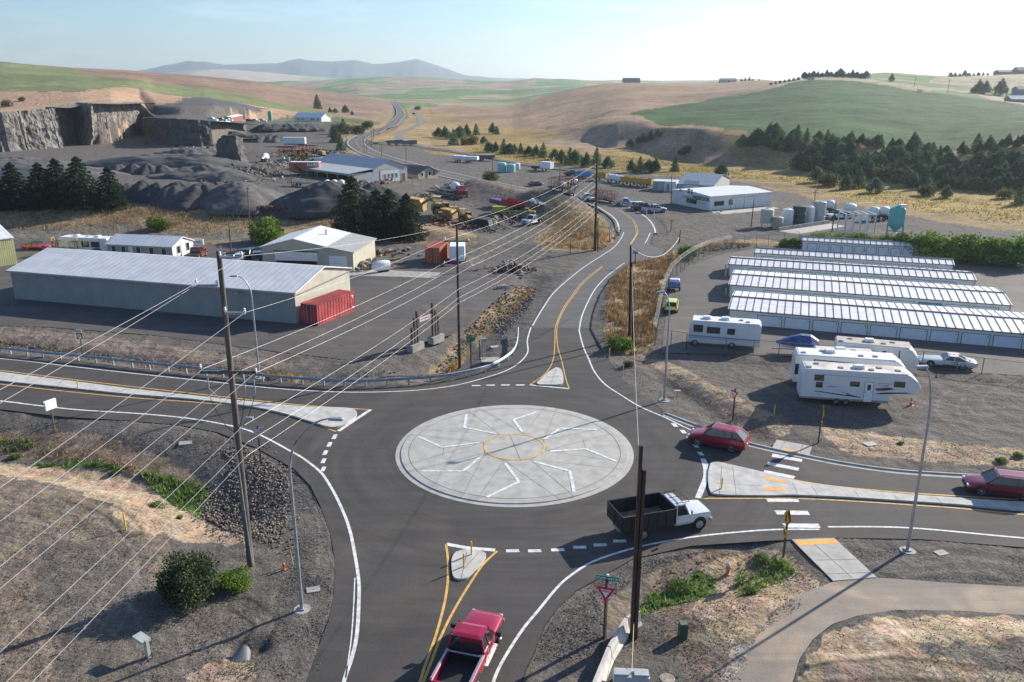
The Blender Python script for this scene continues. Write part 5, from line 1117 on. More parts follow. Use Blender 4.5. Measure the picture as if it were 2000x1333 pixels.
# ------------------------------------------------------------------ trees, bushes, grass
def zh(px, py, top):
    g = G(px, py); return max(.5, P(px, top, g.y).z - g.z)
def plant(spots, protos, name, cat, group, label, w=None):
    """spots (px, base py, top py, proto); label: template or list"""
    seen = plant.seen
    for i, (px, py, top, k) in enumerate(spots):
        p = protos[k]; hh = zh(px, py, top)
        if id(p) in seen: o = copy_tree(p)
        else: o = p; seen.add(id(p))
        put(o, G(px, py, -.05), s=hh / p['h0']); o.name = name
        tag(o, label[i] if isinstance(label, list) else (label % ORD(i + 1) if '%s' in label else label), cat, group)
        if 'h0' in o: pass
plant.seen = set()
sp = [proto('con', 10, 5.6, 13000, .42, L_spruce, 'spruce_tree', 'x'), proto('con', 10, 5.2, 13000, .42, L_spruce, 'spruce_tree', 'x', low=.04)]
plant([(-16, 406, 316, 0), (33, 405, 313, 1), (86, 404, 316, 0), (119, 401, 309, 1), (162, 404, 305, 0), (219, 406, 322, 1)], sp, 'spruce_tree', 'tree', 'dark spruces left of the gravel piles',
      ['dark spruce cut by the left edge of the picture', 'dark spruce second from the left edge, with a gap on its right', 'spruce at the left of the four crowded before the gravel mound', 'spruce standing slightly behind in the crowded four', 'tallest spruce of the crowded four', 'rightmost spruce beside the front row of gravel piles'])
plant([(693, 466, 347, 0), (738, 465, 366, 1), (762, 462, 372, 0), (796, 467, 377, 1)], sp, 'spruce_tree', 'tree', 'four dark spruces behind the garage',
      ['tallest dark spruce, left end of the four behind the garage', 'second spruce from the left behind the garage', 'spruce wedged between two others behind the garage', 'right end spruce of the four behind the garage'])
pn = [proto('pine', 8, 4.2, 2600, .6, L_pine, 'pine_tree', 'x', blobs=20, low=.05), proto('pine', 8, 3.7, 2300, .6, L_pine, 'pine_tree', 'x', blobs=16, low=.02), proto('con', 8, 3.4, 2800, .55, L_pine, 'pine_tree', 'x')]
val = [(857, 269, 243), (870, 271, 243), (886, 284, 251), (898, 272, 241), (911, 268, 240), (930, 264, 241), (945, 281, 262), (962, 262, 236), (971, 263, 247), (955, 298, 273), (968, 298, 274), (984, 301, 272), (995, 301, 275),
       (1005, 300, 280), (1017, 301, 279), (1033, 305, 279), (1047, 306, 281), (1061, 308, 279), (1083, 312, 286), (1097, 319, 289), (1113, 321, 288), (1124, 323, 287), (1146, 327, 294), (1165, 323, 290), (1187, 329, 300),
       (1232, 337, 308), (1250, 336, 307), (1268, 337, 305), (1280, 338, 306), (1318, 336, 307), (1408, 346, 313)]
plant([(a, b, c, i % 3) for i, (a, b, c) in enumerate(val)], pn, 'pine_tree', 'tree', 'pines along the valley meadow', ['small pine in the line across the dry valley meadow, near px' for _ in val])
_desc = ['leftmost pine of the meadow clump', 'pine second from left in the meadow clump', 'low front pine of the meadow clump', 'pine in the middle of the meadow clump', 'tall pine in the middle of the meadow clump', 'rear right pine of the meadow clump',
 'thin pine right of the yellowing tree', 'lone tall pine right of the meadow clump', 'short pine leaning on the lone tall pine', 'first pine of the long row along the rail bed', 'second pine of the long row along the rail bed', 'third pine of the long row along the rail bed', 'fourth pine of the long row along the rail bed',
 'fifth pine of the long row along the rail bed', 'sixth pine of the long row along the rail bed', 'seventh pine of the long row along the rail bed', 'eighth pine of the long row along the rail bed', 'ninth pine of the long row along the rail bed', 'tenth pine of the long row along the rail bed',
 'pine left of the widest one in the row', 'left half of the widest pine pair in the row', 'right half of the widest pine pair in the row', 'separate slim pine right of the widest pair', 'pine behind the top of the tall brown pole', 'pine ending the row above the yellow carts',
 'left pine of the four behind the blue cart', 'second pine of the four behind the blue cart', 'third and widest pine of the four behind the blue cart', 'right pine of the four behind the blue cart', 'lone round pine above the grey shed', 'lone pine right of the grey shed roof']
for o in [o for o in bpy.data.objects if o.get('group') == 'pines along the valley meadow']:
    pass
_l = [o for o in sc.objects if o.get('group') == 'pines along the valley meadow']; _l.sort(key=lambda o: o.location.x / o.location.y)
_v = sorted(range(len(val)), key=lambda i: (val[i][0] - 1000) / 1.0)
for o, i in zip(_l, _v): o['label'] = _desc[i]
slope = [(1230, 287, 267), (1246, 281, 262), (1258, 278, 255), (1271, 273, 250), (1286, 268, 248)]
plant([(a, b, c, i % 2) for i, (a, b, c) in enumerate(slope)], pn, 'pine_tree', 'tree', 'pines in the gully left of the green hill', ['%s pine of five climbing the gully left of the green hill' % k for k in ('lowest', 'second', 'third', 'fourth', 'highest')])
flat_ = [(1595, 357, 319), (1652, 371, 336), (1676, 368, 326), (1709, 377, 338), (1847, 388, 357), (1990, 401, 363), (1562, 332, 287)]
plant([(a, b, c, i % 3) for i, (a, b, c) in enumerate(flat_)], pn, 'pine_tree', 'tree', 'pines at the foot of the wooded bluff', ['dark pine at the bluff foot beside a round bush', 'left pine of a touching pair on the meadow edge', 'taller right pine of a touching pair on the meadow edge',
   'lone pointed pine on the meadow below the bluff', 'squat pine above the teal hopper', 'pine on the meadow at the right edge', 'pointed pine high on the left part of the bluff'])
# wooded bluff: dense trees
wd = []; r_ = random.Random(4)
for row, (off, n) in enumerate(((.92, 40), (.62, 52), (.35, 52), (.12, 44))):
    for i in range(n):
        px = 1440 + (2090 - 1440) * (i + r_.uniform(.1, .9)) / n
        ya = np.interp(px, [1325, 1475, 1550, 1637, 1725, 1787, 1937, 2100], [310, 325, 337, 350, 362, 375, 382, 388]); yb = np.interp(px, [1350, 1475, 1600, 1712, 1825, 1925, 2000, 2100], [252, 264, 275, 284, 300, 293, 276, 272])
        if px < 1560 and row > 1: continue
        if px < 1500 and r_.random() < .5: continue
        py = ya + (yb - ya) * off + r_.uniform(-4, 4); hp = r_.uniform(18, 44); wd.append((px, py, py - hp, r_.choice([0, 1, 0, 1, 2]), row, i))
_rn = ('lowest', 'second lowest', 'second highest', 'highest')
plant([q[:4] for q in wd], pn, 'pine_tree', 'tree', 'pines crowded on the shaded bluff', ['%s pine from the left in the %s row on the shaded bluff' % (ORD(1 + sum(1 for z in wd[:k] if z[4] == q[4])), _rn[q[4]]) for k, q in enumerate(wd)])
top = [(1571 + 8.5 * i, 156, 137 + (3 * math.sin(i * 2.1)) - (5 if i == 8 else 0), i % 2) for i in range(15)]
def ridge_trees(lst, Y, group, label):
    for i, (px, py, tp, k) in enumerate(lst):
        v = P(px, py, Y); v.z = h1(v.x, v.y); hh = P(px, tp, Y).z - v.z; o = copy_tree(pn[k]); put(o, v, s=max(hh, 3) / 8); o.name = 'hilltop_tree'; tag(o, (label % ORD(i + 1)) if '%s' in label else label, 'tree', group)
ridge_trees(top, 700, 'row of trees on the green hill crest', '%s dark tree from the left along the green hill crest')
ridge_trees([(1741, 158, 142, 1)], 690, None, 'single dark tree right of the hill crest row')
ridge_trees([(1856 + 9 * i, 153, 139 - (4 if i == 3 else 0) + (i % 3), i % 2) for i in range(9)], 980, 'trees behind the far right fields', '%s tree from the left in the far right skyline group')
ridge_trees([(1405, 165, 158, 1), (1424, 165, 155, 1), (1448, 162, 153, 0), (1455, 162, 151, 2), (1463, 162, 149, 2), (1470, 162, 153, 0), (1482, 161, 154, 1)], 1110, 'trees by the pale skyline house', '%s tiny tree from the left beside the pale skyline house')
ridge_trees([(1505 + 9 * i, 172 - 2.2 * i, 160 - 2.0 * i, i % 2) for i in range(7)], 705, 'scrub line left of the hill crest row', '%s low scrub tree climbing toward the hill crest row')
ridge_trees([(1905, 176, 162, 0), (1900, 181, 170, 1), (1915, 160, 154, 1), (1928, 160, 154, 1), (1958, 158, 151, 1)], 620, 'trees on the far right terraces', '%s small dark tree on the far right terraces')
ob = [proto('bush', 4, 3.0, 1500, .45, L_olive, 'bush', 'x', low=.0), proto('bush', 3, 2.6, 1900, .34, L_bright, 'bush', 'x', low=.0), proto('bush', 3, 2.2, 1700, .34, L_bright, 'bush', 'x', low=.0), proto('bush', 4, 2.6, 1200, .5, L_gold, 'bush', 'x', low=.0)]
for px, py, tp, k, lb in ((1616, 364, 331, 0, 'round olive bush leaning on a dark pine below the bluff'), (1807, 383, 352, 0, 'pale olive bush on the meadow below the bluff'), (1962, 388, 360, 0, 'grey-green bush near the right edge below the bluff'), (1730, 352, 315, 0, 'large brownish bush half way up the bluff'),
   (1750, 350, 322, 0, 'second brownish bush half way up the bluff'), (926, 283, 260, 3, 'yellowing round tree in the meadow clump'), (909, 283, 262, 3, 'smaller yellowing tree in the meadow clump'), (286, 283, 274, 3, 'yellow bush at the quarry cliff foot'), (345, 288, 279, 0, 'olive bush under the shaded quarry cliff'),
   (12, 209, 191, 0, 'dark bush above the cliff at the left edge'), (42, 198, 187, 0, 'small round bush above the left cliff'), (957, 354, 329, 0, 'olive bush on top of the dirt mound'), (1345, 298, 280, 0, 'olive bush on the dry slope left of the bluff'),
   (668, 262, 232, 0, 'tall bush right of the roadside spruces'), (700, 262, 238, 0, 'wide olive bush above the road bend'), (717, 250, 232, 0, 'olive bush up the slope above the road bend'), (808, 224, 219, 0, 'low bush between the road and the side track'), (815, 215, 205, 0, 'small tree where the side track vanishes'),
   (1335, 304, 283, 0, 'brownish bush above the meadow edge'), (520, 472, 417, 1, 'large bright green bush behind the garage'), (308, 449, 417, 1, 'small bright green bush on the dry grass bank'), (1340, 507, 474, 2, 'bright green bush at the bend of the chain-link fence'),
   (1166, 418, 410, 0, 'small bush by the tall brown pole'), (1210, 684, 650, 1, 'green bush at the foot of the roadside pole pair'), (1228, 716, 700, 0, 'low spreading juniper beside the marker posts')):
    plant([(px, py, tp, k)], ob, 'bush', 'bush', None, lb)
plant([(675, 221, 203, 0), (655, 221, 209, 0), (645, 220, 208, 1), (688, 225, 215, 1)], pn, 'farm_tree', 'tree', 'round trees by the long white shed', ['round dark tree right of the white shed', 'second small tree beyond the white shed', 'small tree nearest the white shed', 'low tree right of the round dark one'])
plant([(620, 213, 185, 2)], pn, 'spruce_tree', 'tree', None, 'lone dark conifer behind the long white shed')
plant([(656, 279, 244, 2), (671, 258, 231, 2), (666, 294, 262, 2), (650, 268, 244, 2)], pn, 'spruce_tree', 'tree', 'spruces between the haul yard and the highway', ['middle spruce of the roadside group above the quarry yard', 'rear spruce of the roadside group', 'front spruce of the roadside group nearest the bend', 'left spruce of the roadside group'])
hg = []
for i in range(22):
    px = 1532 + 21.5 * i; py = np.interp(px, [1530, 1700, 1850, 1990], [481, 486, 508, 520]); tp = np.interp(px, [1530, 1600, 1680, 1760, 1800, 1860, 1930, 2000], [462, 450, 452, 452, 446, 449, 455, 458]) + 3 * math.sin(i * 1.7)
    hg.append((px, py, tp, 1 + i % 2))
plant(hg, ob, 'hedge_bush', 'bush', 'bright green bushes hedging the storage rows', '%s bush from the left in the hedge behind the storage rows')
nb = make_tree('bush', 3.1, 2.05, 15000, .15, L_bush, 'leafy_bush', 'big dark leafy bush on the gravel beside the leaning wooden pole', 'bush', low=.0, blobs=26); put(nb, G(372, 1165), 1.0)
nb = make_tree('bush', 1.2, 1.45, 4200, .11, L_bright, 'weed_clump', 'yellow-green weeds between the leafy bush and the wooden pole', 'bush', low=.0); put(nb, G(452, 1146), 0)
for i, (px, py, r1_, lb) in enumerate(((233, 922, .75, 'grey-green weed clump at the ditch end of the tan bank'), (312, 992, .9, 'bright green weed clump on the tan bank left of the rocks'), (352, 1012, .35, 'tiny green weed on the bare tan soil'), (32, 896, .8, 'weed clump near the left edge by the ditch'),
      (1330, 1150, 1.1, 'tall weeds left of the fire hydrant'), (1485, 1095, .8, 'weed clump right of the fire hydrant'), (1465, 1160, .7, 'weeds on the tan soil below the hydrant'), (1525, 1105, .7, 'weeds at the foot of the crossing sign'), (1987, 892, .6, 'weeds on the bank at the right edge'), (1955, 902, .6, 'second weeds on the bank near the right edge'), (1760, 868, .35, 'small weed on the tan bank by the flat cover'))):
    w_ = make_tree('bush', r1_ * .7, r1_ * .85, 900, .10, L_grn, 'weed_clump', lb, 'weeds', low=.0, blobs=9, limbs=2); put(w_, G(px, py), i)
tufts('dry_grass', [[(1228, 515), (1190, 555), (1182, 610), (1184, 665), (1210, 690), (1260, 690), (1280, 665), (1290, 600), (1300, 540), (1345, 505), (1400, 487), (1480, 478), (1400, 474), (1300, 500)]], 22, .75, L_red, 'russet dry weeds between the highway and the chain-link fence')
tufts('dry_grass', [[(1200, 540), (1196, 650), (1280, 670), (1290, 560)]], 12, .55, L_dry, 'pale dry grass mixed into the roadside weeds')
tufts('dry_grass', [[(-40, 425), (0, 418), (150, 410), (270, 404), (400, 405), (560, 410), (560, 440), (400, 462), (300, 458), (150, 452), (0, 450)], [(150, 405), (420, 405), (560, 412), (700, 424), (640, 440), (300, 440)]], 7, .7, L_dry, 'dry straw grass on the bank above the office cabin')
tufts('dry_grass', [[(1045, 470), (1080, 445), (1060, 405), (1000, 370), (935, 354), (1060, 386), (1120, 403), (1165, 421), (1203, 448), (1193, 475), (1160, 487), (1060, 486)]], 9, .6, L_dry, 'dry grass on the mound beside the highway bend')
tufts('dry_grass', [[(1090, 480), (1110, 462), (1160, 452), (1195, 455), (1193, 475), (1160, 488)]], 16, .8, L_orange, 'golden orange grass around the tall brown pole')
tufts('dry_grass', [[(870, 728), (910, 690), (955, 650), (1000, 607), (1043, 570), (1040, 565), (1010, 590), (960, 640), (905, 700), (880, 735)]], 24, .55, L_orange, 'golden weeds in the roadside ditch')
tufts('green_grass', [[(880, 715), (920, 670), (975, 610), (1000, 580), (985, 580), (930, 650), (875, 705)]], 10, .35, L_grn, 'green strip along the roadside ditch')
tufts('dry_grass', [[(500, 736), (508, 722), (560, 730), (612, 742), (600, 748), (540, 742)]], 30, .45, L_orange, 'orange dry grass behind the guardrail by the back street lamp')
tufts('dry_grass', [[(0, 664), (150, 688), (300, 708), (430, 728), (500, 740), (430, 732), (300, 722), (150, 700), (0, 680)]], 14, .35, L_dry, 'dry weeds along the back of the guardrail')
tufts('meadow_grass', [[(900, 300), (1180, 335), (1330, 345), (1520, 352), (1600, 375), (1880, 428), (2080, 450), (2080, 395), (1800, 385), (1640, 358), (1450, 332), (1200, 305), (950, 280)]], 2.2, .42, L_gold, 'yellow green rough grass on the valley meadow', clump=9, wide=.3)
tufts('green_grass', [[(60, 907), (150, 902), (225, 907), (228, 916), (170, 913), (80, 912)], [(272, 922), (330, 930), (400, 950), (412, 988), (385, 1012), (340, 990), (290, 945)], [(0, 855), (60, 860), (70, 875), (0, 885)]], 60, .4, L_grn, 'green weeds in the ditch left of the rocks', clump=.8)
tufts('green_grass', [[(1240, 1198), (1270, 1160), (1320, 1152), (1360, 1122), (1400, 1125), (1400, 1160), (1350, 1178), (1300, 1183), (1265, 1203)], [(1440, 1100), (1520, 1080), (1560, 1120), (1500, 1150), (1440, 1170)]], 70, .32, L_grn, 'bright green grass patch beside the front steel pole', clump=.7)
tufts('dry_grass', [[(-60, 855), (100, 860), (250, 905), (380, 950), (300, 945), (200, 905), (60, 895), (-60, 890)]], 22, .22, L_dry, 'short dry grass on the ditch side at the left', clump=1)
tufts('dry_grass', [[(1280, 1130), (1400, 1080), (1500, 1075), (1600, 1140), (1540, 1180), (1450, 1240), (1330, 1220), (1250, 1190)]], 16, .14, L_dry, 'short straw on the bare soil around the fire hydrant', clump=.6)
tufts('dry_grass', [[(1340, 692), (1430, 702), (1600, 716), (1900, 745), (2050, 755), (2050, 750), (1900, 738), (1600, 708), (1430, 696)]], 18, .3, L_dry, 'dry weeds along the foot of the long chain-link fence', clump=1.5)
# rocks
def rocks(name, poly, n, r0, r1_, m, label):
    w_ = [tuple(G(*q)[:2]) for q in poly]; a = np.array(w_); mn, mx = a.min(0), a.max(0); q = mn + rng.random((n * 3, 2)) * (mx - mn); q = q[inpoly(q[:, 0], q[:, 1], w_)][:n]
    z = H(q[:, 0], q[:, 1]); t = (1 + 5 ** .5) / 2
    ico = np.array([(-1, t, 0), (1, t, 0), (-1, -t, 0), (1, -t, 0), (0, -1, t), (0, 1, t), (0, -1, -t), (0, 1, -t), (t, 0, -1), (t, 0, 1), (-t, 0, -1), (-t, 0, 1)]) / 1.9
    fc = np.array([(0, 11, 5), (0, 5, 1), (0, 1, 7), (0, 7, 10), (0, 10, 11), (1, 5, 9), (5, 11, 4), (11, 10, 2), (10, 7, 6), (7, 1, 8), (3, 9, 4), (3, 4, 2), (3, 2, 6), (3, 6, 8), (3, 8, 9), (4, 9, 5), (2, 4, 11), (6, 2, 10), (8, 6, 7), (9, 8, 1)])
    k = len(q); s = (r0 + (r1_ - r0) * rng.random(k) ** 2.5)[:, None, None]
    V = ico[None] * s * rng.uniform(.6, 1.25, (k, 12, 3)) * np.array([1, 1, .75]) + np.column_stack([q, z + s[:, 0, 0] * rng.uniform(-.1, .9, k)])[:, None, :]
    F = fc[None] + np.arange(k)[:, None, None] * 12
    o = link(bpy.data.objects.new(name, np_mesh(name, V.reshape(-1, 3), F.reshape(-1, 3), [m]))); return tag(o, label, 'rocks', kind='stuff')
def rockm(name, c1, c2):
    m, n, b = _nodes(name); g = n.nodes.new('ShaderNodeNewGeometry'); r = n.nodes.new('ShaderNodeValToRGB'); e = r.color_ramp.elements; e[0].color = (*c1, 1); e[1].color = (*c2, 1)
    n.links.new(g.outputs['Random Per Island'], r.inputs[0]); n.links.new(r.outputs[0], b.inputs['Base Color']); b.inputs['Roughness'].default_value = .95; return m
M_rk = rockm('riprap_rock', (.05, .045, .04), (.28, .225, .175)); M_rk2 = rockm('dark_rubble', (.05, .05, .05), (.2, .17, .15))
rocks('riprap', [(385, 985), (405, 965), (440, 950), (455, 905), (430, 880), (470, 870), (520, 895), (560, 930), (575, 980), (560, 1030), (548, 1060), (520, 1062), (480, 1045), (430, 1030), (395, 1010)], 7500, .04, .13, M_rk, 'loose pale riprap rocks on the slope beside the wooden pole')
rocks('rubble', [(-40, 668), (0, 670), (150, 692), (300, 712), (420, 730), (500, 742), (640, 746), (720, 738), (800, 730), (720, 728), (640, 738), (500, 735), (300, 704), (150, 684), (0, 664)], 3000, .04, .16, M_rk2, 'dark broken rock strewn along the back of the guardrail')
rocks('rubble', [(985, 560), (1010, 555), (1050, 560), (1042, 590), (1000, 640), (980, 660), (960, 640), (930, 660), (900, 700), (870, 730), (850, 730), (900, 660)], 1500, .05, .22, M_rk, 'stones on the ditch bank left of the highway')
rocks('rubble', [(900, 440), (940, 432), (985, 440), (1000, 450), (960, 456), (900, 450)], 260, .1, .35, M_rk2, 'dark rubble under the yellow machines')
rocks('rubble', [(1150, 486), (1195, 472), (1205, 445), (1215, 450), (1205, 470), (1170, 492)], 400, .06, .25, M_rk2, 'rock edging at the highway bend')
rocks('rubble', [(1350, 492), (1400, 478), (1460, 476), (1470, 482), (1400, 490), (1350, 502)], 500, .08, .3, M_rk2, 'grey rocks along the fence bend')
rocks('rubble', [(440, 320), (500, 330), (560, 338), (560, 345), (480, 345), (430, 330)], 320, .2, .8, M_rk2, 'scattered boulders and scrap below the rock pillar')
rocks('gravel_stones', [(560, 880), (620, 960), (640, 1050), (650, 1150), (640, 1220), (600, 1320), (420, 1320), (520, 1250), (560, 1100), (560, 950)], 6000, .015, .05, M_rk2, 'loose gravel on the shoulder left of the south leg')
rocks('gravel_stones', [(1045, 1290), (1065, 1230), (1130, 1160), (1240, 1100), (1400, 1070), (1240, 1130), (1180, 1180), (1190, 1300)], 6000, .015, .05, M_rk2, 'loose gravel on the shoulder by the yield sign')
rocks('gravel_stones', [(-300, 1060), (0, 1040), (200, 1010), (300, 1060), (330, 1180), (520, 1190), (560, 1100), (650, 1110), (645, 1230), (600, 1400), (-200, 1400)], 15000, .015, .05, M_rk2, 'stones and clods over the bare south-west corner')
rocks('gravel_stones', [(1240, 1200), (1300, 1110), (1400, 1080), (1560, 1090), (1620, 1150), (1480, 1240), (1420, 1400), (1180, 1400)], 9000, .012, .045, M_rk, 'stones and clods around the fire hydrant')
rocks('gravel_stones', [(1560, 1400), (1600, 1260), (1680, 1210), (1900, 1205), (2200, 1215), (2200, 1400)], 3500, .012, .04, M_rk, 'clods on the bare soil inside the path bend')
rocks('gravel_stones', [(1640, 1075), (1760, 1070), (2050, 1090), (2100, 1140), (1850, 1132), (1700, 1120)], 5000, .012, .035, M_rk2, 'loose gravel around the right-hand street lamp')
rocks('gravel_stones', [(0, 815), (250, 832), (430, 855), (560, 920), (600, 980), (520, 900), (400, 900), (250, 880), (0, 850)], 7000, .02, .06, M_rk2, 'loose gravel bank below the west road')
rocks('gravel_stones', [(1200, 720), (1300, 790), (1450, 850), (1600, 870), (2000, 925), (2000, 880), (1700, 840), (1500, 800), (1350, 730), (1260, 700)], 7000, .015, .05, M_rk, 'stones on the verge above the east kerb')
rocks('riprap', [(370, 960), (420, 860), (520, 860), (590, 930), (600, 1010), (565, 1090), (500, 1080), (420, 1060), (375, 1020)], 1500, .03, .11, M_rk, 'stray rocks scattered round the edge of the riprap')
# ------------------------------------------------------------------ poles, wires, lamps
def lamp(base, head_, tall, label, top=None):
    g = Gz(*base); h_ = P(*head_, g.y) - g; t = thing('street_lamp', label, 'street lamp', g, 0, 'curved steel street lamps at the roundabout')
    b = MB().m(M_galv); b.lathe((0, 0, 0), [(.0, .08), (.22, .08), (.22, .02)], 10); b.box(0, 0, .1, .38, .38, .05); b.tube([(0, 0, .1), (0, 0, tall)], .11, 12, .075); b.build('pole', t, True)
    b = MB().m(M_galv); pts = []
    for i in range(13): u = i / 12; a = u * math.pi / 2; pts.append((h_.x * .97 * (1 - math.cos(a)), 0, tall + (h_.z + .1 - tall) * math.sin(a)))
    b.tube(pts, .075, 10, .04); b.build('arm', t, True)
    s = 1 if h_.x > 0 else -1; b = MB().m(M_galv); b.prism([(h_.x - s * .35, h_.z + .02), (h_.x - s * .3, h_.z + .16), (h_.x + s * .35, h_.z + .13), (h_.x + s * .5, h_.z + .05), (h_.x + s * .3, h_.z - .02)], -.15, .15, .03); b.build('lamp_head', t)
    b = MB().m(M_concd); b.lathe((0, 0, 0), [(0, .05), (.46, .05), (.5, .02), (.5, -.1)], 20); b.build('footing', t)
lamp((590, 1191), (655, 821), 8.4, 'tall curved street lamp nearest the camera, left of the south leg')
lamp((507, 738), (458, 541), 8.4, 'curved street lamp behind the guardrail, arm toward the warehouse')
lamp((1297, 783), (1292, 572), 8.4, 'curved street lamp beside the motorhome and marker posts')
lamp((1772, 1076), (1801, 719), 8.4, 'tall curved street lamp at the right beside the concrete ramp')
def upole(base, top, r, m, label, arms=(), r2=None, extra=None, name='utility_pole', rusty=False):
    g = G(*base); tp = P(top[0], top[1], g.y) - g; t = thing(name, label, 'utility pole', g, 0, 'utility poles')
    b = MB().m(m)
    if rusty: b.bx(-r, -.03, -r * .7, r * .7, -.2, tp.z); b.bx(.03, r, -r * .7, r * .7, -.2, tp.z - 1.3); b.m(M_dark).bx(-.03, .03, -.05, .05, 0, tp.z - 1.3)
    else: b.tube([(0, 0, -.4), (tp.x * .5, 0, tp.z * .5), (tp.x, 0, tp.z)], r, 12, (r2 or r * .62))
    b.build('pole', t, not rusty)
    for (ax, ay, bx_, by_, mm, th) in arms:
        A_ = P(ax, ay, g.y - .15) - g; B_ = P(bx_, by_, g.y - .15) - g; b = MB().m(mm); c = (A_ + B_) / 2; b.box(c.x, c.y, c.z, abs(B_.x - A_.x) + .05, th, th); o = b.build('crossarm', t)
        for q in (A_, B_):
            b = MB().m(M_white); b.lathe((q.x, q.y, q.z + th / 2), [(.0, .26), (.04, .25), (.07, .2), (.04, .16), (.08, .1), (.05, 0)], 10); b.build('insulator', o, True)
    return t
pA = upole((490, 1105), (427, 490), .22, M_wood, 'tall leaning grey wooden pole with crossarms at the left of the roundabout',
   [(430, 503, 472, 503, M_galv, .13), (384, 557, 424, 559, M_galv, .13), (440, 611, 478, 613, M_galv, .13), (392, 723, 500, 731, M_wood, .17)])
gA = G(490, 1105)
for (x, y) in ((407, 752), (478, 755), (497, 757)):
    q = P(x, y, gA.y - .3) - gA; b = MB().m(M_grey); b.lathe((q.x, q.y, q.z - .4), [(.0, .9), (.03, .88), (.05, .7), (.03, .6), (.06, .4), (.04, .2), (.02, 0)], 8); b.tube([(q.x, q.y, q.z - .2), (q.x * .4 + (-.2), 0, q.z - 1.0)], .02, 5); b.build('cutout_switch', pA, True)
b = MB().m(M_black)
for (x, y) in ((407, 770), (478, 775), (497, 775)):
    q = P(x, y, gA.y - .3) - gA; e = P(459, 845, gA.y - .25) - gA; pts = [q.lerp(e, i / 8) + Vector((0, 0, -.5 * math.sin(math.pi * i / 8))) for i in range(9)]; b.tube(pts, .018, 5)
b.build('drop_cable', pA)
b = MB().m(M_galv); e0 = P(457, 850, gA.y - .24) - gA; b.tube([e0, P(492, 1100, gA.y - .24) - gA], .045, 7); b.build('conduit', pA)
q = P(487, 817, gA.y - .35) - gA; b = MB().m(M_galv); b.tube([P(466, 832, gA.y - .2) - gA, q], .03, 6); b.box(q.x, q.y, q.z, .42, .22, .14); b.build('pole_lamp', pA)
upole((898, 719), (892, 438), .17, mat('dark_pole_wood', (.075, .06, .05), .9, var=.3, scale=1.5, stretch=(6, 6, .4)), 'dark wooden pole with a crossarm behind the guardrail by the green street signs', [(869, 470, 915, 473, M_wood, .15), (868, 516, 921, 521, M_galv, .1)])
upole((1162, 489), (1166, 318), .24, M_rust, 'tall brown steel pole on the orange grass at the highway bend', r2=.18)
upole((1168, 489), (1168, 425), .14, M_wood, 'short grey wooden pole touching the tall brown steel pole')
upole((1230, 656), (1232, 480), .17, mat('black_pole_wood', (.035, .028, .025), .9, var=.3, scale=1.5), 'dark roadside pole standing in the russet weeds right of the highway')
upole((1236.5, 668), (1234, 513), .12, mat('black_pole_wood', (.035, .028, .025)), 'shorter pole strapped to the dark roadside pole')
upole((1326, 476), (1329, 450), .12, mat('black_pole_wood', (.035, .028, .025)), 'short dark service pole at the store driveway')
upole((1237, 1245), (1249, 870), .19, M_rust, 'dark brown steel pole nearest the camera behind the concrete barriers', rusty=True)
upole((990, 533), (992, 430), .07, M_galv, 'thin grey pole beside the scrap pile in the left lot')
for base, top, lb in (((489, 466), (483, 365), 'wooden pole with guy wires on the grassy bank left of the red gates'), ((451, 492), (446, 423), 'thin wooden pole behind the warehouse roof'), ((570, 366), (566, 298), 'wooden pole in front of the orange trailer'),
   ((711, 300), (711, 269), 'left pole of a close pair at the far highway bend'), ((716, 300), (716, 267), 'right pole of a close pair at the far highway bend'), ((726, 291), (726, 259), 'pole right of the close pair at the far bend'), ((745, 306), (745, 281), 'short pole behind the workshop ridge'),
   ((793, 320), (793, 280), 'tall pole behind the brown-roofed office'), ((756, 258), (756, 241), 'small pole further up the far highway'), ((730, 272), (730, 250), 'pole between the far bend and the spruces'), ((676, 292), (676, 264), 'brown pole beside the roadside spruces'),
   ((962, 345), (962, 304), 'pole beside the teal tanks'), ((1093, 377), (1094, 319), 'pole among the red racks left of the highway'), ((1311, 398), (1312, 341), 'pole at the left corner of the white store'), ((1467, 444), (1473, 388), 'pole left of the cream tank'),
   ((1625, 452), (1633, 393), 'pole in front of the white loading frame'), ((1590, 404), (1593, 372), 'pole behind the big grey tank')):
    hp = abs(base[1] - top[1]); upole(base, top, .13, M_wood, lb, [(top[0] - 5, top[1] + 4, top[0] + 5, top[1] + 4, M_wood, .1)] if lb in ('wooden pole with guy wires on the grassy bank left of the red gates', 'pole behind the big grey tank', 'tall pole behind the brown-roofed office') else ())
for base, top, Y, lb in (((1787, 160), (1788, 149), 640, 'thin pole on the green hill crest'), ((1852, 174), (1853, 155), 600, 'thin pole on the pale upper terrace'), ((1964, 192), (1966, 171), 520, 'thin pole nearest the small barn')):
    g = P(*base, Y); g.z = h1(g.x, g.y); t = thing('utility_pole', lb, 'utility pole', g, 0, 'utility poles'); MB().m(M_wood).tube([(0, 0, -.5), (0, 0, P(*top, Y).z - g.z)], .18, 6, .12).bx(-1, 1, -.1, .1, P(*top, Y).z - g.z - .8, P(*top, Y).z - g.z - .6).build('pole', t)
def wire(label, pts, sag=.5, r=.018, m=M_wire):
    b = MB().m(m); out = []
    for i in range(len(pts) - 1):
        a, c = Vector(pts[i]), Vector(pts[i + 1]); L_ = (c - a).length; s = sag if not isinstance(sag, (list, tuple)) else sag[i]
        for k in range(13): 
            if k == 0 and i: continue
            u = k / 12; out.append(a.lerp(c, u) - Vector((0, 0, s * 4 * u * (1 - u))))
    b.tube(out, r, 5, cap=False); o = b.build('power_line', None, True, norm=False); tag(o, label, 'power line', 'overhead wires')
yA = gA.y - .15; gB = G(898, 719); yB = gB.y - .15; gC = G(1162, 489); yC = gC.y - .3
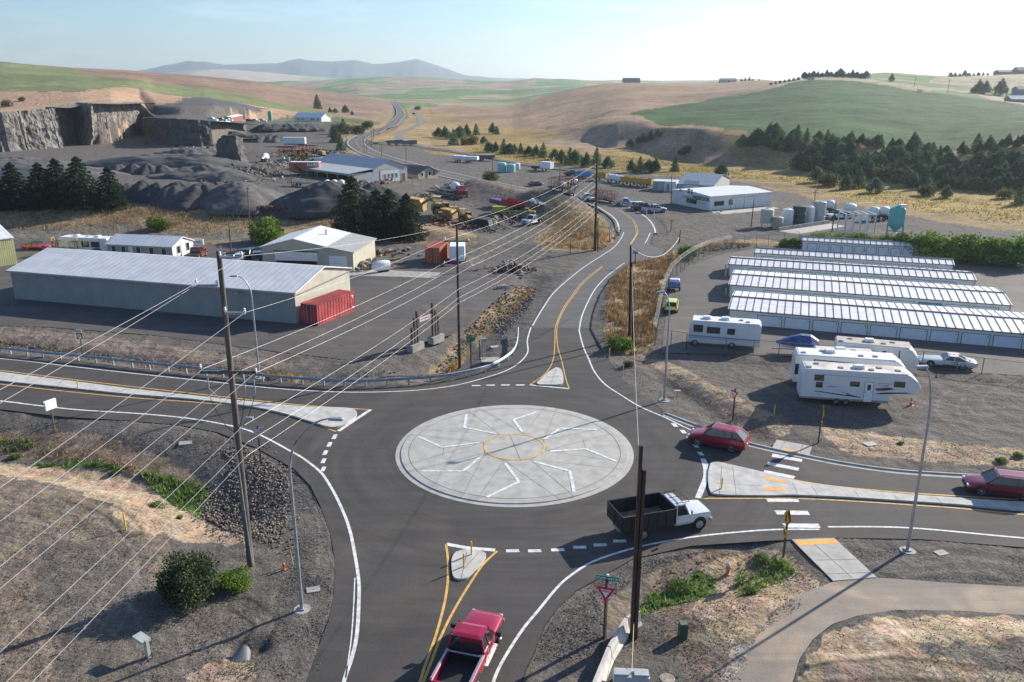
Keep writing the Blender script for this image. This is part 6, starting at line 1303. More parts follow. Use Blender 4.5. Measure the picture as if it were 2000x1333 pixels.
def exitp(ap, ex, z, ext=1.25):
    a = P(*ap, yA); d = dirp(*ex); k = (z - CAMH) / d[2]; p = Vector((d[0] * k, d[1] * k, z)); return a + (p - a) * ext
W_ = [((477, 500), (50, 732), 18.6, (892, 438), (1165, 320), 'topmost wire at the leaning pole'),
      ((386, 555), (0, 785), 17.2, None, None, 'wire hanging from the left stub arm toward the camera'),
      ((478, 611), (0, 950), 15.6, (869, 469), (1164, 338), 'wire from the right stub arm over the red container'),
      ((398, 720), (0, 1016), 13.0, (868, 514), (1163, 352), 'leftmost wire on the big wooden crossarm'),
      ((467, 726), (0, 1104), 12.6, (893, 519), (1163, 362), 'middle wire on the big wooden crossarm'),
      ((498, 729), (0, 1147), 12.4, (921, 520), (1163, 372), 'right wire on the big wooden crossarm'),
      ((475, 832), (0, 1271), 10.2, (896, 565), (1163, 395), 'thick cable below the switches on the wooden pole'),
      ((484, 864), (10, 1332), 9.4, (896, 582), (1163, 405), 'second cable below the switches'),
      ((483, 890), (61, 1332), 8.8, (896, 592), (1163, 415), 'lowest cable on the leaning pole')]
for a, ex, z, b_, c, lb in W_:
    A_ = P(*a, yA); E = exitp(a, ex, z); wire(lb + ', span to the lower left', [A_, E], .08, .011)
    if b_:
        Bp = P(*b_, yB); wire(lb + ', span to the dark pole', [A_, Bp], .35, .0075); wire(lb + ', on to the brown pole', [Bp, P(*c, yC)], 1.0, .0075)
gD = G(1230, 656); gF = G(1326, 476); wire('thin drooping cable across the store driveway', [P(1233, 484, gD.y), P(1327, 464, gF.y)], 2.2, .03)
gG = G(1237, 1245); wire('guy wire from the nearest steel pole up to the roadside pole', [P(1247, 872, gG.y), P(1234, 515, gD.y)], .6, .014)
wire('guy wire from the nearest steel pole down to the grey concrete block', [P(1238, 1215, gG.y - .1), Gz(1234, 1312, .8)], 0, .018, mat('yellow_guy_cover', (.62, .5, .25), .6))
wire('guy wire from the leaning pole to the yellow guard', [P(452, 770, gA.y), Gz(243, 1035, .05)], 0, .012)
g9 = G(489, 466); wire('left guy wire of the bank pole', [P(484, 372, g9.y), G(452, 428)], 0, .03); wire('right guy wire of the bank pole', [P(484, 390, g9.y), G(462, 430)], 0, .03)
# ------------------------------------------------------------------ signs
def post(b, h, w_=.09, z0=-.2): b.m(M_post).bx(-w_ / 2, w_ / 2, -w_ / 2, w_ / 2, z0, h)
def sign(name, base, rz, label, h, cat='road sign', pm=None):
    t = thing(name, label, cat, G(*base), rz); b = MB(); b.m(pm or M_post).bx(-.06, .06, -.05, .05, -.2, h); b.build('post', t); return t
def tri(s, z, y, m, b): b.m(m).add([(-s / 2, y, z + s * .29), (s / 2, y, z + s * .29), (0, y, z - s * .577), (-s / 2, y + .012, z + s * .29), (s / 2, y + .012, z + s * .29), (0, y + .012, z - s * .577)], [(0, 2, 1), (3, 4, 5), (0, 1, 4, 3), (1, 2, 5, 4), (2, 0, 3, 5)])
t = sign('yield_sign', (1180, 1246), R(-17), 'red and white yield sign under the green highway name plate', 3.5)
b = MB(); tri(1.0, 2.85, -.075, M_signr, b); tri(.56, 2.85, -.09, M_signw, b); o = b.build('sign_plate', t); text('YIELD', .15, M_signr, t, (0, -.094, 2.92), (R(90), 0, 0))
o = sign('street_name_sign', (1182, 1243), R(-14), 'green street name plate reading STATE HWY 27 above the yield sign', 3.55)
MB().m(M_signg).bx(-.62, .62, -.02, .02, 3.42, 3.68).build('sign_plate', o); MB().m(M_signw).lathe((0, 0, 3.7), [(.07, 0), (.07, .08), (0, .1)], 10).build('cap', o); text('STATE HWY 27', .17, M_signw, o, (0, -.03, 3.54), (R(90), 0, 0))
t = sign('yield_sign', (1431, 821), R(-68), 'red yield sign seen nearly edge-on left of the fifth-wheel trailers', 3.0); b = MB(); tri(1.0, 2.5, -.075, M_signr, b); tri(.56, 2.5, -.09, M_signw, b); b.build('sign_plate', t)
t = sign('yield_sign', (510, 906), R(200), 'back of a yield sign between the leaning pole and the curved lamp', 3.2); b = MB(); tri(1.0, 2.7, -.075, M_alu, b); tri(.95, 2.7, .06, M_alu, b); b.build('sign_plate', t)
t = sign('back_facing_sign', (108, 844), R(62), 'back of a square white sign on a leaning wooden post by the west road', 2.9); MB().m(M_signw).bx(-.5, .5, -.09, -.06, 2.1, 2.95).bx(-.51, .51, .06, .085, 2.1, 2.95).build('sign_plate', t)
t = sign('route_sign', (162, 692), R(-12), 'white and black route 27 sign by the guardrail at the left', 2.5); MB().m(M_signw).bx(-.33, .33, -.09, -.06, 2.5, 2.85).build('sign_plate', t); b = MB().m(M_ink).bx(-.35, .35, -.09, -.06, 1.75, 2.47); b.m(M_signw).lathe((0, -.095, 2.12), [(.0, 0), (.27, 0), (.27, .01)], 20, 'y').bx(-.12, .24, -.096, -.092, 1.78, 1.95); b.build('route_shield', t)
text('NORTH', .2, M_ink, t, (0, -.1, 2.68), (R(90), 0, 0)); text('27', .32, M_ink, t, (0, -.105, 2.13), (R(90), 0, 0))
t = sign('pedestrian_crossing_sign', (1530, 1087), R(-92), 'yellow pedestrian crossing sign with an arrow plate at the crosswalk', 3.2)
def dia(s, z, y, m, b): b.m(m).add([(0, y, z - s), (s, y, z), (0, y, z + s), (-s, y, z), (0, y + .02, z - s), (s, y + .02, z), (0, y + .02, z + s), (-s, y + .02, z)], [(0, 1, 2, 3), (4, 7, 6, 5), (0, 4, 5, 1), (1, 5, 6, 2), (2, 6, 7, 3), (3, 7, 4, 0)])
b = MB(); dia(.52, 2.75, -.08, M_signy, b); dia(.52, 2.75, .062, M_signy, b); b.m(M_ink)
for y in (-.088,): b.lathe((.03, y, 3.05), [(0, 0), (.06, 0), (.06, -.006)], 10, 'y'); b.add([(-.07, y, 2.95), (.09, y, 2.95), (.07, y, 2.65), (.17, y, 2.38), (.1, y, 2.36), (.0, y, 2.58), (-.12, y, 2.36), (-.19, y, 2.4), (-.06, y, 2.68)], [tuple(range(9))]); b.add([(-.2, y, 2.72), (-.15, y, 2.68), (.0, y, 2.9), (-.05, y, 2.94)], [(0, 1, 2, 3)])
b.build('sign_plate', t); b = MB(); b.m(M_signy).bx(-.33, .33, -.085, -.06, 1.45, 1.95); b.m(M_ink).add([(.2, -.09, 1.62), (.2, -.09, 1.75), (-.05, -.09, 1.75), (-.05, -.09, 1.85), (-.24, -.09, 1.68), (-.05, -.09, 1.52), (-.05, -.09, 1.62)], [tuple(range(7))]); b.build('arrow_plate', t)
t = sign('crossing_sign', (1598, 866), R(80), 'crossing sign seen edge-on with a yellow edge above the kerb ramp', 3.2, pm=M_post); b = MB(); dia(.6, 2.75, -.08, M_signy, b); b.m(M_signy).bx(-.3, .3, -.085, -.06, 1.5, 1.95); b.build('sign_plate', t)
t = sign('street_name_sign', (920, 722), R(8), 'two green street name plates crossed on a post behind the guardrail', 3.6); b = MB().m(M_signg); b.box(0, 0, 3.45, 1.1, .03, .28, R(-28)); b.box(0, 0, 3.15, 1.0, .03, .3, R(25)); b.build('sign_plate', t); MB().m(M_alu).lathe((.18, .1, 2.55), [(0, 0), (.42, 0), (.42, .02)], 8, 'y').build('stop_sign_back', t)
for base, lb, m_, rz in (((1114, 494), 'back of a diamond sign on the gravel left of the highway', M_alu, 0), ((1190, 470), 'diamond sign half hidden in the orange grass', M_alu, 0), ((1240, 519), 'small blue-backed sign by the store driveway', mat('sign_blue', (.1, .22, .42), .5), 0), ((1310, 453), 'faded yellow sign at the store driveway', M_signy, .3)):
    t = sign('warning_sign', base, rz, lb, 2.3); b = MB(); (dia(.5, 2.3, -.08, m_, b) if 'diamond' in lb else b.m(m_).bx(-.4, .4, -.09, -.06, 1.9, 2.5)); b.build('sign_plate', t)
t = thing('low_sign_frame', 'low white double-post sign frame by the parked pickups', 'sign', G(1270, 426), R(-20)); MB().m(M_white).bx(-.9, -.8, -.05, .05, 0, 1.5).bx(.8, .9, -.05, .05, 0, 1.5).bx(-.9, .9, -.04, .04, .6, .72).build('frame', t)
# lot entrance sign: two timber clusters on concrete blocks with a banner
gl, gr = Gz(812, 683), Gz(852, 667); rz = head(gl, gr)
for g, lb, hs in ((gl, 'left timber post cluster on a concrete block at the lot entrance', (1.9, 2.9, 3.6)), (gr, 'right timber post cluster on a concrete block at the lot entrance', (3.9, 3.0, 2.2))):
    t = thing('entrance_post', lb, 'entrance sign', g, rz, 'lot entrance timber posts'); MB().m(M_concd).bx(-1.0, 1.0, -.42, .42, -.1, .72).build('concrete_block', t)
    for i, h in enumerate(hs): MB().m(mat('grey_timber', (.12, .105, .09), .9, var=.3, scale=3)).bx(-.62 + .46 * i, -.36 + .46 * i, -.14, .14, .72, .72 + h).build('timber', t)
c = (gl + gr) / 2; c.z = 0; t = thing('banner', 'faded red and white banner hung between the entrance timber posts', 'banner', c, rz); MB().m(mat('banner_maroon', (.22, .10, .12), .8, var=.1)).bx(-1.05, 1.35, -.02, .02, 2.85, 3.75).build('cloth', t); MB().m(mat('banner_white', (.66, .60, .62), .8)).bx(-1.0, 1.3, -.03, -.021, 2.95, 3.45).build('cloth_band', t); marks(t, -.85, 1.15, -.035, 3.2, .26, mat('banner_pink', (.42, .25, .29), .8), 3)
# guardrail
gp_ = spline([Gz(*q) for q in [(-300, 662), (-150, 674), (0, 690), (85, 699), (171, 707), (259, 717), (375, 729), (460, 738), (539, 747), (642, 754), (714, 755.5), (784, 752), (854, 746.5), (911, 737), (956, 725), (987, 708), (1003, 692), (1009, 672), (1010, 652)]], 10)
t = thing('guardrail', 'long galvanised guardrail curving round the north-west corner', 'guardrail', (0, 0, 0)); b = MB().m(M_rail); V = []; n = len(gp_)
prof = [(.0, .50), (.05, .54), (.05, .60), (-.01, .64), (.05, .68), (.05, .75), (.0, .80), (-.03, .80), (-.03, .50)]
for i, v in enumerate(gp_):
    d = (gp_[min(i + 1, n - 1)] - gp_[max(i - 1, 0)]).normalized(); s = Vector((d.y, -d.x, 0))
    for o_, z in prof: q = v + s * (o_ + .12); V.append((q.x, q.y, z))
k = len(prof); b.add(V, [(i * k + j, (i + 1) * k + j, (i + 1) * k + (j + 1) % k, i * k + (j + 1) % k) for i in range(n - 1) for j in range(k)]); b.build('rail', t)
acc = 0; last = gp_[0]; pb = 0
for i, v in enumerate(gp_[1:]):
    acc += (v - last).length; last = v
    if acc >= 1.9 and pb < 95:
        acc = 0; pb += 1; d = (gp_[min(i + 2, n - 1)] - gp_[i]).normalized(); MB().m(M_rail).box(v.x, v.y, .32, .14, .16, .9, math.atan2(d.y, d.x)).build('post', t)
# marker posts, bollards, covers
def tag_post(base, h, r, m, name, label, cat, group, cap=None):
    t = thing(name, label, cat, G(*base), 0, group); MB().m(m).tube([(0, 0, -.1), (0, 0, h)], r, 10).build('post', t)
    if cap: MB().m(cap).tube([(0, 0, h * .72), (0, 0, h * .86)], r * 1.05, 10).build('band', t)
for i, q in enumerate(((1201, 719), (1217, 733), (1227, 749), (1251, 766), (1287, 786), (1325, 803))):
    tag_post(q, 1.15, .035, mat('marker_grey', (.55, .57, .58), .5), 'marker_post', '%s white marker post along the kerb from the juniper to the SUV' % ('first', 'second', 'third', 'fourth', 'fifth', 'sixth')[i], 'marker post', 'white marker posts')
for q, h, lb in (((1409, 958), 1.0, 'yellow tube marker on the east splitter island'), ((921, 1087), 1.05, 'right yellow tube marker on the south splitter island'), ((906, 1111), 1.05, 'left yellow tube marker on the south splitter island'), ((153, 760), .95, 'yellow tube marker on the west splitter island'), ((1190, 702), 1.2, 'yellow marker beside the green roadside bush'),
                 ((246, 1036), 1.3, 'slanting yellow guy guard on the tan soil'), ((1512, 808), .8, 'short yellow post left of the fifth-wheel trailers'), ((1868, 722), 1.2, 'left yellow bollard in front of the old coupe'), ((1891, 723), 1.1, 'right yellow bollard at the tail of the old coupe')):
    tag_post(q, h, .055, M_yel, 'yellow_marker', lb, 'marker post', 'yellow markers')
for i, q in enumerate(((1417, 528), (1417, 540), (1417, 577), (1418, 632))): tag_post(q, 1.0, .09, mat('bollard_lime', (.62, .65, .12), .5), 'bollard', '%s lime bollard at the left ends of the storage rows' % ('farthest', 'second farthest', 'third', 'nearest')[i], 'bollard', 'lime bollards')
def cover(px, py, w_, lb, m=None, rz=.3): 
    g = G(px, py); t = thing('utility_cover', lb, 'utility cover', g, rz, 'flat concrete utility covers'); MB().m(m or M_conc).bx(-w_, w_, -w_ * .7, w_ * .7, -.1, .06).build('lid', t); MB().m(M_joint).bx(-w_ * .12, w_ * .12, -.03, .03, .06, .066).build('handle', t)
cover(612, 1153, .38, 'flat square concrete cover right of the nearest street lamp', M_concd); cover(362, 866, .5, 'flat square concrete cover on the bank beside the leaning pole', M_concd); cover(1838, 1081, .38, 'flat square cover right of the right-hand street lamp'); cover(1699, 868, .5, 'pale flat cover on the tan bank', M_concw); cover(967, 678, .5, 'flat cover inside the guardrail end', M_conc)
t = thing('junction_box', 'small white sign-like box on two posts beside the marker posts', 'utility box', G(1322, 776)); MB().m(M_concw).bx(-.3, .3, -.12, .12, .55, .68).bx(-.04, .04, -.04, .04, -.1, .55).build('box', t)
g = Gz(1303, 1326); t = thing('manhole_cover', 'round concrete manhole cover at the bottom edge', 'manhole', g); MB().m(mat('pale_manhole', (.36, .30, .25), .9, var=.25)).lathe((0, 0, 0), [(0, .04), (.36, .04), (.38, .02), (.38, -.05)], 24).build('lid', t); MB().m(M_joint).lathe((0, 0, .001), [(.28, .041), (.29, .042), (.3, .041)], 24).build('rim', t)
def hydrant(base, m1, m2, s, lb):
    t = thing('fire_hydrant', lb, 'fire hydrant', G(*base)); t.scale = (s, s, s); MB().m(m1).lathe((0, 0, 0), [(0, 0), (.17, 0), (.17, .05), (.1, .07), (.1, .5), (.13, .52), (.13, .58)], 14).build('barrel', t, True)
    MB().m(m2).lathe((0, 0, .58), [(.13, 0), (.11, .1), (.05, .15), (.03, .2), (0, .2)], 14).build('bonnet', t, True)
    for s_ in (-1, 1): MB().m(m2).tube([(s_ * .09, 0, .42), (s_ * .2, 0, .42)], .055, 8).build('outlet', t)
hydrant((1421, 1122), mat('hydrant_orange', (.55, .25, .1), .6, var=.2), mat('hydrant_top', (.6, .58, .52), .5), 1.05, 'orange fire hydrant with a pale bonnet in the weeds'); hydrant((555, 1113), M_or, M_or, .62, 'small orange hydrant on the gravel left of the nearest street lamp')
t = thing('marker_stake', 'thin wooden stake beside the small orange hydrant', 'stake', G(571, 1103)); MB().m(mat('stake_wood', (.5, .35, .18), .8)).box(0, 0, .45, .04, .04, 1.0, 0, R(-6)).build('stake', t)
t = thing('pedestal_cabinet', 'dark green utility cabinet on the gravel behind the nearest steel pole', 'utility cabinet', G(1333, 1245), .1); b = MB().m(mat('cabinet_green', (.045, .075, .06), .5, var=.15)); b.prism([(-.22, -.1), (-.22, .8), (-.17, .88), (.17, .88), (.22, .8), (.22, -.1)], -.2, .2, .02); b.build('cabinet', t); MB().m(mat('cabinet_top', (.10, .15, .11), .5)).bx(-.19, .19, -.19, .19, .882, .91).build('lid', t)
t = thing('meter_pedestal', 'pale metal meter pedestal with a tilted box at the lower left', 'meter box', G(290, 1284), R(-32)); pm = mat('pale_green_metal', (.50, .55, .50), .4, .3, var=.1)
MB().m(pm).bx(-.11, .11, -.08, .08, -.1, 1.05).build('post', t); b = MB().m(pm); b.box(-.36, .0, 1.0, .8, .5, .16, 0, R(6)); b.build('meter_box', t); MB().m(M_dark).tube([(.12, 0, .1), (.3, .05, .32), (.4, -.05, .1), (.2, -.1, .05)], .03, 6).build('cable', t)
t = thing('concrete_stub', 'small grey concrete stub in the lamp shadow at the lower left', 'stub', G(396, 1266)); MB().m(M_grey).lathe((0, 0, 0), [(.09, -.1), (.09, .2), (.06, .27), (0, .28)], 12).build('stub', t, True)
g = Gz(478, 1275, -.2); t = thing('culvert', 'flared metal culvert mouth at the bottom left beside the south leg', 'culvert', g, R(-95)); b = MB().m(mat('dull_culvert_steel', (.17, .18, .18), .7, .3)); V = []; nn = 14
for i in range(4):
    u = i / 3
    for k in range(nn): a = math.pi * k / (nn - 1); V.append((u * .9, math.cos(a) * (.34 + .25 * u), math.sin(a) * (.5 - .4 * u * (1 if True else 0))))
b.add(V, [(i * nn + k, i * nn + k + 1, (i + 1) * nn + k + 1, (i + 1) * nn + k) for i in range(3) for k in range(nn - 1)]); b.build('flared_end', t, True, norm=False); MB().m(M_dark).lathe((-.02, 0, .05), [(0, 0), (.33, 0)], 16, 'x').build('opening', t)
# precast barriers and block
jb = [Gz(*q) for q in ((1248, 1218), (1222, 1232), (1188, 1290), (1158, 1365), (1120, 1480))]
for i, (a, c) in enumerate(zip(jb[:-1], jb[1:])):
    d = (c - a); L_ = d.length - .06; t = thing('concrete_barrier', ('short pale concrete barrier directly behind the nearest steel pole', 'pale concrete barrier left of the nearest steel pole', 'pale concrete barrier running to the bottom edge', 'concrete barrier cut by the bottom edge')[i], 'concrete barrier', a, math.atan2(d.y, d.x), 'precast concrete barriers')
    b = MB().m(mat('barrier_concrete', (.56, .53, .48), .85, var=.15, scale=2, bump=.01)); pr = [(-.30, -.15), (-.30, .08), (-.17, .26), (-.09, .82), (.09, .82), (.17, .26), (.30, .08), (.30, -.15)]
    V = [(x, y, z) for x in (.03, L_) for y, z in pr]; k = len(pr); b.add(V, [(j, (j + 1) % k, k + (j + 1) % k, k + j) for j in range(k)] + [tuple(range(k)), tuple(range(k, 2 * k))]); b.build('barrier', t)
a, c = Gz(1198, 1345), Gz(1268, 1348); t = thing('concrete_block', 'grey notched concrete anchor block at the bottom edge under the guy wire', 'concrete block', a, head(a, c)); L_ = (c - a).length
MB().m(mat('grey_block', (.42, .44, .45), .85, var=.1)).prism([(0, -.1), (0, .62), (.04, .66), (L_ - .04, .66), (L_, .62), (L_, -.1)], 0, .7, .02).bx(.02, L_ * .42, .1, .5, .661, .75).bx(L_ * .58, L_ - .02, .1, .5, .661, .75).build('block', t); MB().m(M_galv).tube([(L_ * .47, .3, .66), (L_ * .5, .3, .82), (L_ * .53, .3, .66)], .02, 6).build('lifting_loop', t)
# meter stand and pad behind the guardrail end
t = thing('meter_stand', 'grey pipe meter stand on a small pad behind the bright guardrail', 'meter stand', Gz(945, 703), .1); MB().m(M_concd).bx(-.3, 1.7, -.9, .6, -.1, .06).build('pad', t); MB().m(M_post).bx(-.5, -.4, -.1, .0, 0, 2.2).build('post', t); MB().m(M_galv).tube([(-.1, 0, 0), (-.1, 0, 2.1)], .05, 8).tube([(.15, 0, 0), (.15, 0, 2.1)], .05, 8).tube([(-.1, 0, 1), (.15, 0, 1)], .04, 6).bx(-.25, .4, -.1, .1, 2.05, 2.35).build('pipes', t)
t = thing('traffic_cone', 'orange traffic cone under the nose of the front fifth-wheel trailer', 'traffic cone', G(1779, 792)); MB().m(M_or).lathe((0, 0, 0), [(.19, .03), (.15, .06), (.04, .72), (0, .72)], 14).bx(-.22, .22, -.22, .22, 0, .035).build('cone', t); MB().m(M_signw).lathe((0, 0, 0), [(.112, .3), (.09, .42)], 14).build('band', t)
# chain-link fences
M_link = mat('chain_link', (.25, .26, .27), .5, .4, var=.05, alpha=.10)
M_fn = mat('dull_fence_steel', (.20, .21, .21), .6, .3)
def fence(pix, h, label, barbed=False, post_gap=2.9):
    pts = [G(*q) for q in pix]; t = thing('chain_link_fence', label, 'fence'); sp_ = [pts[0]]
    for a, c in zip(pts[:-1], pts[1:]):
        k = max(1, round((c - a).length / post_gap)); sp_ += [a.lerp(c, j / k) for j in range(1, k + 1)]
    for v in sp_: v.z = h1(v.x, v.y)
    b = MB().m(M_link)
    for a, c in zip(sp_[:-1], sp_[1:]): b.quad((a.x, a.y, a.z), (c.x, c.y, c.z), (c.x, c.y, c.z + h), (a.x, a.y, a.z + h))
    b.build('wire_mesh', t, norm=False); b = MB().m(M_fn); b.tube([v + Vector((0, 0, h)) for v in sp_], .03, 6)
    if barbed:
        for dz, dx in ((.15, .1), (.3, .2), (.42, .3)): b.tube([v + Vector((-dx, 0, h + dz)) for v in sp_], .012, 4)
    b.build('top_rail', t, norm=False)
    for v in sp_[:95]:
        b = MB().m(M_fn).tube([(v.x, v.y, v.z - .1), (v.x, v.y, v.z + h + .03)], .045, 6)
        if barbed: b.tube([(v.x, v.y, v.z + h), (v.x - .33, v.y, v.z + h + .45)], .025, 5)
        b.build('post', t)
fence([(1279, 675), (1284, 650), (1289, 622), (1294, 598), (1301, 572), (1312, 549), (1329, 531), (1352, 514), (1385, 498), (1430, 487), (1500, 481), (1560, 478)], 2.1, 'curving barbed chain-link fence around the left side of the storage yard', True)
fence([(1279, 675), (1310, 678), (1340, 683)], 1.9, 'short chain-link gate section left of the motorhome')
fence([(1340, 683), (1417, 690), (1471, 694), (1520, 698), (1620, 706), (1700, 711), (1800, 717), (1868, 724), (1917, 731), (2000, 741), (2300, 775)], 1.7, 'long low chain-link fence in front of the storage rows')
# ------------------------------------------------------------------ vehicles
def paint(name, col): return mat(name, col, .28, .15, var=.05, scale=1.5, coat=.6)
M_tail = mat('tail_lamp', (.5, .01, .01), .25); M_headl = mat('headlamp', (.75, .78, .8), .15); M_rim = mat('wheel_rim', (.45, .46, .47), .35, .7, var=.1); M_trim = mat('black_trim', (.02, .02, .022), .6)
def wheel(t, x, y, r, w_=.23, rim=None):
    s = 1 if y > 0 else -1
    b = MB().m(M_black); b.lathe((x, y, r), [(r * .6, -w_ / 2), (r * .93, -w_ / 2), (r, -w_ * .35), (r, w_ * .35), (r * .93, w_ / 2), (r * .6, w_ / 2)], 20, 'y'); o = b.build('wheel', t)
    b = MB().m(rim or M_rim); b.lathe((x, y + s * w_ * .42, r), [(0, s * .03), (r * .2, s * .03), (r * .3, 0), (r * .56, 0), (r * .62, s * .03), (r * .66, s * .03)], 20, 'y'); b.m(M_trim)
    for k in range(5): a = k * 1.2566; b.box(x + math.cos(a) * r * .4, y + s * (w_ * .42 + .004), r + math.sin(a) * r * .4, r * .14, .008, r * .14, 0, a)
    b.build('rim', o)
def loft(b, st, cap=True):
    """stations: (x, zbottom, zbelt, halfwidth, zdeck)"""
    V = []
    for x, zb, zs, hw, zt in st:
        ring = [(-hw * .86, zb), (-hw * .985, zb + (zs - zb) * .22), (-hw, zb + (zs - zb) * .62), (-hw * .955, zs), (-hw * .86, zt - .01), (-hw * .45, zt + .02), (hw * .45, zt + .02), (hw * .86, zt - .01), (hw * .955, zs), (hw, zb + (zs - zb) * .62), (hw * .985, zb + (zs - zb) * .22), (hw * .86, zb)]
        V += [(x, y, z) for y, z in ring]
    n = 12; m = len(st); F = [(i * n + k, (i + 1) * n + k, (i + 1) * n + (k + 1) % n, i * n + (k + 1) % n) for i in range(m - 1) for k in range(n)]
    F += [tuple(range(n)), tuple(range((m - 1) * n, m * n))[::-1]]; b.add(V, F)
SPEC = dict(
 suv=dict(L=4.65, W=1.88, H=1.72, belt=1.08, hood=1.0, ws=(1.12, .42), rear=(-1.55, -2.2), wb=(1.42, -1.30), r=.37),
 wagon=dict(L=4.8, W=1.84, H=1.60, belt=.98, hood=.92, ws=(1.2, .45), rear=(-1.95, -2.3), wb=(1.45, -1.30), r=.35),
 hatch=dict(L=3.85, W=1.7, H=1.5, belt=.95, hood=.9, ws=(1.2, .5), rear=(-1.5, -1.85), wb=(1.25, -1.2), r=.3),
 sedan=dict(L=4.7, W=1.8, H=1.42, belt=.9, hood=.85, ws=(1.15, .4), rear=(-1.0, -1.75), wb=(1.4, -1.35), r=.33),
 coupe=dict(L=5.4, W=1.98, H=1.33, belt=.86, hood=.84, ws=(.55, -.05), rear=(-.95, -1.85), wb=(1.65, -1.35), r=.34))
def car(kind, col, label, a, b_, cat='car', roofm=None, rails=False, group=None):
    s = SPEC[kind]; L_, W_c, H_ = s['L'], s['W'], s['H']; A, B = G(*a), G(*b_); c = (A + B) / 2; t = thing('parked_car' if group else 'car', label, cat, c, head(A, B), group)
    hl, hw = L_ / 2, W_c / 2; zb = .24; bl, hd = s['belt'], s['hood']; w0 = s['ws'][0]
    b = MB().m(col); loft(b, [(-hl, .42, bl * .80, hw * .80, bl * .86), (-hl + .1, .34, bl * .93, hw * .90, bl * .97), (-hl + .5, zb, bl, hw * .98, bl + .01), (-hl + 1.2, zb, bl, hw, bl + .02), (0, zb, bl * .985, hw, bl + .01), (w0 - .1, zb, bl * .97, hw, bl), (w0 + .25, zb, hd * .95, hw * .99, hd + .02), (hl - .55, zb + .02, hd * .88, hw * .96, hd * .93), (hl - .18, .3, hd * .78, hw * .88, hd * .82), (hl, .36, hd * .62, hw * .74, hd * .66)])
    bo = b.build('body', t, True)
    r0, r1 = s['rear']; x0, x1 = s['ws']; zt = H_ - .05; bw, tw = hw * .93, hw * .72
    def cab(e, o=0): return [(x0, -bw * .95, bl), (x0, bw * .95, bl), (r1, bw * .9, bl), (r1, -bw * .9, bl), (x1, -tw, zt), (x1, tw, zt), (r0, tw * .97, zt - .02), (r0, -tw * .97, zt - .02)]
    V = cab(0); b = MB().m(M_glass).add(V, [(0, 4, 5, 1), (1, 5, 6, 2), (2, 6, 7, 3), (3, 7, 4, 0), (4, 7, 6, 5)]); b.build('windows', t)
    b = MB().m(roofm or col)
    for i, j in ((0, 4), (1, 5), (2, 6), (3, 7)): b.tube([V[i], V[j]], .055, 5)
    for sg in (-1, 1):
        xm = (x1 + r0) / 2 - .05; b.tube([(xm, sg * bw, bl), (xm, sg * (tw + .01), zt)], .04, 5)
        if kind in ('suv', 'wagon'): xm = r0 + .35; b.tube([(xm - .1, sg * bw, bl), (xm, sg * (tw + .01), zt)], .05, 5)
    P_ = [(x1 + .06, 0), (x1 - .1, .05), (r0 + .15, .05), (r0 - .08, -.01)]
    V2 = [(x, y * tw * k, zt - .01 + z * (1 if abs(y) < 1 else .25)) for x, z in P_ for y, k in ((-1.04, 1), (-.7, 1), (.7, 1), (1.04, 1))]
    b.add(V2, [(i * 4 + k, i * 4 + k + 1, (i + 1) * 4 + k + 1, (i + 1) * 4 + k) for i in range(3) for k in range(3)]); b.build('roof', t)
    if rails:
        b = MB().m(M_trim)
        for sg in (-1, 1): b.tube([(x1 - .15, sg * tw * .93, zt + .03), (x1 - .3, sg * tw * .93, zt + .1), (r0 + .3, sg * tw * .93, zt + .1), (r0 + .15, sg * tw * .93, zt + .03)], .025, 6)
        b.build('roof_rails', t)
    for x in s['wb']:
        for sg in (-1, 1):
            wheel(t, x, sg * (hw - .12), s['r'])
    b = MB().m(M_trim)
    for x in s['wb']:
        for sg in (-1, 1): b.lathe((x, sg * (hw - .02), s['r'] + .02), [(0, 0), (s['r'] + .08, 0), (s['r'] + .08, -sg * .2)], 18, 'y')
    b.bx(-hl + .4, hl - .5, -hw * .9, hw * .9, zb - .04, zb + .06); b.bx(hl - .12, hl + .02, -hw * .62, hw * .62, .34, .5); b.bx(-hl - .02, -hl + .1, -hw * .72, hw * .72, .36, .5); b.build('underbody', t)
    for sg in (-1, 1):
        b = MB().m(M_headl).box(hl - .14, sg * hw * .66, hd * .70, .22, .3, .13, sg * -.35); b.build('headlight', t)
        b = MB().m(M_tail).box(-hl + .08, sg * hw * .76, bl * .82, .14, .22, .18, sg * .3); b.build('taillight', t)
        b = MB().m(col).box(x0 - .2, sg * (hw + .08), bl + .08, .12, .2, .13); b.build('mirror', t)
    b = MB().m(M_trim).bx(hl - .03, hl + .012, -hw * .45, hw * .45, hd * .52, hd * .68); b.build('grille', t)
    b = MB().m(M_trim); xm = (x1 + r0) / 2 - .05
    for sg in (-1, 1):
        for x in (x0 - .12, xm, max(r0 + .25, -1.0)): b.box(x, sg * (hw * .995), (zb + bl) / 2 + .12, .02, .025, bl - zb - .3)
        b.box((x0 + r0) / 2, sg * hw * .985, zb + .1, (x0 - r0) * .95, .06, .12)
        for x in (xm + .18, r0 + .45): b.box(x, sg * hw * 1.0, bl - .14, .18, .03, .035)
    b.build('door_trim', t)
    b = MB().m(M_signw).bx(-hl - .03, -hl - .018, -.16, .16, bl * .55, bl * .55 + .13); b.build('licence_plate', t)
    return t
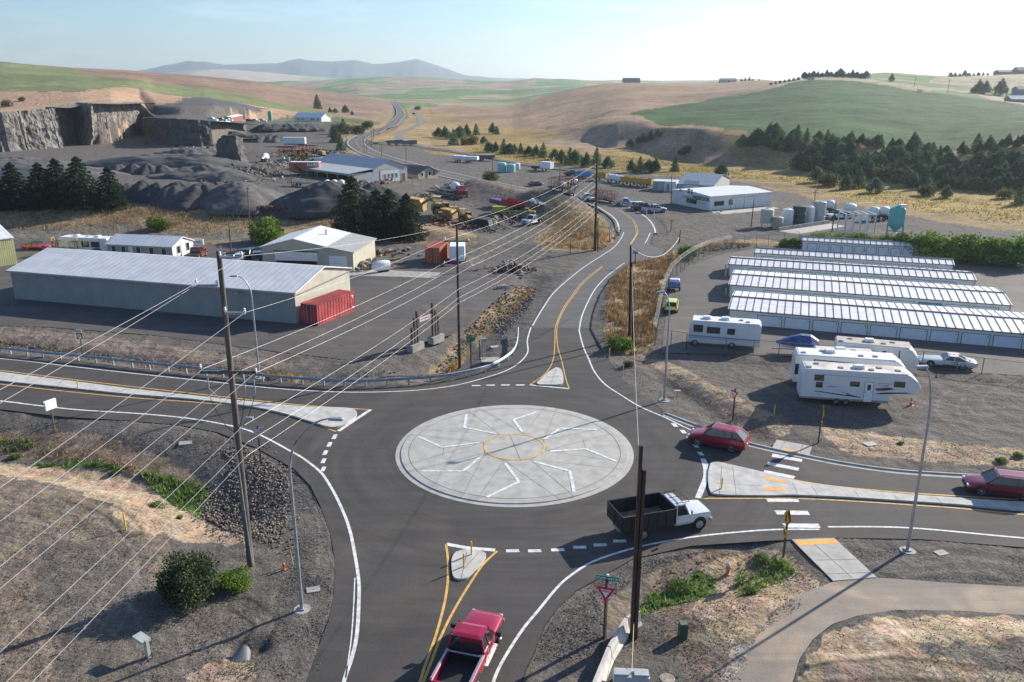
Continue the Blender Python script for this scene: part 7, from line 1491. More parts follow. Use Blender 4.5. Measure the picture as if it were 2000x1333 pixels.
def pickup(col, label, a, b_, L_=5.6, W_c=1.95, ext=True, cat='pickup truck', bed='open', group=None, name='pickup_truck', r=.39):
    A, B = G(*a), G(*b_); t = thing(name, label, cat, (A + B) / 2, head(A, B), group); hl, hw = L_ / 2, W_c / 2; bl = 1.12; xb = -.55 if ext else -.1; zb = .42
    b = MB().m(col); loft(b, [(xb, zb, bl, hw, bl + .01), (.2, zb, bl, hw, bl + .01), (1.05, zb, bl * .98, hw, bl + .01), (1.35, zb, bl * .96, hw * .98, bl + .03), (hl - .5, zb, bl * .92, hw * .96, bl - .01), (hl - .12, .45, bl * .86, hw * .9, bl - .09), (hl, .5, bl * .74, hw * .84, bl - .22)]); b.build('body', t, True)
    zt = 1.86; bw, tw = hw * .93, hw * .76; V = [(1.15, -bw, bl), (1.15, bw, bl), (xb, bw, bl), (xb, -bw, bl), (.6, -tw, zt), (.6, tw, zt), (xb + .12, tw, zt), (xb + .12, -tw, zt)]
    MB().m(M_glass).add(V, [(0, 4, 5, 1), (1, 5, 6, 2), (2, 6, 7, 3), (3, 7, 4, 0)]).build('windows', t); b = MB().m(col)
    for i, j in ((0, 4), (1, 5), (2, 6), (3, 7)): b.tube([V[i], V[j]], .06, 5)
    if ext:
        for sg in (-1, 1): b.tube([(.2, sg * bw, bl), (.15, sg * tw, zt)], .05, 5)
    V2 = [(x, y * tw, zt - .01 + z * (1 if abs(y) < 1 else .2)) for x, z in ((.66, 0), (.45, .06), (xb + .3, .06), (xb + .08, 0)) for y in (-1.04, -.7, .7, 1.04)]; b.add(V2, [(i * 4 + k, i * 4 + k + 1, (i + 1) * 4 + k + 1, (i + 1) * 4 + k) for i in range(3) for k in range(3)]); b.build('roof', t)
    if bed == 'open':
        b = MB().m(col)
        for sg in (-1, 1): b.prism([(-hl, .48), (-hl, bl), (xb - .03, bl), (xb - .03, .48)], min(sg * hw, sg * (hw - .16)), max(sg * hw, sg * (hw - .16)), .03)
        b.build('bed', t); MB().m(col).bx(-hl, -hl + .1, -hw + .17, hw - .17, .55, bl - .03).build('tailgate', t); MB().m(M_trim).bx(-hl + .1, xb - .03, -hw + .16, hw - .16, .62, .68).bx(xb - .1, xb - .03, -hw + .16, hw - .16, .68, bl).build('bed_liner', t)
        b = MB().m(M_galv).tube([(xb - .25, -hw + .08, bl + .03), (xb - .25, hw - .08, bl + .03)], .05, 7); b.bx(-hl + .1, xb - .1, hw - .14, hw - .02, bl, bl + .03).bx(-hl + .1, xb - .1, -hw + .02, -hw + .14, bl, bl + .03); b.build('bed_rails', t)
    elif bed == 'flat': MB().m(M_trim).bx(-hl - .2, xb - .05, -hw - .1, hw + .1, .86, .98).build('flat_bed', t)
    elif bed == 'cap': MB().m(col).prism([(-hl, .48), (-hl, 1.75), (xb - .05, 1.84), (xb - .05, .48)], -hw * .95, hw * .95, .08).build('bed_cap', t)
    for x in (hl - .95, -hl + 1.25):
        for sg in (-1, 1): wheel(t, x, sg * (hw - .12), r, .27)
    b = MB().m(M_trim)
    for x in (hl - .95, -hl + 1.25):
        for sg in (-1, 1): b.lathe((x, sg * (hw + .002), r + .03), [(0, 0), (r + .08, 0), (r + .08, -sg * .22)], 18, 'y')
    b.bx(-hl + .2, hl - .4, -hw * .7, hw * .7, .36, .6); b.build('underbody', t); MB().m(M_chrome).bx(hl - .04, hl + .1, -hw * .92, hw * .92, .45, .66).build('bumper', t); MB().m(M_chrome).bx(-hl - .12, -hl + .02, -hw * .9, hw * .9, .48, .64).build('bumper', t)
    MB().m(M_trim).bx(hl - .06, hl + .02, -hw * .5, hw * .5, .7, .92).build('grille', t)
    b = MB().m(M_trim)
    for sg in (-1, 1):
        for x in ((1.2, .2, xb + .06) if ext else (1.2, xb + .06)): b.box(x, sg * hw * .998, .82, .02, .02, .5)
        for x in ((.4, xb + .3) if ext else (xb + .3,)): b.box(x, sg * hw, .98, .18, .03, .04)
    b.build('door_trim', t); MB().m(M_chrome).bx(xb, 1.2, -hw - .12, -hw + .06, .4, .46).build('side_step', t); MB().m(M_chrome).bx(xb, 1.2, hw - .06, hw + .12, .4, .46).build('side_step', t)
    for sg in (-1, 1):
        MB().m(M_headl).box(hl - .05, sg * hw * .7, .84, .14, .3, .2, sg * -.2).build('headlight', t); MB().m(M_tail).bx(-hl - .015, -hl + .05, sg * (hw - .08) - .06, sg * (hw - .08) + .06, .75, 1.05).build('taillight', t); MB().m(M_trim).box(1.0, sg * (hw + .2), bl + .12, .12, .3, .24).build('mirror', t)
    return t
P_red = paint('deep_red_paint', (.30, .008, .03)); P_red2 = paint('wine_red_paint', (.20, .012, .03)); P_red3 = paint('bright_red_paint', (.36, .012, .05)); P_white = paint('white_car_paint', (.72, .73, .74)); P_silver = paint('silver_paint', (.50, .53, .56)); P_black = paint('black_car_paint', (.02, .022, .028)); P_yel = paint('lime_yellow_paint', (.68, .66, .08)); P_blue = paint('dark_blue_paint', (.02, .05, .12)); P_ice = paint('pale_blue_silver', (.52, .58, .60)); P_dred = paint('faded_red_paint', (.28, .05, .04)); P_pink = paint('convertible_red', (.5, .03, .08))
car('suv', P_red, 'deep red SUV entering the roundabout at the dashed yield line', (1446, 879), (1358, 861), 'SUV', rails=False)
car('wagon', P_red2, 'wine-red station wagon with roof rails approaching at the right edge', (2004, 969), (1903, 957), 'car', rails=True)
pickup(P_red3, 'bright red crew pickup with black bed liner leaving at the bottom', (884, 1362), (948, 1234), 6.0, 2.02)
car('hatch', P_yel, 'small lime-yellow hatchback parked by the chain-link fence', (1309, 617), (1314, 595), 'car')
car('coupe', P_ice, 'long old silver-blue coupe with a white roof in front of the storage doors', (1892, 719), (1804, 711), 'car', roofm=mat('vinyl_top', (.68, .69, .66), .6))
car('coupe', P_pink, 'bright red convertible with a dark top at the far left', (58, 486.5), (92, 487), 'car', roofm=M_trim)
car('sedan', P_white, 'white sedan behind the leaning wooden pole', (461, 519), (478, 503), 'car'); car('suv', P_blue, 'dark blue SUV by the garage corner', (505, 521), (503, 500), 'car'); car('sedan', P_blue, 'small dark blue car at the corner of the office cabin', (194, 499), (210, 499), 'car'); car('suv', P_black, 'dark car behind the white sedan', (482, 508), (500, 500), 'car')
car('sedan', P_black, 'dark car parked on the gravel above the mound', (1039, 364), (1052, 363), 'car')
GP = 'vehicles parked by the white store'
pickup(P_silver, 'silver pickup farthest left of the four parked by the store', (1205, 402), (1237, 403), group=GP); car('suv', P_white, 'white SUV between the silver pickup and the dark pickup', (1238, 409), (1262, 407), 'SUV', group=GP); pickup(P_black, 'dark pickup squeezed between the white SUV and the front pickup', (1243, 412), (1270, 411), group=GP); pickup(P_silver, 'silver pickup nearest the highway, rightmost of the four', (1263, 416), (1291, 415), group=GP)
pickup(P_white, 'white pickup parked below the yellow quarry machines', (606, 314.5), (629, 313.5), cat='pickup truck'); pickup(P_dred, 'faded red flatbed pickup beside the office cabin', (372, 511), (398, 497), bed='flat')
pickup(P_white, 'old white flatbed truck below the dry grass mound', (1050, 434), (1030, 441), bed='flat'); pickup(P_black, 'dark pickup at the far edge of the store yard', (1111, 344), (1125, 343.5))
def dump_truck():
    A, B = Gz(1210, 1046), Gz(1369, 1018); t = thing('dump_truck', 'white cab truck with a tall empty black dump box crossing the dashed line', 'truck', (A + B) / 2, head(A, B))
    L_ = 6.3; hl = L_ / 2; hw = .98; bl = 1.25; b = MB().m(P_white)
    loft(b, [(.55, .5, bl, hw, bl + .01), (1.3, .5, bl, hw, bl + .01), (1.62, .5, bl * .98, hw * .99, bl + .03), (2.6, .52, bl * .95, hw * .94, bl + .0), (hl - .08, .55, bl * .92, hw * .9, bl - .05), (hl, .6, bl * .8, hw * .88, bl - .16)]); b.build('body', t, True)
    zt = 1.95; bw, tw = hw * .93, hw * .84; V = [(1.55, -bw, bl), (1.55, bw, bl), (.58, bw, bl), (.58, -bw, bl), (1.2, -tw, zt), (1.2, tw, zt), (.62, tw, zt), (.62, -tw, zt)]
    MB().m(M_glass).add(V, [(0, 4, 5, 1), (1, 5, 6, 2), (2, 6, 7, 3), (3, 7, 4, 0)]).build('windows', t); b = MB().m(P_white)
    for i, j in ((0, 4), (1, 5), (2, 6), (3, 7)): b.tube([V[i], V[j]], .07, 5)
    b.prism([(.5, zt - .04), (.5, zt + .05), (1.2, zt + .06), (1.3, zt - .03)], -tw - .03, tw + .03, .04); b.build('roof', t)
    b = MB().m(M_trim)
    for x in (.7, 1.05, 1.5): b.tube([(x, -tw, zt + .2), (x, tw, zt + .2)], .02, 6)
    for y in (-tw, 0, tw): b.tube([(.45, y, zt + .2), (1.5, y, zt + .2)], .02, 6)
    for y in (-tw, tw): b.tube([(.6, y, zt), (.6, y, zt + .2)], .02, 5).tube([(1.25, y, zt), (1.25, y, zt + .2)], .02, 5)
    b.build('roof_rack', t)
    db = mat('black_box_paint', (.022, .024, .03), .5, var=.3, scale=2); x0, x1, w2, z0, z1 = -hl - .25, .42, 1.18, .9, 1.98; th = .05
    b = MB().m(db).bx(x0, x1, -w2, w2, z0, z0 + .1)
    for sg in (-1, 1):
        b.bx(x0, x1, min(sg * w2, sg * (w2 - th)), max(sg * w2, sg * (w2 - th)), z0 + .1, z1); b.bx(x0, x1, min(sg * (w2 + .05), sg * w2) , max(sg * (w2 + .05), sg * w2), z1 - .07, z1 + .01)
        for k in range(7): x = x0 + .08 + (x1 - x0 - .16) * k / 6; b.bx(x - .04, x + .04, min(sg * w2, sg * (w2 + .06)), max(sg * w2, sg * (w2 + .06)), z0, z1 - .07)
    b.bx(x1 - th, x1, -w2 + th, w2 - th, z0 + .1, z1 + .005); b.build('dump_box', t)
    MB().m(db).bx(x0 - .005, x0 + th, -w2 + th, w2 - th, z0 + .1, z1).bx(x0 - .05, x0 - .005, -.04, .04, z0, z1).bx(x0 - .05, x0 - .005, -w2, w2, z0 + .4, z0 + .46).build('tailgate', t); MB().m(mat('plywood_floor', (.25, .19, .13), .9, var=.3)).bx(x0 + .1, x1 - .1, -w2 + .1, w2 - .1, z0 + .1, z0 + .115).build('box_floor', t)
    MB().m(M_grey).bx(x0 + .1, 2.2, -.45, .45, .55, .8).build('chassis', t)
    for x in (hl - .85, -hl + 1.35):
        for sg in (-1, 1): wheel(t, x, sg * (hw - .13), .41, .27 if x > 0 else .42, M_rim)
    MB().m(M_chrome).bx(hl - .02, hl + .14, -hw * .95, hw * .95, .5, .7).build('bumper', t); MB().m(M_chrome).bx(hl - .05, hl + .015, -hw * .6, hw * .6, .8, 1.02).build('grille', t)
    for sg in (-1, 1): MB().m(M_headl).lathe((hl - .02, sg * hw * .72, .92), [(0, .05), (.1, .04), (.12, 0)], 12, 'x').build('headlight', t); MB().m(M_chrome).tube([(1.45, sg * hw, bl + .05), (1.5, sg * (hw + .22), bl + .25)], .015, 5).box(1.5, sg * (hw + .24), bl + .3, .05, .16, .26).build('mirror', t)
    b = MB().m(M_trim)
    for sg in (-1, 1): b.lathe((hl - .85, sg * (hw - .02), .45), [(0, 0), (.5, 0), (.5, -sg * .2)], 20, 'y')
    b.build('wheel_arch', t)
dump_truck()
def rv(prof, label, near_a, near_b, W_c, cat, roofc, stripes=(), wins=(), door=None, wheels=(), acs=(), vents=(), name='travel_trailer', z0=.0, group=None, skirt=True):
    """profile (x,z); near_a -> near_b: ground pixels below the lower near edge, left to right; -y side faces the camera"""
    A, B = G(*near_a), G(*near_b); rz = head(A, B); L_ = max(p[0] for p in prof); t = thing(name, label, cat, (A.x, A.y, A.z), rz, group)
    body = mat('rv_white', (.70, .70, .69), .35, var=.06, scale=.8); b = MB().m(body).prism(prof, 0, W_c, .06); b.build('body', t)
    zt = max(p[1] for p in prof)
    rp = [p for p in prof if p[1] > zt - .25]; x0, x1 = min(p[0] for p in rp) + .12, max(p[0] for p in rp) - .1
    b = MB().m(roofc).bx(x0, x1, .1, W_c - .1, zt + .002, zt + .03); b.build('roof', t)
    for i, (x, y) in enumerate(acs):
        b = MB().m(M_signw).prism([(x - .5, zt + .03), (x - .42, zt + .3), (x + .35, zt + .33), (x + .5, zt + .03)], y - .35, y + .35, .06); b.build('air_conditioner', t)
    for x, y in vents: MB().m(mat('grey_vent', (.25, .25, .25), .5)).bx(x - .2, x + .2, y - .2, y + .2, zt + .03, zt + .12).build('roof_vent', t)
    for x, z, w_, h in wins: b = MB().m(M_glass).bx(x, x + w_, -.02, -.004, z, z + h); b.m(M_trim).bx(x - .04, x + w_ + .04, -.014, -.002, z - .04, z + h + .04).bx(x, x + w_, -.024, -.02, z + h * .55, z + h * .6); b.build('window', t)
    if door: x, z = door; b = MB().m(M_signw).bx(x, x + .72, -.03, -.004, z, z + 1.85); b.m(M_trim).bx(x - .03, x, -.03, -.003, z, z + 1.85).bx(x + .72, x + .75, -.03, -.003, z, z + 1.85).bx(x, x + .72, -.03, -.003, z + 1.85, z + 1.88); b.m(M_glass).bx(x + .22, x + .5, -.04, -.03, z + 1.1, z + 1.65); b.m(M_trim).bx(x + .05, x + .12, -.05, -.03, z + .85, z + .95); b.build('door', t)
    for pts, m_ in stripes: MB().m(m_).add([(x, -.008, z) for x, z in pts], [tuple(range(len(pts)))]).build('decal', t)
    for x, r_ in wheels:
        for y in (.1, W_c - .1): wheel(t, x, y if y > 1 else y - .001, r_, .22)
    for x, r_ in wheels[:1]: pass
    return t
M_dec1 = mat('decal_navy', (.03, .03, .09), .5); M_dec2 = mat('decal_maroon', (.16, .04, .05), .5); M_dec3 = mat('decal_grey', (.32, .33, .36), .5); M_tan = mat('rv_tan', (.33, .29, .24), .6)
M_rf = mat('rv_roof_dusty', (.60, .56, .51), .7, var=.2, scale=.7); M_rfw = mat('rv_roof_white', (.72, .72, .71), .6, var=.08); M_rft = mat('rv_roof_tan', (.42, .37, .32), .7, var=.12)
fw = [(0, .55), (0, 2.95), (.25, 3.35), (8.2, 3.35), (9.2, 3.25), (9.9, 2.7), (10.15, 2.2), (10.0, 1.75), (9.6, 1.5), (7.9, 1.45), (7.65, .9), (7.65, .55)]
RVG = 'travel trailers parked on the gravel'
_f = rv(fw, 'front white fifth-wheel trailer with maroon swooshes on the gravel', (1561, 788), (1750, 801), 2.45, 'travel trailer', M_rf, group=RVG, name='fifth_wheel_trailer',
   stripes=[([(0, .56), (7.6, .56), (7.6, .78), (0, .72)], M_tan), ([(1.2, 1.35), (3.5, 1.15), (5.2, 1.0), (5.2, .94), (3.4, 1.05), (1.2, 1.28)], M_dec1), ([(3.3, 1.5), (4.2, 1.2), (5.0, 1.05), (3.9, 1.0), (4.0, 1.2)], M_dec2), ([(2.0, 1.75), (2.6, 1.9), (3.2, 1.8), (2.5, 1.82)], M_dec1), ([(6.2, 1.35), (7.4, 1.45), (9.2, 1.62), (9.2, 1.72), (7.5, 1.62), (6.9, 1.55)], M_dec1), ([(6.3, 1.9), (7.5, 2.1), (8.0, 1.95), (7.2, 1.75), (6.5, 1.7)], M_dec2), ([(6.6, 2.2), (7.6, 2.3), (7.3, 2.15)], M_dec3), ([(1.7, 2.95), (6.6, 2.9), (6.6, 2.86), (1.7, 2.91)], M_dec3)],
   wins=[(1.1, 2.35, .75, .5), (1.3, 1.7, .5, .45), (4.2, 2.0, .75, .4), (7.9, 2.2, .85, .45)], door=(5.45, .6), wheels=[(3.2, .36), (4.05, .36)], acs=[(5.0, 1.2)], vents=[(.6, .6), (1.4, 1.7), (3.4, .9), (6.0, .8), (6.8, 1.5), (8.3, 1.0)])
marks(_f, 6.5, 7.7, -.006, 2.42, .11, M_dec3, 2); marks(_f, 9.0, 9.5, -.006, 1.66, .08, M_dec3, 4)
rv(fw, 'second fifth-wheel trailer just behind the front one, with a long dark slide-out frame', (1547, 757), (1738, 771), 2.45, 'travel trailer', M_rfw, group=RVG, name='fifth_wheel_trailer',
   stripes=[([(1.7, 3.0), (6.4, 2.85), (6.4, 2.75), (1.7, 2.9)], M_trim), ([(1.7, 2.2), (1.8, 2.2), (1.8, 3.0), (1.7, 3.0)], M_trim), ([(3.5, 2.75), (6.0, 2.45), (6.0, 2.35), (3.5, 2.6)], M_dec1)], wins=[(.1, 1.4, .5, 1.0), (6.8, 2.0, 1.2, .5)], wheels=[(3.2, .36), (4.05, .36)], acs=[(3.3, 1.4)], vents=[(.8, .7), (2.6, 1.6), (6.0, .8), (7.3, .9)])
tt = [(0, .5), (0, 2.9), (.15, 3.1), (6.4, 3.1), (7.1, 2.9), (7.7, 2.2), (7.85, 1.4), (7.6, .6), (7.3, .5)]
rv(tt, 'travel trailer with a tan roof and rounded front behind the fifth-wheels', (1626, 725), (1745, 737), 2.4, 'travel trailer', M_rft, group=RVG, stripes=[([(2.0, 2.5), (5.5, 2.1), (5.5, 2.0), (2.0, 2.4)], M_trim), ([(5.9, 1.0), (6.0, 1.0), (6.0, 2.8), (5.9, 2.8)], M_trim)], wins=[(1.2, 2.1, .7, .4), (4.4, 2.3, .3, .3)], wheels=[(3.2, .33), (4.0, .33)], acs=[(3.2, 1.3)], vents=[(.5, .5), (1.4, 1.6), (4.5, .9), (5.4, 1.6)])
rv([(0, .5), (0, 2.7), (.1, 2.85), (5.4, 2.85), (5.5, 2.6), (5.5, .5)], 'white travel trailer roof peeking between the tan one and the fifth-wheels', (1589, 742), (1680, 748), 2.3, 'travel trailer', M_rf, group=RVG, wheels=[(2.5, .33)], vents=[(1.2, .8), (3.6, 1.2)], acs=[(2.4, 1.2)])
mh = [(7.7, .45), (7.75, 2.7), (7.6, 2.95), (.5, 2.98), (.25, 2.8), (.0, 1.6), (-.05, .95), (.0, .5)]
t = rv(mh, 'white and pale grey motorhome behind the chain-link fence', (1343, 676), (1476, 686), 2.35, 'motorhome', M_rfw, name='motorhome', stripes=[([(.05, 1.35), (7.7, 1.22), (7.7, 1.1), (.05, 1.22)], M_dec3), ([(.05, 1.12), (7.7, 1.0), (7.7, .94), (.05, 1.05)], M_dec3)],
   wins=[(.55, 1.75, .95, .75), (2.0, 1.7, 1.35, .65), (4.2, 1.7, .75, .6)], wheels=[(.75, .4), (4.75, .4)], acs=[(3.9, 1.3), (1.9, 1.2)], vents=[(5.6, 1.3), (6.3, .7)])
MB().m(M_glass).add([(-.01, .15, 1.65), (-.01, 2.2, 1.65), (.24, 2.2, 2.72), (.24, .15, 2.72)], [(0, 1, 2, 3)]).build('windscreen', t)
mh2 = [(0, .5), (0, 2.5), (.3, 3.0), (9.3, 3.0), (9.5, 2.8), (9.5, .5)]
rv(mh2, 'long white motorhome behind the two yellow forklifts', (117, 497), (232, 502), 2.4, 'motorhome', M_rfw, name='motorhome', wins=[(4.6, 1.5, 1.4, .9), (6.4, 1.5, 1.6, .9)], wheels=[(1.4, .4), (7.2, .4)], acs=[(3, 1.2), (7, 1.2)], vents=[(5, 1.2)])
# covered boat and small trailers
def boat(a, b_, label, cover_m, hull=M_signw):
    A, B = G(*a), G(*b_); t = thing('covered_boat', label, 'boat', (A + B) / 2, head(A, B)); L_ = 5.2; b = MB().m(hull); V = []
    for x, w_, zk in ((-2.6, .85, .55), (-1, 1.0, .5), (1, .95, .5), (2.1, .55, .62), (2.7, .05, .95)): V += [(x, -w_, 1.15), (x, -w_ * .8, .8), (x, 0, zk), (x, w_ * .8, .8), (x, w_, 1.15)]
    b.add(V, [(i * 5 + k, (i + 1) * 5 + k, (i + 1) * 5 + k + 1, i * 5 + k + 1) for i in range(4) for k in range(4)] + [(0, 1, 2, 3, 4)]); b.build('hull', t, norm=False)
    b = MB().m(cover_m); V = []
    for x, w_, h in ((-2.65, .9, 1.45), (-1.6, 1.05, 1.95), (-.3, 1.06, 2.0), (.9, 1.0, 1.75), (2.1, .6, 1.35), (2.75, .08, 1.15)): V += [(x, -w_, 1.0), (x, -w_ * .95, 1.2), (x, -w_ * .3, h), (x + .1, w_ * .3, h - .04), (x, w_ * .95, 1.2), (x, w_, 1.0)]
    b.add(V, [(i * 6 + k, (i + 1) * 6 + k, (i + 1) * 6 + k + 1, i * 6 + k + 1) for i in range(5) for k in range(5)] + [(0, 1, 2, 3, 4, 5)]); b.build('tarpaulin', t, norm=False)
    t.scale = (.82, 1, 1.1); MB().m(M_galv).bx(-2.4, 3.2, -.05, .05, .35, .45).bx(-1.2, -1.0, -.95, .95, .35, .45).build('trailer_frame', t)
    for sg in (-1, 1): wheel(t, -1.1, sg * 1.0, .3, .18)
boat((1580, 692), (1532, 689), 'boat under a crumpled blue tarpaulin on a trailer', mat('blue_tarp', (.05, .09, .27), .55, var=.3, scale=2, bump=.05, bscale=3))
def utility_trailer(a, b_, label, L_, W_c, load=None, lm=None, deck=.6, m=None, axles=1, cat='trailer', name='flatbed_trailer', h=1.0):
    A, B = G(*a), G(*b_); t = thing(name, label, cat, (A + B) / 2, head(A, B)); hl = L_ / 2; MB().m(m or M_trim).bx(-hl, hl, -W_c / 2, W_c / 2, deck - .12, deck).bx(hl, hl + 1.1, -.06, .06, deck - .14, deck - .03).build('deck', t)
    for k in range(axles):
        for sg in (-1, 1): wheel(t, -hl * .45 + k * .95, sg * (W_c / 2 - .1), .36 if deck > .7 else .3, .22)
    if load == 'box': MB().m(lm).bx(-hl + .05, hl - .05, -W_c / 2 + .05, W_c / 2 - .05, deck, deck + h).build('load', t)
    if load == 'tanks':
        for x in (-hl * .5, 0, hl * .5)[:3]: MB().m(lm).lathe((x, 0, deck), [(0, 1.5), (.3, 1.48), (.7, 1.25), (.75, 1.1), (.75, 0)], 14).build('tank', t, True)
    if load == 'sides':
        for sg in (-1, 1): MB().m(lm).bx(-hl, hl, min(sg * W_c / 2, sg * (W_c / 2 - .06)), max(sg * W_c / 2, sg * (W_c / 2 - .06)), deck, deck + h).build('side_board', t)
        MB().m(lm).bx(-hl, -hl + .06, -W_c / 2 + .06, W_c / 2 - .06, deck, deck + h).build('end_board', t); MB().m(lm).bx(hl - .06, hl, -W_c / 2 + .06, W_c / 2 - .06, deck, deck + h).build('end_board', t)
    return t
t = utility_trailer((1317, 571), (1316, 561), 'small cargo trailer with a crumpled violet-blue cover by the fence', 2.4, 1.7, 'box', mat('violet_tarp', (.22, .24, .50), .6, var=.3, scale=2, bump=.05), h=.75); 
MB().m(mat('violet_tarp_light', (.55, .57, .68), .6)).prism([(-1.1, 1.35), (-.7, 1.62), (.6, 1.55), (1.1, 1.36)], -.7, .7, .1).build('tarpaulin', t)
# shipping containers
def container(near, far, w_px, label, m, L_, W_c=2.44, H_=2.6, dark=True, marks=True):
    """near end corner nearest camera -> far corner along the long side (body lies to the left of that line)"""
    A, B = G(*near), G(*far); t = thing('shipping_container', label, 'container', A, head(A, B)); b = MB().m(m)
    def corr(y, sg):
        n = int(L_ / .28); V = []; 
        for i in range(n * 2 + 1):
            x = L_ * i / (n * 2); d = .04 if (i % 4) in (1, 2) else 0; V += [(x, y - sg * d, .12), (x, y - sg * d, H_ - .1)]
        b.add(V, [(2 * i, 2 * i + 2, 2 * i + 3, 2 * i + 1) for i in range(n * 2)])
    corr(0, -1); corr(W_c, 1); b.bx(.03, .06, .08, W_c - .08, .1, H_ - .1); b.bx(L_ - .06, L_ - .03, .08, W_c - .08, .1, H_ - .1); b.bx(.05, L_ - .05, .05, W_c - .05, H_ - .12, H_ - .05); b.bx(.05, L_ - .05, .05, W_c - .05, .08, .2); b.build('shell', t, norm=False)
    b = MB().m(m)
    for x in (0, L_):
        for y in (0, W_c): b.bx(x - .08 if x else 0, x if x else .08, y - .08 if y else 0, y if y else .08, 0, H_)
    for y in (0, W_c): b.bx(.08, L_ - .08, y - .07 if y else -.015, y + .015 if y else .07, H_ - .1, H_ + .01).bx(.08, L_ - .08, y - .07 if y else -.015, y + .015 if y else .07, .0, .13)
    b.build('frame', t); b = MB().m(m)
    for i in range(int(L_ / .6)): b.bx(.3 + i * .6, .6 + i * .6, .1, W_c - .1, H_ - .049, H_ - .02)
    b.build('roof', t); b = MB().m(M_galv)
    for y in (.5, .9, 1.5, 1.95): b.tube([(-.02, y, .2), (-.02, y, H_ - .2)], .025, 5)
    b.m(M_dark).bx(-.012, .03, W_c / 2 - .012, W_c / 2 + .012, .12, H_ - .12); b.build('door', t)
    if marks: MB().m(M_signw).bx(L_ - .9, L_ - .4, -.03, -.02, H_ - .5, H_ - .42).bx(L_ - .6, L_ - .5, -.03, -.02, H_ - .8, H_ - .5).bx(L_ - .7, L_ - .4, -.03, -.02, .5, .75).build('marking', t)
    return t
container((621, 637), (695, 607), 0, 'long bright red shipping container against the end of the warehouse', mat('container_red', (.40, .05, .055), .6, var=.3, scale=.6), (Gz(695, 607) - Gz(621, 637)).length)
container((859, 517), (869, 509), 0, 'short faded orange container at the edge of the upper lot', mat('container_orange', (.40, .10, .045), .6, var=.2), 6.0, H_=2.75, marks=False)
t = thing('cargo_trailer', 'white rounded cargo trailer beside the short orange container', 'trailer', G(879, 516), R(2)); b = MB().m(M_signw).bx(0, 2.4, 0, 5.0, .5, 2.9); b.build('body', t); bpy.ops
MB().m(M_glass).bx(1.1, 1.35, -.02, -.004, 2.0, 2.25).build('marker_window', t); 
for y in (2.2, 3.1): wheel(t, 2.3, y, .3, .2)
MB().m(mat('rust_red', (.35, .03, .03), .6)).prism([(0, 0), (0, .5), (.7, .7), (1.8, .5), (1.8, 0)], 0, 1.2, .05).build('ramp', t)
t = thing('red_skid', 'low red metal skid beside the orange container', 'skid', G(826, 516)); MB().m(mat('rust_red', (.35, .03, .03), .6)).prism([(0, 0), (.1, .45), (1.4, .55), (2.0, .3), (2.0, 0)], 0, 1.4, .04).build('body', t); MB().m(M_trim).bx(.3, 1.6, .2, 1.2, .55, .62).build('plate', t)
# semi trailer with ALLIED
g = G(566, 343); g2 = G(624, 343.5); t = thing('semi_trailer', 'orange semi trailer lettered ALLIED parked left of the workshop lean-to', 'trailer', g, head(g, g2)); L_ = (g2 - g).length
MB().m(mat('trailer_orange', (.42, .11, .05), .55, var=.15)).bx(0, L_, 0, 2.5, 1.0, 3.7).build('body', t); MB().m(M_signw).bx(-.05, L_ + .05, -.02, 2.52, 3.7, 3.8).build('roof', t); MB().m(M_ink).add([(L_ * .12, -.01, 3.4), (L_ * .35, -.01, 1.1), (L_ * .62, -.01, 1.1), (L_ * .7, -.01, 1.6), (L_ * .55, -.01, 1.35)], [(0, 1, 2, 3, 4)]).build('black_swoosh', t)
MB().m(M_signy).add([(L_ * .15, -.015, 3.1), (L_ * .55, -.015, 1.3), (L_ * .68, -.015, 1.55), (L_ * .55, -.015, 1.45)], [(0, 1, 2, 3)]).build('yellow_swoosh', t); text('ALLIED', 1.15, M_signw, t, (L_ * .8, -.02, 3.0), (R(90), 0, 0)); MB().m(M_trim).bx(L_ * .1, L_ * .9, .3, 2.2, .75, 1.0).build('chassis', t)
for x in (L_ - 2.4, L_ - 1.3):
    for y in (.15, 2.35): wheel(t, x, y if y > 1 else y, .5, .26)
# sign trailer
a, b_ = G(366, 487), G(399, 488); t = thing('banner_sign', 'long white board sign with blue letters behind the red flatbed', 'sign', a, head(a, b_)); L_ = (b_ - a).length; MB().m(M_signw).bx(0, L_, -.1, .1, .9, 1.9).build('board', t); MB().m(M_galv).bx(.3, .4, -.05, .05, 0, .9).bx(L_ - .4, L_ - .3, -.05, .05, 0, .9).build('post', t); marks(t, L_ * .08, L_ * .42, -.105, 1.35, .4, mat('ink_blue', (.06, .08, .26), .6), 5); marks(t, L_ * .48, L_ * .72, -.105, 1.35, .45, mat('ink_blue', (.06, .08, .26), .6), 8); marks(t, L_ * .76, L_ * .92, -.105, 1.35, .5, mat('ink_violet', (.22, .15, .38), .6), 9)
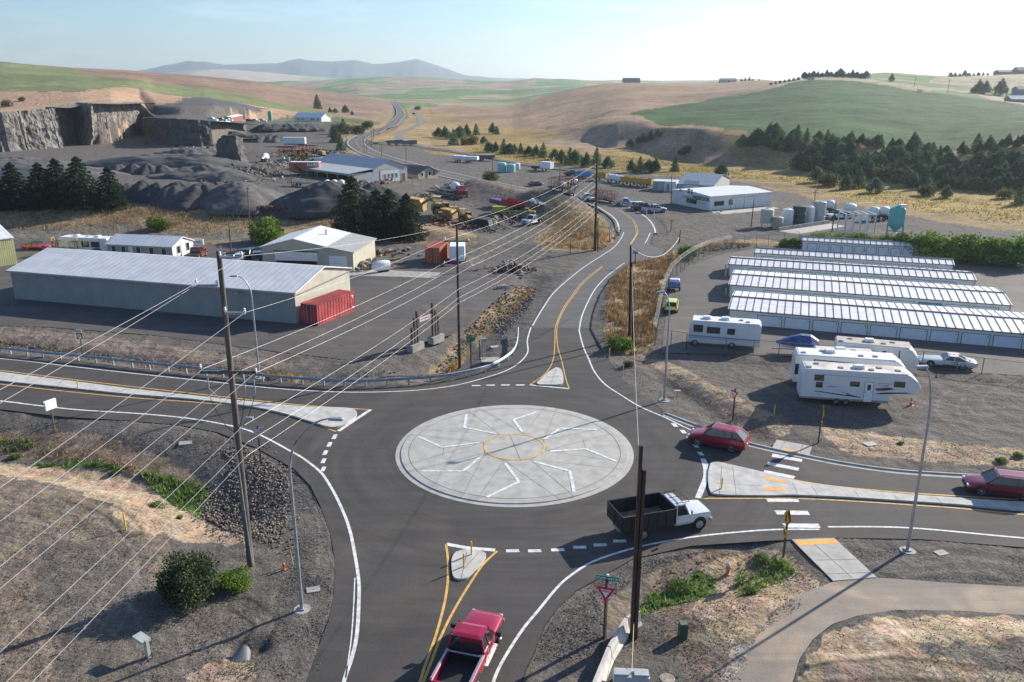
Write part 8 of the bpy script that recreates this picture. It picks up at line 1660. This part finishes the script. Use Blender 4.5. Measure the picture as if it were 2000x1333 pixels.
# forklifts
M_ye = mat('machine_yellow', (.50, .32, .05), .6, var=.3, scale=2); M_yd = mat('dusty_machine_yellow', (.42, .28, .09), .8, var=.35, scale=1.5); M_rm = mat('machine_red', (.26, .05, .045), .75, var=.35, scale=1.5)
def forklift(a, rz, label):
    t = thing('forklift', label, 'forklift', G(*a), rz, 'yellow forklifts behind the warehouse'); MB().m(M_ye).prism([(-1.3, .4), (-1.35, 1.1), (-1.0, 1.35), (-.2, 1.3), (.1, .9), (.8, .9), (.85, .4)], -.6, .6, .06).build('body', t); b = MB().m(M_trim)
    for x, y in ((-.3, -.5), (-.3, .5), (.7, -.5), (.7, .5)): b.tube([(x, y, .9), (x, y, 2.35)], .04, 5)
    b.build('guard_posts', t); MB().m(M_ye).bx(-.45, .85, -.6, .6, 2.35, 2.42).build('overhead_guard', t); b = MB().m(M_ye)
    for y in (-.4, .4): b.bx(1.0, 1.15, y - .07, y + .07, .1, 2.9)
    b.bx(1.0, 1.1, -.5, .5, 2.75, 2.9).bx(1.0, 1.1, -.5, .5, 1.4, 1.5); b.build('mast', t); MB().m(M_trim).bx(1.15, 2.2, -.4, -.28, .1, .16).bx(1.15, 2.2, .28, .4, .1, .16).build('forks', t)
    for x in (-.9, .75):
        for sg in (-1, 1): wheel(t, x, sg * .55, .33, .25, M_ye)
forklift((118, 497), R(170), 'yellow forklift facing left behind the warehouse ridge'); forklift((146, 499), R(-10), 'second yellow forklift beside the long motorhome')
# heavy machines
def loader(a, rz, label, s=1.0, m=M_yd, bucket=True, group=None, blade=False, cabm=None):
    t = thing('wheel_loader', label, 'loader', G(*a), rz, group); t.scale = (s, s, s); MB().m(m).prism([(-3.0, .9), (-3.0, 2.0), (-2.6, 2.35), (-.6, 2.4), (-.4, 1.6), (1.2, 1.5), (1.4, .9)], -1.0, 1.0, .1).build('body', t); b = MB().m(cabm or m)
    for x, y in ((-.5, -.75), (-.5, .75), (.6, -.75), (.6, .75)): b.tube([(x, y, 1.5), (x, y, 3.2)], .06, 5)
    b.bx(-.65, .75, -.85, .85, 3.2, 3.32); b.build('cab_frame', t); MB().m(M_glass).bx(-.45, .55, -.7, .7, 1.6, 3.15).build('cab_glass', t)
    for x in (-1.9, 1.5):
        for sg in (-1, 1): wheel(t, x, sg * 1.05, .82, .55, m)
    if bucket:
        b = MB().m(m)
        for y in (-.6, .6): b.tube([(.9, y, 1.9), (2.4, y, 1.5), (3.1, y, .7)], .13, 6)
        b.build('lift_arms', t); MB().m(mat('bucket_steel', (.10, .08, .07), .7, var=.3)).prism([(2.9, .15), (2.85, 1.1), (3.15, 1.3), (3.3, .35), (4.2, .2), (4.25, .1)], -1.4, 1.4).build('bucket', t)
    MB().m(M_trim).tube([(-1.8, .4, 2.3), (-1.8, .4, 3.1)], .08, 6).build('exhaust', t)
    return t
def scraper(a, rz, label, s=1.0, m=M_yd, group=None):
    t = thing('scraper', label, 'earth scraper', G(*a), rz, group); t.scale = (s, s, s); MB().m(m).prism([(-5.0, 1.0), (-5.2, 2.9), (-4.4, 3.3), (-1.2, 2.9), (-.6, 2.0), (-.6, .7), (-3.6, .6)], -1.4, 1.4, .1).build('bowl', t); MB().m(m).tube([(-.8, 0, 2.2), (.4, 0, 2.9), (1.5, 0, 2.3)], .28, 8).build('gooseneck', t); MB().m(m).prism([(.9, .9), (.9, 2.1), (2.0, 2.3), (3.6, 2.1), (3.9, 1.2), (3.8, .9)], -.9, .9, .1).build('tractor', t)
    b = MB().m(mat('dusty_cream', (.45, .36, .2), .8))
    for x, y in ((1.2, -.7), (1.2, .7), (2.2, -.7), (2.2, .7)): b.tube([(x, y, 2.2), (x, y, 3.4)], .05, 5)
    b.bx(1.0, 2.4, -.85, .85, 3.4, 3.5); b.build('canopy', t)
    for x in (-4.2, 2.2):
        for sg in (-1, 1): wheel(t, x, sg * 1.25, .9, .55, m)
YM = 'dusty yellow machines in the yard behind the spruces'
scraper((836, 420), R(-12), 'large yellow scraper at the left end of the machine row behind the spruces', 1.15, group=YM); loader((872, 425), R(200), 'yellow loader in the middle of the machine row', .95, group=YM, bucket=False); scraper((893, 433), R(-28), 'smaller dusty scraper in the machine row above the rubble', .8, group=YM); loader((860, 433), R(10), 'low orange-yellow machine in front of the scraper row', .6, group=YM, bucket=False); loader((915, 436), R(-35), 'old yellow machine next to the big black bucket', .7, group=YM)
t = thing('bucket', 'big black excavator bucket on the ground by the machine row', 'bucket', G(943, 443), R(-20)); MB().m(M_trim).prism([(-1.6, 0), (-1.8, 1.2), (-1.2, 1.9), (1.6, 1.5), (1.9, .2), (-1.2, .1)], -1.1, 1.1).build('shell', t); MB().m(M_rustc).bx(-1.5, 1.7, -1.25, -1.1, 0, .15).build('cutting_edge', t)
loader((578, 409), R(170), 'small cream loader beside the blue-grey gravel pile', .75, mat('cream_machine', (.5, .42, .26), .7))
loader((622, 307), R(150), 'large yellow loader by the roadside spruces', .95); loader((637, 303), R(0), 'dark dump cart right of the large loader', .6, M_trim, bucket=False); loader((583, 311), R(20), 'yellow crusher machine in the middle of the scrap rows', 1.0, M_ye); loader((600, 314), R(190), 'second yellow machine in the scrap rows', .85, M_ye); loader((565, 315), R(15), 'yellow tractor behind the utility pole in the scrap rows', .7, M_yd, bucket=False)
loader((1030, 425), R(180), 'yellow machine with a boxy cab below the mound', .6, M_ye, bucket=False)
t = thing('boom', 'long yellow boom lying in the lower scrap yard', 'boom', G(975, 419), R(-8)); b = MB().m(mat('boom_yellow', (.45, .42, .06), .6)); b.bx(-1, 12, -.3, .3, .5, .9); b.bx(-1.5, 1.6, -.8, .8, .3, 1.8); b.build('boom', t); MB().m(M_trim).bx(-1, 11, -.9, .9, .1, .5).build('base', t)
def truss(a, b_, label, m, h=2.0, w_=2.2, name='lattice_stack', group=None):
    A, B = G(*a), G(*b_); L_ = (B - A).length; t = thing(name, label, 'steel frame', A, head(A, B), group); b = MB().m(m)
    for y in (0, w_):
        b.bx(0, L_, y - .08, y + .08, .3, .5).bx(0, L_, y - .08, y + .08, h, h + .2); k = max(2, int(L_ / 1.6))
        for i in range(k): x = L_ * i / k; b.tube([(x, y, .4), (x + L_ / k / 2, y, h), (x + L_ / k, y, .4)], .08, 4)
    b.build('lattice', t); b = MB().m(m)
    for i in range(4): x = L_ * (i + .5) / 4; b.bx(x - .3, x + .3, .3, w_ - .3, .6, 1.2 + .5 * (i % 2))
    b.build('boxes', t)
RF = 'red steel frames stored in the quarry yard'
truss((541, 299), (575, 300), 'left red lattice frame in the quarry scrap rows', M_rm, group=RF); truss((576, 298), (616, 300), 'right red lattice frame in the quarry scrap rows', M_rm, 2.6, group=RF); truss((556, 304), (600, 304), 'rusty mixed frame under the red lattices', M_rustc, 1.6, group=RF); truss((545, 318), (566, 318), 'dark low frame at the front of the scrap rows', M_grey, 1.0, group=RF)
truss((503, 419), (533, 421), 'left rack of rusty red gates on the bank', M_rustc, 1.5, 1.2, 'gate_rack', 'rusty gate racks'); truss((539, 422), (571, 423), 'right rack of rusty red gates on the bank', M_rustc, 1.5, 1.2, 'gate_rack', 'rusty gate racks')
a, b_ = G(552, 286), G(596, 286); t = thing('semi_trailer', 'white box trailer beyond the red lattice frames', 'trailer', a, head(a, b_)); L_ = (b_ - a).length; MB().m(M_white).bx(0, L_, 0, 2.5, 1, 3.6).build('body', t); MB().m(M_trim).bx(.5, L_ - .5, .4, 2.1, .6, 1).build('chassis', t)
for x in (L_ - 2, L_ - 1): wheel(t, x, .15, .48, .26)
t = thing('mixer_truck', 'blue-white mixer drum standing alone on the haul road', 'mixer', G(519, 316), R(80)); MB().m(M_signw).lathe((0, 0, 1.6), [(.5, -1.6), (1.2, -.4), (1.2, .6), (.6, 1.7)], 16, 'x').build('drum', t, True); MB().m(P_blue).bx(-1.6, 1.8, -.9, .9, .4, 1.0).build('frame', t)
for x in (-1, 1.2):
    for sg in (-1, 1): wheel(t, x, sg * .95, .45, .3)
t = utility_trailer((575, 364), (599, 365), 'dark flatbed trailer in front of the orange trailer', 7, 2.3, None, None, 1.0, M_trim, 2); t = utility_trailer((640, 370), (668, 371), 'flatbed trailer with white tanks below the lean-to', 7, 2.3, 'tanks', M_signw, .95, M_grey, 2)
utility_trailer((900, 390), (870, 384), 'long dark lowboy trailer beside the mixer truck', 9, 2.4, None, None, .9, M_trim, 3); utility_trailer((876, 379), (852, 374), 'second dark lowboy trailer behind the first', 8, 2.3, None, None, .9, M_trim, 2)
t = thing('mixer_truck', 'maroon truck with a white mixer drum by the dirt mound', 'mixer truck', G(894, 384), R(-60)); MB().m(M_signw).lathe((-1.2, 0, 2.3), [(.4, -2.0), (1.15, -.7), (1.15, .5), (.6, 1.7)], 16, 'x').build('drum', t, True); MB().m(P_dred).prism([(1.0, .8), (1.0, 2.9), (2.2, 2.9), (2.6, 1.9), (3.9, 1.8), (3.9, .8)], -1.0, 1.0, .08).build('cab', t); MB().m(M_trim).bx(-3.4, 1.0, -.8, .8, .8, 1.1).build('chassis', t)
for x in (-2.6, -1.6, 3.0):
    for sg in (-1, 1): wheel(t, x, sg * 1.0, .5, .3)
utility_trailer((1016, 410), (988, 409), 'red-sided dump trailer below the dirt mound', 5.2, 2.3, 'sides', mat('dump_red', (.38, .03, .04), .6, var=.2), .9, M_trim, 2, name='dump_trailer', h=1.3); utility_trailer((985, 404), (963, 401), 'dark trailer with purple covered load', 5, 2, 'box', mat('purple_tarp', (.12, .06, .2), .6), .7, M_trim, 1, h=.8)
utility_trailer((583, 424), (614, 424), 'yellow steel tray on the bank below the loader', 6, 2, 'sides', M_ye, .5, M_rustc, 1, name='steel_tray', h=.9); t = thing('scrap_bin', 'brown open scrap bin on the bank beside the wooden pole', 'scrap bin', G(437, 419)); L_ = (G(471, 420) - G(437, 419)).length; MB().m(M_rustc).bx(0, L_, 0, 2, -.1, 1.7).build('bin', t); MB().m(M_dark).bx(.1, L_ - .1, .1, 1.9, 1.7, 1.72).build('opening', t)
# far yard
utility_trailer((888, 316), (906, 317), 'left white hopper trailer on the far gravel yard', 4.6, 2.4, 'box', M_signw, 1.1, M_trim, 2, h=1.2); utility_trailer((908, 317.5), (930, 318.5), 'right white hopper trailer on the far gravel yard', 6, 2.4, 'box', M_signw, 1.1, M_trim, 2, h=1.2); utility_trailer((934, 314), (958, 315), 'dark loaded trailer right of the white tank trailer', 8, 2.4, 'box', P_black, 1.0, M_trim, 2, h=1.4); utility_trailer((730, 282), (752, 282.5), 'empty dark trailer at the far highway bend', 9, 2.4, None, None, 1.1, M_trim, 2)
for i, x in enumerate((758, 772, 786, 799)): utility_trailer((x, 284 + i * .4), (x + 13, 284.5 + i * .4), '%s dark blue-grey hopper trailer in the far row' % ('first', 'second', 'third', 'fourth')[i], 3.6, 2.4, 'sides', mat('slate_box', (.10, .13, .17), .6, var=.3), 1.0, M_trim, 1, h=1.1 + .4 * (i % 2))
utility_trailer((1061, 334), (1075, 335), 'white box truck body on the far yard', 4.5, 2.3, 'box', M_signw, .9, M_trim, 1, h=2.2); utility_trailer((1044, 333), (1056, 333.5), 'low dark trailer left of the white box body', 4, 2, 'box', M_trim, .8, M_trim, 1, h=.7)
utility_trailer((1128, 347), (1156, 349), 'bright blue open dump box in the far row', 6.5, 2.4, 'sides', mat('sky_blue_box', (.10, .36, .56), .5), .6, M_trim, 2, h=1.5); utility_trailer((1161, 352), (1186, 354), 'yellow spreader cart right of the blue box', 5, 2.3, 'sides', M_ye, .9, M_trim, 1, h=1.5); utility_trailer((1189, 356), (1203, 357), 'white spreader cart in the far row', 4, 2.3, 'tanks', M_signw, .9, M_trim, 1); utility_trailer((1205, 358), (1216, 359), 'small white tank cart in the far row', 3, 2, 'tanks', M_signw, .8, M_trim, 1)
for i, x in enumerate((1219, 1233, 1246, 1259)): utility_trailer((x, 361 + i * 1.4), (x + 12, 362 + i * 1.4), '%s orange-yellow spreader cart beside the green container' % ('first', 'second', 'third', 'fourth')[i], 3.4, 2.3, 'sides', mat('cart_orange', (.55, .33, .04), .6, var=.15), .9, M_trim, 1, h=1.5)
# red tank racks
def rack(a, b_, label, n):
    A, B = G(*a), G(*b_); L_ = (B - A).length; t = thing('folded_sprayer', label, 'sprayer', A, head(A, B), 'folded red farm implements'); MB().m(M_trim).bx(0, L_, 0, 2.2, .6, .85).build('frame', t)
    for i in range(n):
        x = L_ * (i + .5) / n; b = MB().m(M_rm); h = 2.6 + .5 * math.sin(i * 2.3)
        for y in (0, 1.1, 2.2): b.tube([(x - .35, y, .7), (x - .3, y, h)], .07, 4).tube([(x - .3, y, h), (x + .35, y, h - .2), (x + .3, y, .8)], .06, 4)
        b.bx(x - .35, x - .25, 0, 2.2, h - .1, h).bx(x - .3, x + .3, .2, .3, 1.5, 1.6); b.build('folded_boom', t)
    MB().m(M_signw).lathe((L_ * .6, 1.1, 1.5), [(0, -1.1), (.55, -.9), (.6, 0), (.55, .9), (0, 1.1)], 12, 'x').build('tank', t, True)
    for x in (1, L_ - 1):
        for y in (0, 2.2): wheel(t, x, y, .45, .3)
rack((1069, 371), (1103, 377), 'folded red sprayer at the left, with a white tank, beside the utility pole', 5); rack((1120, 385), (1140, 390), 'folded red sprayer in the middle beside the highway', 4); rack((1152, 391), (1196, 400), 'longest folded red sprayer, right of the tall brown pole', 8)
pickup(P_white, 'white utility vehicle between two folded red sprayers', (1136, 391), (1153, 394))
# tanks
def tank(px, py, topy, wpx, m, label, legs=False, dome=.35, name='storage_tank', cat='tank', rings=True):
    g = G(px, py); k = g.y * CS + (CAMH - g.z) * SN; r_ = wpx / 2 * k / FPX; h = P(px, topy, g.y).z - g.z; t = thing(name, label, cat, g, 0, 'tanks'); z0 = 1.0 if legs else 0
    g2 = MB().m(m).lathe((0, r_, 0), [(r_ * .98, z0 - .02), (r_, z0 + .05)] + [(r_, z0 + (h - z0 - dome) * q / 6) for q in range(1, 7)] + [(r_ * .93, h - dome * .55), (r_ * .5, h - dome * .1), (0, h)], 28); g2.build('shell', t, True)
    MB().m(m).lathe((0, r_, h - .12), [(.3, 0), (.3, .18), (0, .2)], 12).build('hatch', t)
    if rings:
        b = MB().m(M_grey)
        for q in (.3, .6): b.lathe((0, r_, z0 + (h - z0) * q), [(r_ + .002, 0), (r_ + .02, .02), (r_ + .002, .04)], 28)
        b.build('band', t)
    if legs:
        b = MB().m(M_galv)
        for k in range(6): a = k * 1.047; b.tube([(r_ * .85 * math.cos(a), r_ + r_ * .85 * math.sin(a), 0), (r_ * .85 * math.cos(a), r_ + r_ * .85 * math.sin(a), z0 + .1)], .07, 5)
        b.build('legs', t)
TC = mat('tank_cream', (.52, .50, .43), .6, var=.08); TW = mat('tank_white', (.70, .71, .70), .5, var=.06); TGn = mat('tank_dark_green', (.035, .06, .055), .6, var=.2); TS = mat('tank_galvanised', (.42, .43, .44), .4, .35, var=.12, scale=2); TT = mat('tank_teal', (.28, .56, .55), .5, var=.08)
tank(1500, 446, 409, 25, TC, 'cream tank on legs at the left end of the row', True); tank(1521, 448, 425, 20, mat('tank_tan', (.42, .37, .30), .7), 'short tan tank in front of the row', dome=.2); tank(1540, 443, 409, 22, TW, 'white tank right of the short tan one'); tank(1563, 442, 404, 25, TGn, 'dark green tank in the middle of the row', dome=.08); tank(1583, 439, 404, 17, TW, 'slim white tank between the green and the big grey tank'); tank(1602, 437, 395, 24, TS, 'tallest grey corrugated tank', dome=.15)
tank(980, 337, 318, 17.5, TT, 'left pale teal tank on the far yard'); tank(998, 338, 321, 17, TT, 'right pale teal tank on the far yard'); tank(527, 236, 217, 8, mat('tank_green', (.08, .42, .26), .5), 'bright green silo on the upper quarry bench', rings=False); tank(1010, 331, 319, 12, TW, 'small white tank behind the teal pair', rings=False)
a, b_ = G(1519, 452), G(1618, 437); t = thing('tank_pad', 'low concrete wall in front of the tank row', 'wall', a, head(a, b_)); MB().m(M_concd).bx(0, (b_ - a).length, -.25, 0, -.1, .75).build('wall', t); MB().m(M_conc).bx(0, (b_ - a).length, -4.5, -.26, -.1, .05).build('apron', t)
# teal hopper
g = G(1746, 463); k = g.y * CS + 28 * SN; u_ = k / FPX; t = thing('hopper', 'teal grain hopper on tall legs above the hedge', 'hopper', g, R(-22)); w2 = 14 * u_; h1_ = P(1746, 438, g.y).z; h2_ = P(1746, 408, g.y).z; hb = P(1746, 446, g.y).z
TH_ = mat('hopper_teal', (.12, .45, .45), .5, var=.08); b = MB().m(TH_); b.bx(-w2, w2, -w2 * .8, w2 * .8, h1_, h2_); V = [(-w2, -w2 * .8, h1_), (w2, -w2 * .8, h1_), (w2, w2 * .8, h1_), (-w2, w2 * .8, h1_), (-.3, -.3, hb - .6), (.3, -.3, hb - .6), (.3, .3, hb - .6), (-.3, .3, hb - .6)]; b.add(V, [(0, 1, 5, 4), (1, 2, 6, 5), (2, 3, 7, 6), (3, 0, 4, 7)]); b.add([(-w2, -w2 * .8, h2_ + .01), (w2, -w2 * .8, h2_ + .01), (w2, w2 * .8, h2_ + .01), (-w2, w2 * .8, h2_ + .01), (.2, -.5, h2_ + .8), (.2, .5, h2_ + .8)], [(0, 1, 4), (1, 2, 5, 4), (2, 3, 5), (3, 0, 4, 5)]); b.build('bin', t)
b = MB().m(mat('leg_teal', (.22, .42, .42), .5))
for x, y in ((-w2, -w2 * .8), (w2, -w2 * .8), (w2, w2 * .8), (-w2, w2 * .8)): b.bx(x - .1, x + .1, y - .1, y + .1, 0, h1_)
for z in (1.2, h1_ - .3): b.bx(-w2, w2, -w2 * .8 - .05, -w2 * .8 + .05, z, z + .15)
b.tube([(-w2, -w2 * .8, 0), (w2, -w2 * .8, h1_)], .06, 5).tube([(w2, -w2 * .8, 0), (-w2, -w2 * .8, h1_)], .06, 5); b.build('legs', t); MB().m(M_signw).bx(w2 * .3, w2 * .95, -w2 * .7, w2 * .2, h2_ + .3, h2_ + .9).build('hood', t)
# white loading frame
a, b_ = G(1650, 457), G(1707, 457); L_ = (b_ - a).length; t = thing('loading_frame', 'white steel loading frame left of the teal hopper', 'steel frame', a, head(a, b_)); h = P(1650, 420, a.y).z
M_wf = mat('white_steel', (.66, .68, .68), .5, var=.08); b = MB().m(M_wf)
for i in range(5):
    x = L_ * i / 4
    for y in (0, 4): b.bx(x - .1, x + .1, y - .1, y + .1, 0, h)
b.build('column', t); b = MB().m(M_wf)
for y in (0, 4): b.bx(0, L_, y - .08, y + .08, h - .1, h + .12).bx(0, L_, y - .05, y + .05, h - 1.1, h - .98)
for i in range(5): x = L_ * i / 4; b.bx(x - .07, x + .07, 0, 4, h, h + .12)
for i in range(4): b.tube([(L_ * i / 4, 0, h - 1), (L_ * (i + .5) / 4, 0, h), (L_ * (i + 1) / 4, 0, h - 1)], .05, 5).tube([(L_ * i / 4, 0, 0), (L_ * (i + 1) / 4, 0, h - 1)], .045, 5)
b.build('beam', t)
pickup(P_white, 'white cab truck between the big grey tank and the loading frame', (1652, 426), (1626, 428), 7, 2.2, False, 'truck', 'flat', name='tanker_truck', r=.48)
def tanker(a, b_, label):
    A, B = G(*a), G(*b_); L_ = (B - A).length; t = thing('tank_trailer', label, 'trailer', A, head(A, B), 'white tank trailers behind the loading frame'); MB().m(M_signw).lathe((L_ / 2, 1.2, 2.0), [(0, -L_ / 2), (.7, -L_ / 2 + .15), (.95, -L_ / 2 + .5), (.95, L_ / 2 - .5), (.7, L_ / 2 - .15), (0, L_ / 2)], 18, 'x').build('tank', t, True); MB().m(M_trim).bx(0, L_, .6, 1.8, .7, 1.05).build('chassis', t)
    for x in (1, 2): wheel(t, x, .2, .48, .3)
tanker((1614, 418), (1632, 418), 'white tank trailer partly behind the big grey tank'); tanker((1652, 426), (1674, 426), 'white tank trailer carried behind the white cab truck'); tanker((1718, 432), (1740, 432), 'white tank trailer left of the teal hopper'); tanker((1695, 432), (1716, 433), 'tank trailer inside the loading frame')
utility_trailer((1789, 181), (1804, 181.5), 'pale farm machine working on the green hill', 6, 2.5, 'tanks', M_signw, 1, P_dred, 1, name='farm_machine', cat='farm machine'); utility_trailer((1577, 158.5), (1590, 158.5), 'pale farm machine at the left end of the hill crest trees', 6, 2.5, 'box', M_grey, 1, M_trim, 1, name='farm_machine', cat='farm machine', h=1.8)
# bench vehicles
for i, (x, c__) in enumerate(((404, M_signw), (423, M_grey), (436, P_silver), (480, P_black), (491, P_white), (505, P_silver))):
    a = G(x, 238.5 if x < 450 else 239.5); a.z = h1(a.x, a.y); 
    t = thing('quarry_truck', ['white van at the left end of the quarry bench', 'grey truck beside the white site cabin', 'silver truck touching the site cabin', 'dark car right of the red machine house', 'white car on the upper bench', 'silver car left of the green silo'][i], 'vehicle', a, 0); b = MB().m(c__).prism([(0, .4), (0, 1.5), (.4, 1.9), (2.6, 1.9), (3.2, 1.2), (4.4, 1.1), (4.5, .4)], 0, 1.9, .1); b.build('body', t); MB().m(M_glass).bx(.6, 2.5, -.01, 1.91, 1.35, 1.75).build('windows', t)
# junk
def junk(px, py, n, sp_, hh, label, mats, name='scrap_heap', s0=.3, s1=1.6):
    g = G(px, py); b = MB(); r = random.Random(int(px * 7 + py))
    for i in range(n):
        b.m(r.choice(mats)); x, y = r.gauss(0, sp_), r.gauss(0, sp_ * .6); b.box(x, y, r.uniform(0, hh) * max(.1, 1 - abs(x) / sp_ / 2.2), r.uniform(s0, s1), r.uniform(.15, .6), r.uniform(.1, .5), r.uniform(0, 3.1), r.uniform(-.5, .5))
    o = b.build(name); o.location = g; tag(o, label, 'scrap', kind='stuff')
JM = [M_rustc, M_concd, M_trim, mat('junk_wood', (.3, .22, .14), .9, var=.3), M_grey, M_yd]
junk(716, 524, 55, 1.5, 1.0, 'cluttered scrap beside the garage corner', JM); junk(745, 497, 40, 2.6, .6, 'blue barrels and crates behind the garage', JM + [mat('barrel_blue', (.03, .12, .3), .5)]); junk(1000, 528, 110, 1.6, 1.5, 'red and pale scrap pile around the thin grey pole', [M_rustc, mat('pink_brick', (.42, .22, .17), .9, var=.2), M_concd, JM[3]], s0=.2, s1=1.2); junk(900, 364, 60, 3, .8, 'yellow and brown scrap right of the brown-roofed office', JM)
junk(470, 352, 60, 8, .8, 'scattered scrap left of the orange trailer', JM); junk(585, 322, 70, 9, .8, 'low scrap in front of the machine rows', JM); junk(380, 290, 30, 6, .8, 'pale rubble and scrap at the foot of the shaded cliff', JM); junk(700, 358, 50, 4, 1.2, 'dark machinery parts along the workshop wall', JM); junk(765, 356, 14, 2, 1.0, 'red parts crate by the workshop door', [mat('crate_red', (.45, .08, .04), .6), M_trim]); junk(1010, 425, 40, 4, .6, 'rusty parts in the lower scrap yard', JM); junk(1055, 400, 12, 1.2, .4, 'pipes leaning on the bank by the mound', [M_signw, M_galv], s0=2, s1=5); junk(868, 440, 50, 3.5, .5, 'orange rusty parts in front of the yellow machines', [M_rustc, mat('orange_rust', (.5, .25, .1), .9)])
junk(520, 330, 70, 9, 1.0, 'scrap row on the ground right of the rock pillar', JM); junk(830, 385, 30, 3, .8, 'odd parts between the office and the machine row', JM); junk(960, 432, 40, 3, .7, 'rusty parts beside the black bucket', JM); junk(610, 300, 50, 6, 1.6, 'tangled red and grey parts behind the yellow crushers', JM + [M_rm]); junk(560, 307, 50, 5, 1.5, 'tangled parts behind the utility pole in the scrap rows', JM + [M_rm]); junk(795, 400, 30, 4, .6, 'parts scattered behind the right-hand spruce', JM); junk(497, 505, 40, 3.0, .9, 'small garden machines between the white sedan and the garage', JM); junk(436, 510, 30, 1.2, 1.2, 'cream equipment pile behind the leaning pole', [mat('cream_junk', (.55, .48, .33), .8), M_trim, M_galv]); junk(620, 296, 20, 3, 1.0, 'broken machine parts near the large loader', JM)
t = thing('upturned_boat', 'white boat hull standing on end in front of the garage scrap', 'boat', G(744, 532), R(35)); b = MB().m(M_signw); b.lathe((0, 0, 1.0), [(0, -1.6), (.5, -1.2), (.85, -.2), (.85, .7), (.7, 1.5), (0, 1.55)], 14, 'x'); b.build('hull', t, True); t.scale = (1, .7, 1); MB().m(M_dark).bx(-.3, 1.2, -.6, .6, 0, .3).build('cradle', t)
for (px, py, lb) in (((782, 516, 'loose timber on the lot right of the boat hull')), ((770, 509, 'timber beam behind the boat hull')), ((785, 524, 'dark timber beam near the boat hull'))):
    o = MB().m(JM[3]).box(0, 0, .15, 2.2, .3, .3, .6).bx(-.3, .3, -.2, -.1, .0, .31).build('timber_beam'); o.location = G(px, py); tag(o, lb, 'timber')
o = MB().m(M_concd).box(0, 0, .3, 1.4, .7, .6, .4).box(.1, .1, .62, .9, .5, .1, .4).build('concrete_lump'); o.location = G(981, 566); tag(o, 'pale broken concrete block at the lot corner by the ditch', 'concrete block')
# ------------------------------------------------------------------ air
def haze():
    x0, x1, y0, y1, z0, z1 = -11500, 11500, -11500, 11700, -70, 285
    V = [(x, y, z) for z in (z0, z1) for x, y in ((x0, y0), (x1, y0), (x1, y1), (x0, y1))]
    F = [(0, 3, 2, 1), (4, 5, 6, 7), (0, 1, 5, 4), (1, 2, 6, 5), (2, 3, 7, 6), (3, 0, 4, 7)]
    m = bpy.data.materials.new('haze_air'); m.use_nodes = True; n = m.node_tree; n.nodes.remove(n.nodes['Principled BSDF'])
    v = n.nodes.new('ShaderNodeVolumePrincipled'); v.inputs['Density'].default_value = HAZE; v.inputs['Color'].default_value = (.78, .90, 1, 1); v.inputs['Anisotropy'].default_value = .45
    n.links.new(v.outputs[0], n.nodes['Material Output'].inputs['Volume'])
    o = link(bpy.data.objects.new('haze', np_mesh('haze', np.array(V), np.array(F), [m]))); tag(o, kind='stuff')
HAZE = 0.95e-4
haze()
